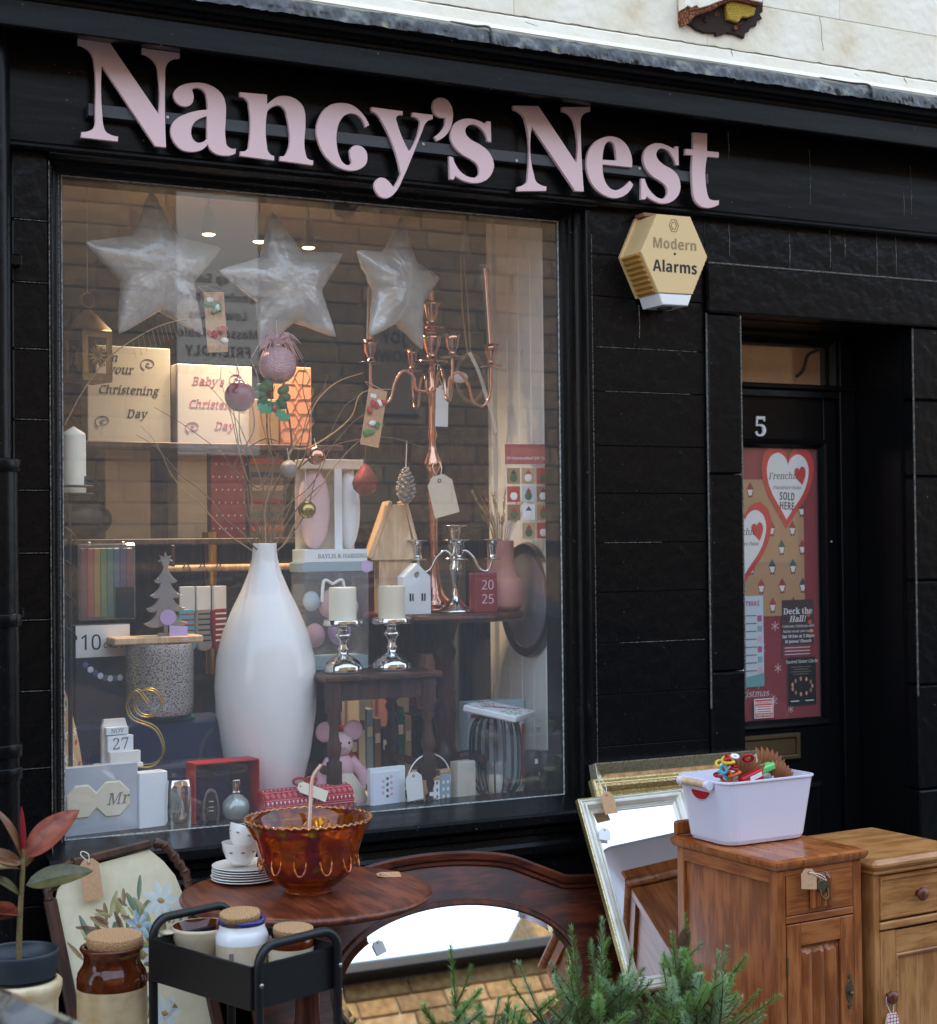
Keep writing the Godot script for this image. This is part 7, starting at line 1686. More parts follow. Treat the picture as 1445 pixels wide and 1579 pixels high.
	for x in [-0.1, 0.44]: part(rl, "bracket", G.new().box(Vector3(x, 0.038, 0), Vector3(0.012, 0.064, 0.016), 0.002), mt.oak)
	var sk := [["blue socks with red flowers", mt.sky_blue], ["grey and white striped socks", mt.grey_felt], ["red banded socks", mt.red_paper]]
	for i in 3:
		var s := thing("sock_pair", sk[i][0] + " on a white card hanging from the rail", "socks", Vector3(0.49 + 0.05 * i, 1.19, -0.63), 10 * i, "socks hanging from the rail")
		part(s, "sock", G.new().plate(outline("-22,120! 22,120! 23,60 30,20 20,0 -18,0 -24,20"), -0.008, 0.008, 0.003), sk[i][1])
		for k in 6: part(s, "band", G.new().box(Vector3(0.0, 0.025 + 0.016 * k, 0.0083), Vector3(0.04, 0.005, 0.001)), [mt.red, mt.ink, mt.paper][i])
		part(s, "card", G.new().box(Vector3(0, 0.15, 0), Vector3(0.046, 0.075, 0.012), 0.001), mt.paper)
		part(s, "hook", G.new().tube(bez([Vector3(0, 0.185, 0), Vector3(0, 0.21, 0.0), Vector3(0.012, 0.235, 0), Vector3(0.0, 0.255, 0), Vector3(-0.012, 0.242, 0)], 5), 0.0016, 6), mt.black_metal)
	var gt := thing("gold_tube", "upright gold wrapping paper tube beside the white vase", "tube", Vector3(0.585, 1.11, -0.7))
	part(gt, "tube", G.new().lathe([[0.0, 0.0], [0.025, 0.0], [0.025, 0.43], [0.022, 0.43], [0.022, 0.4], [0.0, 0.4]], 28), mt.gilt)

func build_window_right() -> void:
	# small stool with silver candlesticks
	var st := thing("oak_stool", "dark oak stool with turned legs inside the window", "stool", Vector3(0.915, 0.7405, -0.29))
	part(st, "seat", G.new().box(Vector3(0, 0.383, 0), Vector3(0.36, 0.02, 0.33), 0.006), mt.oak)
	var leg := [[0.0, 0.0], [0.014, 0.0], [0.016, 0.02], [0.01, 0.04], [0.018, 0.07], [0.014, 0.085], [0.022, 0.09], [0.022, 0.15], [0.015, 0.155], [0.018, 0.17], [0.022, 0.19], [0.014, 0.22], [0.012, 0.25], [0.02, 0.27], [0.014, 0.285], [0.024, 0.292], [0.024, 0.373]]
	for x in [-0.145, 0.145]:
		for z in [-0.13, 0.13]: part(st, "leg", G.new().lathe(leg, 20), mt.oak, Vector3(x, 0, z))
		part(st, "apron", G.new().box(Vector3(x, 0.345, 0), Vector3(0.014, 0.05, 0.22)), mt.oak)
		part(st, "stretcher", G.new().box(Vector3(x, 0.12, 0), Vector3(0.016, 0.022, 0.22), 0.003), mt.oak)
	for z in [-0.13, 0.13]: part(st, "apron", G.new().box(Vector3(0, 0.345, z), Vector3(0.25, 0.05, 0.014)), mt.oak)
	var sy := 0.7405 + 0.393
	for i in 2:
		var c := thing("silver_candlestick", ["silver candlestick by the tall white vase, left of the pair on the stool", "silver candlestick below the wooden bird house, right of the pair on the stool"][i], "candlestick", Vector3(0.822 + 0.157 * i, sy, -0.215 - 0.012 * i), 0, "silver candlesticks on the stool")
		part(c, "stem", G.new().lathe([[0.0, 0.0], [0.053, 0.0], [0.055, 0.004], [0.055, 0.02], [0.05, 0.024], [0.047, 0.032], [0.03, 0.044], [0.016, 0.052], [0.013, 0.062], [0.018, 0.068], [0.012, 0.076], [0.013, 0.092], [0.022, 0.102], [0.025, 0.108], [0.016, 0.118], [0.014, 0.128], [0.03, 0.132], [0.056, 0.134], [0.058, 0.138], [0.057, 0.15], [0.054, 0.152], [0.0, 0.148]], 40), mt.silver if i == 0 else mt.chrome)
		var w := thing("pillar_candle", ["white pillar candle with a white bow on the left silver candlestick", "beige pillar candle on the right silver candlestick"][i], "candle", Vector3(0.822 + 0.157 * i, sy + 0.149, -0.215 - 0.012 * i), 0, "pillar candles on the candlesticks")
		part(w, "wax", G.new().lathe([[0.0, 0.0], [0.038, 0.0], [0.039, 0.003], [0.039, 0.092], [0.036, 0.095], [0.006, 0.088], [0.0, 0.088]], 32), mt.candle if i == 0 else mt.cream_card)
		part(w, "wick", G.new().tube([Vector3(0, 0.088, 0), Vector3(0.002, 0.1, 0)], 0.001, 5), mt.ink)
	# toiletry gift sets behind
	var g3 := thing("gift_set", "clear gift bag of pink toiletries with white ribbon on the stool", "gift set", Vector3(0.845, sy, -0.37), 4, "toiletry gift sets")
	part(g3, "tray", G.new().box(Vector3(0, 0.02, 0), Vector3(0.2, 0.04, 0.1), 0.003), mt.ice_blue)
	for q in [[-0.05, 0.1, 0.03, mt.blush], [0.03, 0.11, 0.035, mt.lilac], [0.0, 0.19, 0.035, mt.blush], [-0.06, 0.2, 0.025, mt.ice_blue], [0.065, 0.18, 0.025, mt.pale_pink]]:
		part(g3, "puff", G.new().ball(Vector3(q[0], q[1], 0.0), Vector3(q[2], q[2] * 1.2, q[2]), 18, 10), q[3])
	part(g3, "bag", G.new().box(Vector3(0, 0.145, 0), Vector3(0.205, 0.28, 0.105), 0.006), mt.clear)
	for s in [-1.0, 1.0]: part(g3, "ribbon", G.new().tube(bez([Vector3(-0.02, 0.25, 0.06), Vector3(-0.02 + 0.03 * s, 0.26, 0.065), Vector3(-0.02 + 0.035 * s, 0.2, 0.062)], 5), 0.005, 6), mt.paper)
	var y2 := sy + 0.2855
	var g2 := block("gift_set", "flat grey blue toiletry box lying under the white lettered box", "gift set", Vector3(0.85, y2, -0.37), Vector3(0.225, 0.028, 0.1), mt.teal_box, 3, "toiletry gift sets")
	part(g2, "price_sticker", G.new().plate(oval(0.018, 0.018, 20), 0.0, 0.001), mt.lilac, Vector3(0.09, 0.014, 0.0505))
	var g1 := thing("gift_set", "white open fronted toiletry set with pink and white towels, top of the stack", "gift set", Vector3(0.85, y2 + 0.0285, -0.38), 3, "toiletry gift sets")
	part(g1, "base", G.new().box(Vector3(-0.005, 0.0185, 0.01), Vector3(0.2, 0.037, 0.09), 0.001), mt.snow)
	words(g1, "BAYLIS & HARDING", 0.012, mt.grey_ink, Vector3(0.015, 0.017, 0.0556), Vector3.ZERO, "Droid Serif", false, 0.0005)
	part(g1, "top", G.new().box(Vector3(0.0, 0.286, 0), Vector3(0.19, 0.028, 0.07), 0.001), mt.cream_card)
	part(g1, "towel", G.new().ball(Vector3(-0.05, 0.155, 0), Vector3(0.05, 0.118, 0.035), 20, 12), mt.pale_pink)
	part(g1, "towel", G.new().ball(Vector3(0.06, 0.155, 0), Vector3(0.036, 0.118, 0.035), 20, 12), mt.snow)
	part(g1, "spine", G.new().box(Vector3(0.012, 0.155, 0.034), Vector3(0.024, 0.235, 0.006), 0.001), mt.snow)
	part(g1, "back", G.new().box(Vector3(0, 0.16, -0.034), Vector3(0.19, 0.25, 0.003)), mt.cream_card)
	# mouse doll behind the stool leg
	var m := thing("mouse_doll", "pink mouse doll with big round ears sitting under the stool", "doll", Vector3(0.832, 0.7405, -0.27))
	part(m, "skirt", G.new().lathe([[0.0, 0.02], [0.075, 0.02], [0.078, 0.03], [0.06, 0.07], [0.03, 0.11]], 24), mt.cream_card)
	part(m, "body", G.new().ball(Vector3(0, 0.115, 0), Vector3(0.04, 0.05, 0.035), 20, 12), mt.blush)
	part(m, "head", G.new().ball(Vector3(0, 0.185, 0.005), Vector3(0.036, 0.036, 0.036), 20, 12), mt.pale_pink)
	for s in [-1.0, 1.0]:
		part(m, "ear", G.new().ball(Vector3(0.043 * s, 0.222, -0.004), Vector3(0.03, 0.03, 0.009), 18, 10), mt.blush)
		part(m, "arm", G.new().tube([Vector3(0.03 * s, 0.14, 0), Vector3(0.062 * s, 0.1, 0.012), Vector3(0.07 * s, 0.066, 0.02)], [0.018, 0.017, 0.014], 10), mt.blush)
		part(m, "leg", G.new().tube([Vector3(0.025 * s, 0.035, 0.02), Vector3(0.03 * s, 0.018, 0.08)], 0.013, 10), mt.pale_pink)
		part(m, "eye", G.new().ball(Vector3(0.013 * s, 0.192, 0.038), Vector3(0.004, 0.004, 0.003), 8, 5), mt.ink)
	part(m, "nose", G.new().ball(Vector3(0, 0.18, 0.041), Vector3(0.006, 0.005, 0.005), 8, 5), mt.blush)
	# stock stacked behind the stool
	var spine := [mt.red_paper, mt.cream_card, mt.teal_box, mt.tan_dark, mt.navy, mt.rose_clay, mt.holly, mt.tan_pale]
	var hue := ["red", "cream", "grey blue", "dark tan", "navy", "rose", "green", "pale tan"]
	for i in 8:
		var hh := 0.19 + 0.03 * ((i * 3) % 4)
		var bk := thing("book", "%s hardback book in the row behind the stool" % hue[i], "book", Vector3(0.99 + 0.026 * i, 0.7405, -0.62), 0, "books behind the stool")
		part(bk, "cover", G.new().box(Vector3(0, hh / 2, 0), Vector3(0.022, hh, 0.15), 0.002), spine[i])
		part(bk, "title_band", G.new().box(Vector3(0, hh * 0.72, 0.0752), Vector3(0.016, 0.03, 0.001)), mt.cream_card if i != 1 else mt.red_paper)
	for i in 4:
		block("folded_cloth", "folded %s cloth in the pile on the shelf behind the white vase" % ["grey", "rose", "cream", "green"][i], "cloth", Vector3(0.8, 1.1095 + 0.0355 * i, -0.83), Vector3(0.2, 0.035, 0.18), [mt.grey_felt, mt.blush, mt.cream_card, mt.holly][i], 3 * (i % 2), "folded cloths", 0.012)
	# goods along the glass
	var cp := thing("card_pack", "pack of note cards printed with a pink flower spray", "cards", Vector3(0.93, 0.7405, -0.165), 8)
	part(cp, "pack", G.new().box(Vector3(0, 0.063, 0), Vector3(0.115, 0.125, 0.02), 0.001), mt.snow)
	part(cp, "front_card", G.new().box(Vector3(-0.008, 0.058, 0.0115), Vector3(0.09, 0.112, 0.002)), mat(S("dfe6f2"), 0.6))
	for i in 11: part(cp, "flower_print", G.new().ball(Vector3.ZERO, Vector3(0.0055, 0.0045, 0.0006), 8, 4), mt.blush if i % 3 else mt.green, Vector3(-0.004 + 0.016 * sin(i * 2.1), 0.045 + 0.0055 * i, 0.0128), Vector3(0, 0, 40 * i))
	var hs := thing("house_hoop", "little painted wooden houses standing inside a wire hoop", "ornament", Vector3(1.062, 0.7405, -0.16), 10)
	part(hs, "base", G.new().box(Vector3(0, 0.006, 0), Vector3(0.15, 0.012, 0.035), 0.002), mt.white_paint)
	part(hs, "hoop", G.new().tube(ring_pts(Vector3(0, 0.078, 0), 0.075, 40), 0.0022, 7, true), mt.paper)
	for q in [[0.012, 0.036, 0.065, mt.snow], [0.05, 0.036, 0.082, mt.teal_box]]:
		var h := part(hs, "house", G.new().box(Vector3(q[0], 0.012 + q[2] / 2, 0), Vector3(q[1], q[2], 0.022), 0.001), q[3])
		part(h, "roof", G.new().box(Vector3(q[0], 0.018 + q[2], 0), Vector3(q[1] + 0.002, 0.012, 0.024), 0.002), mt.ply)
		for r in 3:
			for k in 2: part(h, "window", G.new().box(Vector3(q[0] - 0.008 + 0.016 * k, 0.03 + 0.02 * r, 0.0113), Vector3(0.006, 0.009, 0.001)), mt.paper if q[3] == mt.teal_box else mt.grey_ink)
		part(h, "door", G.new().box(Vector3(q[0], 0.02, 0.0113), Vector3(0.009, 0.015, 0.001)), mt.tan_box)
	part(hs, "tree_crown", G.new().ball(Vector3(-0.02, 0.06, 0.006), Vector3(0.017, 0.022, 0.004), 14, 8), mt.tan_box)
	part(hs, "tree_trunk", G.new().box(Vector3(-0.02, 0.025, 0.004), Vector3(0.005, 0.03, 0.004)), mt.tan_box)
	tag_card("white price ticket with a barcode hanging on the wire hoop", Vector3(1.0, 0.85, -0.135), Vector3(0, 8, 6), 0.055, 0.08, mt.paper)
	block("wooden_block_vase", "whitewashed wooden block standing right of the wire hoop", "ornament", Vector3(1.185, 0.7405, -0.19), Vector3(0.065, 0.122, 0.04), mt.silver_leaf, 12)
	var cg := thing("wire_lantern", "black wire cage lantern with curved bars under the napkins", "lantern", Vector3(1.335, 0.7405, -0.27))
	for i in 18:
		var a := TAU * i / 18.0
		var d := Vector3(cos(a), 0, sin(a))
		part(cg, "bar", G.new().tube(bez([d * 0.05 + Vector3(0, 0.005, 0), d * 0.075 + Vector3(0, 0.05, 0), d * 0.078 + Vector3(0, 0.15, 0), d * 0.07 + Vector3(0, 0.21, 0), d * 0.05 + Vector3(0, 0.235, 0)], 4), 0.003, 6), mt.black_metal)
	for q in [[0.05, 0.006], [0.05, 0.236]]: part(cg, "hoop", G.new().tube(ring_pts(Vector3(0, q[1], 0), q[0], 30, 1), 0.0035, 6, true), mt.black_metal)
	part(cg, "jar", G.new().lathe([[0.0, 0.006], [0.03, 0.008], [0.036, 0.03], [0.034, 0.09], [0.028, 0.1]], 24), mt.clear)
	part(cg, "candle", G.new().lathe([[0.0, 0.01], [0.022, 0.01], [0.022, 0.06], [0.0, 0.062]], 20), mt.candle)
	part(cg, "top_plate", G.new().lathe([[0.0, 0.238], [0.05, 0.238], [0.05, 0.241], [0.0, 0.242]], 24), mt.black_metal)
	var np := thing("napkin_pack", "pack of leaf printed Merry Christmas napkins lying on the black cage lantern", "napkins", Vector3(1.335, 0.984, -0.25), 42)
	part(np, "pack", G.new().box(Vector3(0, 0.01, 0), Vector3(0.17, 0.02, 0.17), 0.004), mt.snow)
	np.rotation_degrees = Vector3(10, 42, 0)
	for i in 46: part(np, "leaf_print", G.new().ball(Vector3.ZERO, Vector3(0.008, 0.0005, 0.0028), 8, 4), mt.mint if i % 4 else mt.red, Vector3(rng.randf_range(-0.078, 0.078), 0.0203, rng.randf_range(0.025, 0.078) * (1.0 if i % 2 else -1.0)), Vector3(0, rng.randf_range(0, 180), 0))
	words(np, "Merry", 0.018, mt.red, Vector3(0, 0.0206, -0.012), Vector3(-90, -42, 0), "Droid Serif", false, 0.0005, true, true)
	words(np, "Christmas", 0.018, mt.red, Vector3(0.012, 0.0206, 0.006), Vector3(-90, -42, 0), "Droid Serif", false, 0.0005, true, true)
	var sn := block("snowman_box", "pale blue boxed set with snowmen behind the black cage lantern", "box", Vector3(1.39, 0.7405, -0.4), Vector3(0.2, 0.27, 0.06), mt.ice_blue, 2)
	for x in [-0.075, -0.028, 0.025, 0.072]:
		part(sn, "snowman_print", G.new().ball(Vector3.ZERO, Vector3(0.02, 0.024, 0.001), 16, 5), mt.white_ink, Vector3(x, 0.2, 0.0305))
		part(sn, "nose_print", G.new().ball(Vector3.ZERO, Vector3(0.008, 0.002, 0.001), 8, 4), mt.orange, Vector3(x + 0.006, 0.2, 0.0312))
		part(sn, "hat_print", G.new().box(Vector3(x, 0.228, 0.0308), Vector3(0.03, 0.012, 0.001)), mt.red)
	part(sn, "red_side", G.new().box(Vector3(0.094, 0.1, 0.0306), Vector3(0.01, 0.19, 0.001)), mt.red)
	for q in [["short black wooden candlestick by the black cage lantern", 1.44, -0.235, 0.12], ["tall black wooden candlestick by the right end of the glass", 1.47, -0.2, 0.1]]:
		var b := thing("black_candlestick", q[0], "candlestick", Vector3(q[1], 0.7405, q[2]), 0, "black candlesticks by the glass")
		part(b, "stem", G.new().lathe([[0.0, 0.0], [0.026, 0.0], [0.027, 0.01], [0.022, 0.03], [0.026, 0.045], [0.018, 0.06], [0.024, 0.075], [0.026, 0.1], [0.023, 0.13], [0.0, 0.13]], 24), mt.black_metal)
		part(b, "ticket", G.new().box(Vector3(0.002, 0.1, 0.0255), Vector3(0.012, 0.014, 0.001)), mt.paper)
	# inside pedestal table
	var t := thing("inner_table", "dark round pedestal table inside the window carrying candelabras", "table", Vector3(1.228, 0.7405, -0.4))
	part(t, "table_top", G.new().lathe([[0.0, 0.525], [0.228, 0.525], [0.244, 0.53], [0.247, 0.536], [0.244, 0.545], [0.238, 0.5495], [0.0, 0.5495]], 64), mt.mahogany)
	part(t, "pedestal", G.new().lathe([[0.0, 0.04], [0.03, 0.045], [0.034, 0.08], [0.05, 0.11], [0.034, 0.13], [0.024, 0.16], [0.03, 0.2], [0.036, 0.24], [0.024, 0.28], [0.034, 0.3], [0.024, 0.33], [0.03, 0.4], [0.04, 0.43], [0.026, 0.45], [0.05, 0.525]], 28), mt.mahogany)
	for i in 3:
		var d := Vector3(cos(TAU * i / 3.0 + 0.5), 0, sin(TAU * i / 3.0 + 0.5))
		part(t, "leg", G.new().tube(bez([d * 0.02 + Vector3(0, 0.1, 0), d * 0.09 + Vector3(0, 0.11, 0), d * 0.15 + Vector3(0, 0.05, 0), d * 0.2 + Vector3(0, 0.018, 0)], 6), 0.016, 10), mt.mahogany)
	var ty := 1.2905
	# wooden bird house, little white house
	var bh := thing("bird_house", "tall bare wooden bird house with a steep roof on the inside table", "bird house", Vector3(1.06, ty, -0.4), -14)
	part(bh, "body", G.new().plate(PackedVector2Array([Vector2(-0.05, 0.0), Vector2(0.05, 0.0), Vector2(0.05, 0.17), Vector2(0.03, 0.3), Vector2(-0.02, 0.3), Vector2(-0.05, 0.17)]), -0.045, 0.045, 0.001), mt.pale)
	part(bh, "roof_slope", G.new().box(Vector3.ZERO, Vector3(0.012, 0.18, 0.12), 0.002), mt.pale, Vector3(-0.045, 0.25, 0), Vector3(0, 0, -20))
	part(bh, "roof_slope", G.new().box(Vector3.ZERO, Vector3(0.012, 0.18, 0.12), 0.002), mt.pale, Vector3(0.052, 0.25, 0), Vector3(0, 0, 14))
	part(bh, "front_roof", G.new().plate(PackedVector2Array([Vector2(-0.075, 0.16), Vector2(0.06, 0.16), Vector2(0.028, 0.325), Vector2(-0.03, 0.325)]), 0.047, 0.056, 0.001), mt.pale)
	var wh := thing("white_house", "small white wooden house with cut out windows on the inside table", "ornament", Vector3(1.08, ty, -0.29), 4)
	part(wh, "body", G.new().plate(with_hole(PackedVector2Array([Vector2(-0.045, 0), Vector2(0.045, 0), Vector2(0.045, 0.11), Vector2(0.0, 0.15), Vector2(-0.045, 0.11)]), oval(0.01, 0.01, 16, Vector2(0.0, 0.115))), -0.02, 0.02, 0.001), mt.snow)
	for q in [[0.02, 0.05], [-0.02, 0.05]]:
		part(wh, "window", G.new().box(Vector3(q[0], q[1], 0.0203), Vector3(0.014, 0.022, 0.001)), mt.ink)
		part(wh, "glazing_bar", G.new().box(Vector3(q[0], q[1], 0.0212), Vector3(0.002, 0.022, 0.001)), mt.snow)
	# silver candelabra
	var s := thing("silver_candelabra", "five light silver candelabra at the front of the inside table", "candelabra", Vector3(1.215, ty, -0.29))
	part(s, "stem", G.new().lathe([[0.0, 0.0], [0.05, 0.0], [0.052, 0.005], [0.046, 0.012], [0.03, 0.022], [0.018, 0.036], [0.01, 0.05], [0.014, 0.058], [0.009, 0.068], [0.012, 0.09], [0.019, 0.125], [0.021, 0.14], [0.012, 0.15], [0.016, 0.158], [0.009, 0.17], [0.011, 0.185], [0.007, 0.2], [0.01, 0.21], [0.016, 0.24], [0.018, 0.255], [0.034, 0.258], [0.035, 0.262], [0.012, 0.264], [0.0, 0.255]], 30), mt.silver)
	for i in 4:
		var a := PI / 2 * i + 0.35
		var d := Vector3(cos(a), 0, sin(a))
		var am := part(s, "arm", G.new().tube(bez([d * 0.01 + Vector3(0, 0.17, 0), d * 0.03 + Vector3(0, 0.185, 0), d * 0.055 + Vector3(0, 0.165, 0), d * 0.075 + Vector3(0, 0.13, 0), d * 0.1 + Vector3(0, 0.125, 0), d * 0.113 + Vector3(0, 0.16, 0)], 6), 0.0046, 9), mt.silver)
		part(am, "cup", G.new().lathe([[0.0, 0.155], [0.026, 0.158], [0.027, 0.162], [0.008, 0.165], [0.01, 0.175], [0.014, 0.2], [0.015, 0.212], [0.03, 0.215], [0.03, 0.219], [0.011, 0.22], [0.0, 0.21]], 24, d * 0.113), mt.silver)
	var rc := block("date_block", "red calendar block numbered 20 25 on the inside table", "calendar", Vector3(1.298, ty, -0.27), Vector3(0.075, 0.118, 0.04), mat(S("8e2a2c"), 0.6), 0)
	words(rc, "20", 0.028, mt.pale_pink, Vector3(0.006, 0.082, 0.0205), Vector3.ZERO, "Droid Sans", false, 0.0006)
	words(rc, "25", 0.028, mt.pale_pink, Vector3(0.006, 0.04, 0.0205), Vector3.ZERO, "Droid Sans", false, 0.0006)
	var pv := thing("pink_vase", "pink clay vase with dried flowers on the inside table", "vase", Vector3(1.39, ty, -0.33))
	part(pv, "vase", G.new().lathe([[0.0, 0.0], [0.055, 0.0], [0.066, 0.02], [0.07, 0.06], [0.064, 0.09], [0.046, 0.115], [0.041, 0.14], [0.041, 0.215], [0.037, 0.215], [0.037, 0.15], [0.0, 0.14]], 40), mt.rose_clay)
	var df := thing("dried_flowers", "bunch of dried red and straw coloured grasses in the pink vase", "flowers", Vector3(1.39, ty + 0.16, -0.33))
	for i in 26:
		var a := rng.randf() * TAU; var rr := rng.randf_range(0.02, 0.1)
		var e := Vector3(cos(a) * rr, rng.randf_range(0.11, 0.19), sin(a) * rr * 0.8)
		part(df, "stem", G.new().tube(bez([Vector3(cos(a) * 0.01, 0, sin(a) * 0.01), e * 0.5 + Vector3(0, 0.03, 0), e], 4), 0.0012, 5), mt.pale_bark)
		var plume := G.new()
		for k in 46:
			var f := rng.randf()
			var c := (e * 0.5 + Vector3(0, 0.03, 0)).lerp(e * 1.12, 0.3 + 0.7 * f)
			var q := Vector3(rng.randf_range(-1, 1), rng.randf_range(0, 1), rng.randf_range(-1, 1)).normalized()
			var sd := q.cross(Vector3.UP).normalized() * 0.0012
			plume.flat(c - sd, c + sd, c + q * 0.014, Vector3(0, 0, 1))
		part(df, "plume", plume, mt.red_paper if i % 2 else mt.straw)
	# gift tag card by the partition
	var gc := thing("gift_tag_card", "hanging sheet of square Christmas gift tags by the white partition", "gift tags", Vector3(1.422, 1.794, -0.21), -12)
	part(gc, "header", G.new().box(Vector3(0, -0.03, 0), Vector3(0.14, 0.06, 0.002)), mat(S("b04a48"), 0.6))
	words(gc, "24 Handcrafted Gift Tags", 0.0085, mt.white_ink, Vector3(0, -0.042, 0.0014), Vector3.ZERO, "Droid Sans", false, 0.0005)
	for r in 4:
		for k in 3:
			if r == 3 and k == 0: continue
			var cc := [mt.tan_box, mt.tan_pale, mt.red, mt.ice_blue, mt.kraft_dark, mt.snow]
			var x := -0.044 + 0.046 * k; var yy := -0.095 - 0.055 * r
			var tg := part(gc, "gift_tag", G.new().box(Vector3(x, yy, 0), Vector3(0.04, 0.047, 0.002), 0.0005), cc[(r * 2 + k) % 6])
			part(tg, "figure_print", G.new().ball(Vector3(x, yy - 0.006, 0.0013), Vector3(0.012, 0.013, 0.0006), 12, 4), mt.white_ink if (r + k) % 2 else mt.holly)
			part(tg, "hat_print", G.new().plate(PackedVector2Array([Vector2(x - 0.01, yy + 0.005), Vector2(x + 0.01, yy + 0.005), Vector2(x, yy + 0.019)]), 0.0012, 0.0018), mt.red if (r + k) % 3 else mt.ink)
	hanger(gc, Vector3(0, -0.012, 0), Vector3(0.08, 0.02, -0.03), mt.string)
	part(gc, "sleeve", G.new().box(Vector3(0, -0.17, -0.0025), Vector3(0.14, 0.24, 0.001)), mt.clear)
	# oval metal frame on the partition
	var of := thing("wall_mirror", "oval pewter mirror hung on the white partition", "mirror", Vector3(1.4925, 1.32, -0.352))
	of.rotation_degrees.y = -90
	var lp := []
	for q in oval(0.135, 0.15, 52): lp.append(q)
	part(of, "frame", G.new().sweep(lp, [[-0.004, 0.0], [0.0, 0.008], [0.012, 0.014], [0.024, 0.012], [0.03, 0.0]]), mt.pewter)
	part(of, "mirror", G.new().plate(oval(0.136, 0.151, 52), 0.001, 0.004), mat(S("b9bcc4"), 0.2, 0.7))
	var pp := thing("metal_pole", "scuffed steel pole standing behind the inside table", "pole", Vector3(1.54, 0.0, -0.95))
	part(pp, "pole", G.new().lathe([[0.0, 0.0], [0.026, 0.0], [0.026, 1.245], [0.0, 1.245]], 24), mt.steel)
	part(pp, "cap", G.new().lathe([[0.0, 1.24], [0.03, 1.24], [0.03, 1.25], [0.0, 1.256]], 24), mt.steel)

func build_back() -> void:
	# furniture in the depth of the shop
	var d := thing("wooden_dresser", "tall dark dresser with picture cards at the back of the shop", "dresser", Vector3(2.0, 0, -2.0))
	for y in [0.4, 0.8, 1.2, 1.55, 1.95]: part(d, "shelf", G.new().box(Vector3(0, y, 0), Vector3(1.5, 0.022, 0.34), 0.002), mt.oak)
	for x in [-0.75, 0.75]: part(d, "side", G.new().box(Vector3(x, 1.0, 0), Vector3(0.024, 2.0, 0.34), 0.002), mt.oak)
	part(d, "back", G.new().box(Vector3(0, 1.0, -0.16), Vector3(1.48, 2.0, 0.012)), mt.walnut)
	var names := ["cream", "rose", "grey", "tan", "blue", "red"]
	var ms := [mt.cream_card, mt.blush, mt.grey_felt, mt.tan_box, mt.teal_box, mt.red_paper]
	var k := 0
	var place := ["bottom shelf", "second shelf", "third shelf", "top shelf"]
	for r in 4:
		for i in 5:
			var h: float = [0.2, 0.26, 0.17, 0.23, 0.28][(i + r) % 5]
			block("stock_box", "%s stock carton, number %d from the left on the dresser's %s" % [names[k % 6], i + 1, place[r]], "carton", Vector3(1.4 + 0.28 * i, [0.411, 0.811, 1.211, 1.561][r] + 0.0005, -1.98), Vector3(0.16 + 0.03 * ((i + r) % 3), h, 0.14), ms[k % 6], 6 * ((i + r) % 3 - 1), "cartons on the dresser")
			k += 1
	var w := thing("oak_wardrobe", "brown wardrobe standing at the back left of the shop", "wardrobe", Vector3(0.5, 0, -2.6))
	part(w, "carcass", G.new().box(Vector3(0, 1.0, 0), Vector3(1.1, 2.0, 0.5), 0.01), mt.walnut)
	for x in [-0.27, 0.27]: part(w, "door", G.new().box(Vector3(x, 1.02, 0.256), Vector3(0.5, 1.8, 0.02), 0.006), mt.walnut)
	part(w, "cornice", G.new().box(Vector3(0, 2.03, 0.02), Vector3(1.18, 0.06, 0.58), 0.02), mt.walnut)

func gnome_paper() -> ImageTexture:
	var img := Image.create_empty(256, 512, false, Image.FORMAT_RGB8)
	img.fill(S("b98f62"))
	var r := RandomNumberGenerator.new(); r.seed = 4
	for i in 120: img.fill_rect(Rect2i(r.randi() % 254, r.randi() % 510, 2, 2), S("e6d6bc"))
	for i in 21:
		var cx := 36 + (i % 3) * 86 + (40 if (i / 3) % 2 else 0); var cy := 40 + (i / 3) * 72
		var hat: Color = [S("9a2a2a"), S("2f4a3f"), S("2c5a4a"), S("a33a2c")][i % 4]
		for y in 60:
			for x in range(-26, 27):
				var px := cx + x; var py := cy + y - 30
				if px < 0 or px >= 256 or py < 0 or py >= 512: continue
				if y < 28 and absi(x) < y * 0.55 + 1: img.set_pixel(px, py, hat)
				elif y >= 28 and x * x * 1.4 + (y - 34) * (y - 34) < 230 and y < 52: img.set_pixel(px, py, S("e9e4da") if absi(x) < 11 - (y - 30) * 0.3 else hat.darkened(0.2))
				elif y >= 50 and y < 58 and absi(x) in range(2, 9): img.set_pixel(px, py, S("6a2a24"))
	return ImageTexture.create_from_image(img)

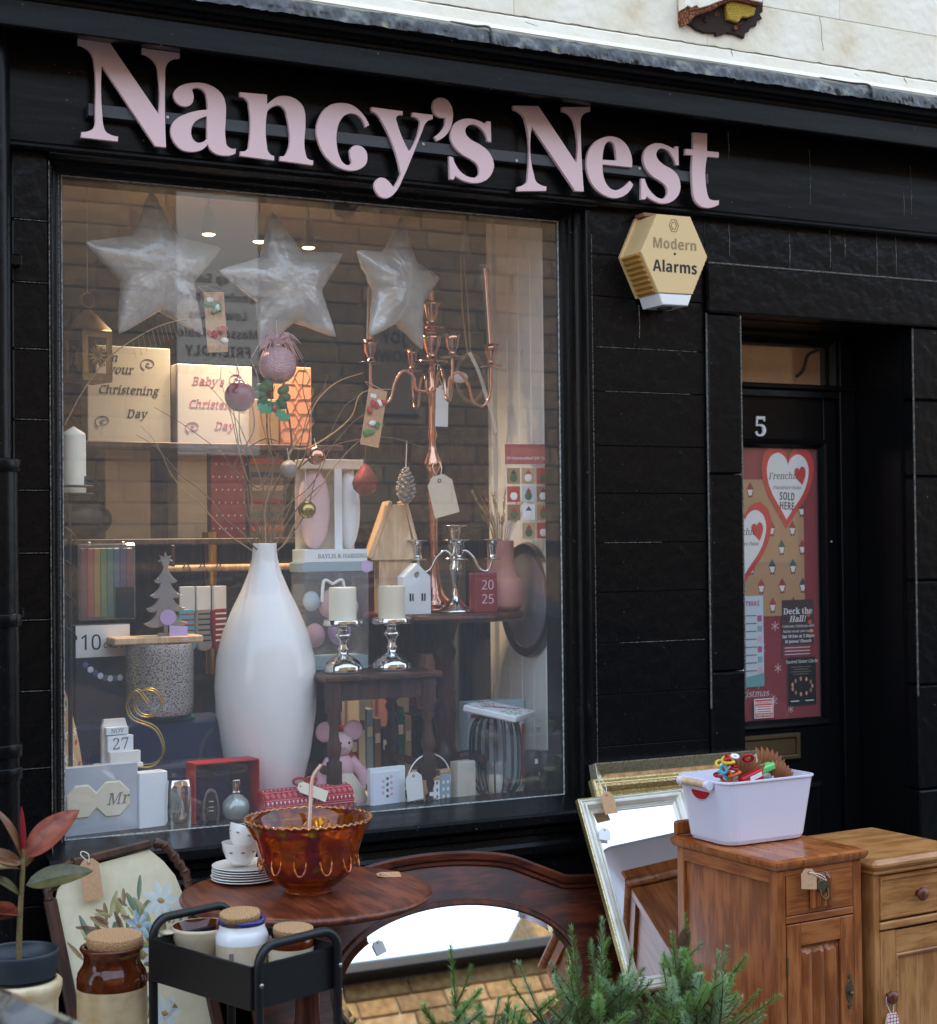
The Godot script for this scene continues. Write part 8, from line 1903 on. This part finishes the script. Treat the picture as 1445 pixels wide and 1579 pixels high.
func build_door_papers() -> void:
	var gb := thing("wrapping_paper", "brown wrapping paper printed with gnomes inside the door glass", "paper", Vector3(2.405, 1.244, -0.3062))
	var gm := mat(Color.WHITE, 0.7); gm.albedo_texture = gnome_paper()
	part(gb, "sheet", G.new().plate(rect(-0.128, 0, 0.128, 0.455), -0.0006, 0.0006), gm)
	var rp := thing("snowflake_paper", "dark red paper with white snowflakes lining the door glass", "paper", Vector3(2.37, 0.9, -0.31))
	part(rp, "sheet", G.new().plate(rect(-0.22, 0, 0.225, 0.91), -0.0006, 0.0006), mt.red_paper)
	for q in [[-0.02, 0.24, 0.03], [0.04, 0.31, 0.022], [0.05, 0.17, 0.02], [-0.03, 0.12, 0.018], [0.03, 0.06, 0.022], [-0.08, 0.2, 0.016], [0.1, 0.03, 0.016]]:
		for k in 3: part(rp, "snowflake", G.new().box(Vector3(q[0], q[1], 0.001), Vector3(0.0025, q[2] * 1.5, 0.0006)), mt.pale_pink, Vector3.ZERO, Vector3.ZERO).transform = Transform3D(Basis(Vector3(0, 0, 1), PI / 3 * k), Vector3(q[0], q[1], 0)) * Transform3D(Basis(), Vector3(-q[0], -q[1], 0))
	words(rp, "Christmas", 0.022, mt.pale_pink, Vector3(-0.06, 0.09, 0.0012), Vector3.ZERO, "Droid Serif", false, 0.0005, true, true)
	var heart := "0,-140! 34,-92 80,-30 104,30 108,78 88,122 52,138 20,124 0,88! -20,124 -52,138 -88,122 -108,78 -104,30 -80,-30 -34,-92"
	for i in 2:
		var h := thing("heart_sticker", ["red edged white heart sticker reading SOLD HERE on the door glass", "red edged white heart sticker half hidden by the door jamb"][i], "sticker", [Vector3(2.465, 1.675, -0.3038), Vector3(2.285, 1.488, -0.3038)][i], 0, "heart stickers on the door")
		h.rotation_degrees.z = -3
		part(h, "heart", G.new().plate(outline(heart), -0.0004, 0.0004), mt.red_bright)
		var inner := outline(heart)
		for k in inner.size(): inner[k] = inner[k] * 0.8 + Vector2(0, 0.002)
		part(h, "white_heart", G.new().plate(inner, 0.0004, 0.0009), mt.paper)
		words(h, "Frenchic", 0.0215, mt.ink, Vector3(-0.016, 0.036, 0.0012), Vector3(0, 0, 4), "Droid Serif", false, 0.0004, true, true)
		words(h, "Furniture Paint", 0.0115, mt.ink, Vector3(0.0, -0.002, 0.0012), Vector3(0, 0, 3), "Droid Serif", false, 0.0004, true, true)
		if i == 0:
			words(h, "SOLD", 0.026, mt.ink, Vector3(0, -0.032, 0.0012), Vector3.ZERO, "Droid Sans", true, 0.0004).scale.x = 0.7
			words(h, "HERE", 0.026, mt.ink, Vector3(0, -0.064, 0.0012), Vector3.ZERO, "Droid Sans", true, 0.0004).scale.x = 0.7
		var small := outline(heart, 0.00022)
		part(h, "small_heart", G.new().plate(small, 0.001, 0.0014), mt.red_bright, Vector3(0.054, 0.04, 0), Vector3(0, 0, 15))
	var wp := thing("white_notice", "white printed notice with small icons inside the door glass", "notice", Vector3(2.283, 1.013, -0.3045))
	part(wp, "sheet", G.new().plate(rect(-0.076, 0, 0.076, 0.3), -0.0004, 0.0004), mat(S("cdd6da"), 0.7))
	words(wp, "CHRISTMAS", 0.016, mt.rose_ink, Vector3(0.0, 0.275, 0.0008), Vector3.ZERO, "Droid Sans", true, 0.0004)
	for i in 8: part(wp, "print_line", G.new().box(Vector3(0.01, 0.235 - 0.026 * i, 0.0006), Vector3(0.075, 0.004, 0.0004)), mt.grey_ink)
	for i in 6: part(wp, "icon", G.new().box(Vector3(0.06, 0.225 - 0.034 * i, 0.0006), Vector3(0.018, 0.02, 0.0004)), [mt.rose_ink, mt.teal_box, mt.blush][i % 3])
	part(wp, "foot_band", G.new().plate(PackedVector2Array([Vector2(-0.076, 0), Vector2(0.076, 0), Vector2(0.076, 0.045), Vector2(-0.076, 0.02)]), 0.0004, 0.0008), mat(S("6fa8a4"), 0.7))
	var dp := thing("concert_poster", "dark poster reading Deck the Hall with warm lights on the door glass", "poster", Vector3(2.502, 1.1, -0.3045))
	part(dp, "sheet", G.new().plate(rect(-0.066, 0, 0.066, 0.196), -0.0004, 0.0004), mat(S("3a1216"), 0.6))
	part(dp, "red_foot", G.new().plate(rect(-0.066, 0.0, 0.066, 0.045), 0.0005, 0.0008), mat(S("7d1c1c"), 0.6))
	words(dp, "Deck the", 0.02, mt.paper, Vector3(0, 0.158, 0.001), Vector3.ZERO, "Droid Serif", true, 0.0004)
	words(dp, "Hall!", 0.02, mt.paper, Vector3(0, 0.132, 0.001), Vector3.ZERO, "Droid Serif", true, 0.0004, true, true)
	for i in 4: words(dp, ["Celebrate Christmas with", "festive music and carols", "Sat 14 Dec at 7.30pm", "St James' Church"][i], 0.0085 if i < 2 else 0.0098, mt.paper, Vector3(0, 0.108 - 0.017 * i, 0.001), Vector3.ZERO, "Droid Sans", i > 1, 0.0004)
	for i in 3: part(dp, "print_line", G.new().box(Vector3(-0.005, 0.036 - 0.011 * i, 0.001), Vector3(0.105, 0.003, 0.0004)), mt.pale_pink)
	for q in [[0.05, 0.12], [0.055, 0.09], [0.045, 0.145]]: part(dp, "printed_light", G.new().ball(Vector3(q[0], q[1], 0.0005), Vector3(0.008, 0.008, 0.0004), 12, 4), mt.orange)
	var sp := thing("circle_poster", "black poster reading Sacred Sister Circle low on the door glass", "poster", Vector3(2.514, 0.943, -0.302))
	part(sp, "sheet", G.new().plate(rect(-0.058, 0, 0.058, 0.16), -0.0004, 0.0004), mat(S("14100f"), 0.5))
	words(sp, "Sacred Sister Circle", 0.0105, mt.paper, Vector3(0, 0.146, 0.0008), Vector3.ZERO, "Droid Serif", false, 0.0004)
	for i in 11:
		var a := PI * (0.1 + 0.08 * i) if i < 11 else 0.0
		part(sp, "figure", G.new().ball(Vector3(cos(TAU * i / 11.0) * 0.042, 0.062 + sin(TAU * i / 11.0) * 0.026, 0.0006), Vector3(0.005, 0.0075, 0.0004), 9, 4), [mt.rose_clay, mt.tan_box, mt.salmon][i % 3])
	for i in 4: part(sp, "print_line", G.new().box(Vector3(-0.005, 0.128 - 0.008 * i, 0.0007), Vector3(0.085 - 0.02 * (i % 2), 0.0022, 0.0004)), mt.grey_ink)
	for x in [-0.032, 0.03]: part(sp, "print_line", G.new().box(Vector3(x, 0.014, 0.0007), Vector3(0.035, 0.003, 0.0004)), mt.paper)
	var ws := thing("warning_sticker", "small red and white WARNING sticker at the foot of the door glass", "sticker", Vector3(2.35, 0.909, -0.2965))
	part(ws, "sheet", G.new().plate(rect(-0.039, 0, 0.039, 0.064), -0.0003, 0.0003), mt.paper)
	part(ws, "red_field", G.new().plate(rect(-0.036, 0.003, 0.036, 0.061), 0.0003, 0.0006), mt.red_bright)
	words(ws, "WARNING", 0.011, mt.paper, Vector3(0, 0.051, 0.0009), Vector3.ZERO, "Droid Sans", true, 0.0004)
	part(ws, "white_field", G.new().plate(rect(-0.034, 0.016, 0.034, 0.042), 0.0006, 0.0008), mt.paper)
	for i in 3: part(ws, "print_line", G.new().box(Vector3(0, 0.0375 - 0.008 * i, 0.001), Vector3(0.058, 0.003, 0.0003)), mt.red_bright)
	words(ws, "01457 861814", 0.0075, mt.paper, Vector3(0, 0.0095, 0.0009), Vector3.ZERO, "Droid Sans", true, 0.0003)

func _ready() -> void:
	rng.seed = 20241207
	# camera
	var cam := Camera3D.new()
	cam.name = "camera"
	add_child(cam)
	cam.fov = rad_to_deg(2.0 * atan(789.5 / 2450.0))
	cam.near = 0.05; cam.far = 300.0
	var yaw := deg_to_rad(26.5); var pitch := deg_to_rad(1.1); var roll := 0.0105
	cam.transform = Transform3D(Basis(Vector3.UP, -yaw) * Basis(Vector3.RIGHT, pitch) * Basis(Vector3.BACK, -roll), Vector3(-0.871, 1.5, 3.988))
	cam.current = true
	var lens := CameraAttributesPhysical.new()
	lens.frustum_focal_length = 12.0 / (789.5 / 2450.0)
	lens.frustum_focus_distance = 4.1
	lens.frustum_near = 0.05; lens.frustum_far = 300.0
	lens.exposure_aperture = 4.0
	cam.attributes = lens
	# pale hazy sky
	var we := WorldEnvironment.new()
	we.name = "environment"
	var env := Environment.new()
	env.background_mode = Environment.BG_SKY
	var sky := Sky.new()
	var sm := ProceduralSkyMaterial.new()
	sm.sky_top_color = S("b4cdec"); sm.sky_horizon_color = S("e6edf5"); sm.sky_curve = 0.25
	sm.ground_bottom_color = S("6b6862"); sm.ground_horizon_color = S("9a978f")
	sm.sky_energy_multiplier = 1.25
	sky.sky_material = sm
	env.sky = sky
	env.tonemap_mode = Environment.TONE_MAPPER_LINEAR
	env.tonemap_exposure = 2.05
	env.sdfgi_enabled = true; env.ssao_enabled = true; env.ssil_enabled = true
	we.environment = env
	add_child(we)
	var sun := DirectionalLight3D.new()
	sun.name = "sun"
	sun.light_energy = 1.0; sun.light_angular_distance = 0.6; sun.light_color = S("fff0dc")
	sun.shadow_enabled = true
	add_child(sun)
	sun.rotation_degrees = Vector3(-50, 165, 0)  # it stands behind the shop: the house opposite is sunlit, the shop front in open shade
	make_materials()
	more_materials()
	mt.car_dark = mat(S("202226"), 0.2); mt.rose_ink = mat(S("b5567a"), 0.7); mt.straw = mat(S("a8915a"), 0.85); mt.red_bright = mat(S("cf2a22"), 0.5)
	build_shop()
	build_room()
	build_street()
	build_sign()
	build_wall_things()
	build_door_papers()
	build_firescreen()
	build_plant()
	build_trolley()
	build_table()
	build_headboard()
	build_cabinets()
	build_greenery()
	build_window_top()
	build_vase()
	build_window_left()
	build_window_right()
	build_back()
	neighbour(-13.0, -1.62, "stone terrace house left of the shop, beyond the drainpipe")
	neighbour(4.22, 16.0, "stone terrace house right of the shop, beyond the door")
	car(Vector3(-1.31, -0.095, 2.62), mt.car_silver, "silver blue car parked at the left, its corner in the foreground")
	car(Vector3(2.8, -0.12, 3.45), mt.car_blue, "dark blue car parked before the shop, mirrored low in the window")
	car(Vector3(2.6, -0.12, 5.3), mt.car_dark, "dark grey car parked across the street, mirrored in the window")
	car(Vector3(7.1, -0.12, 5.25), mt.car_blue, "blue car parked across the street behind the dark grey one")
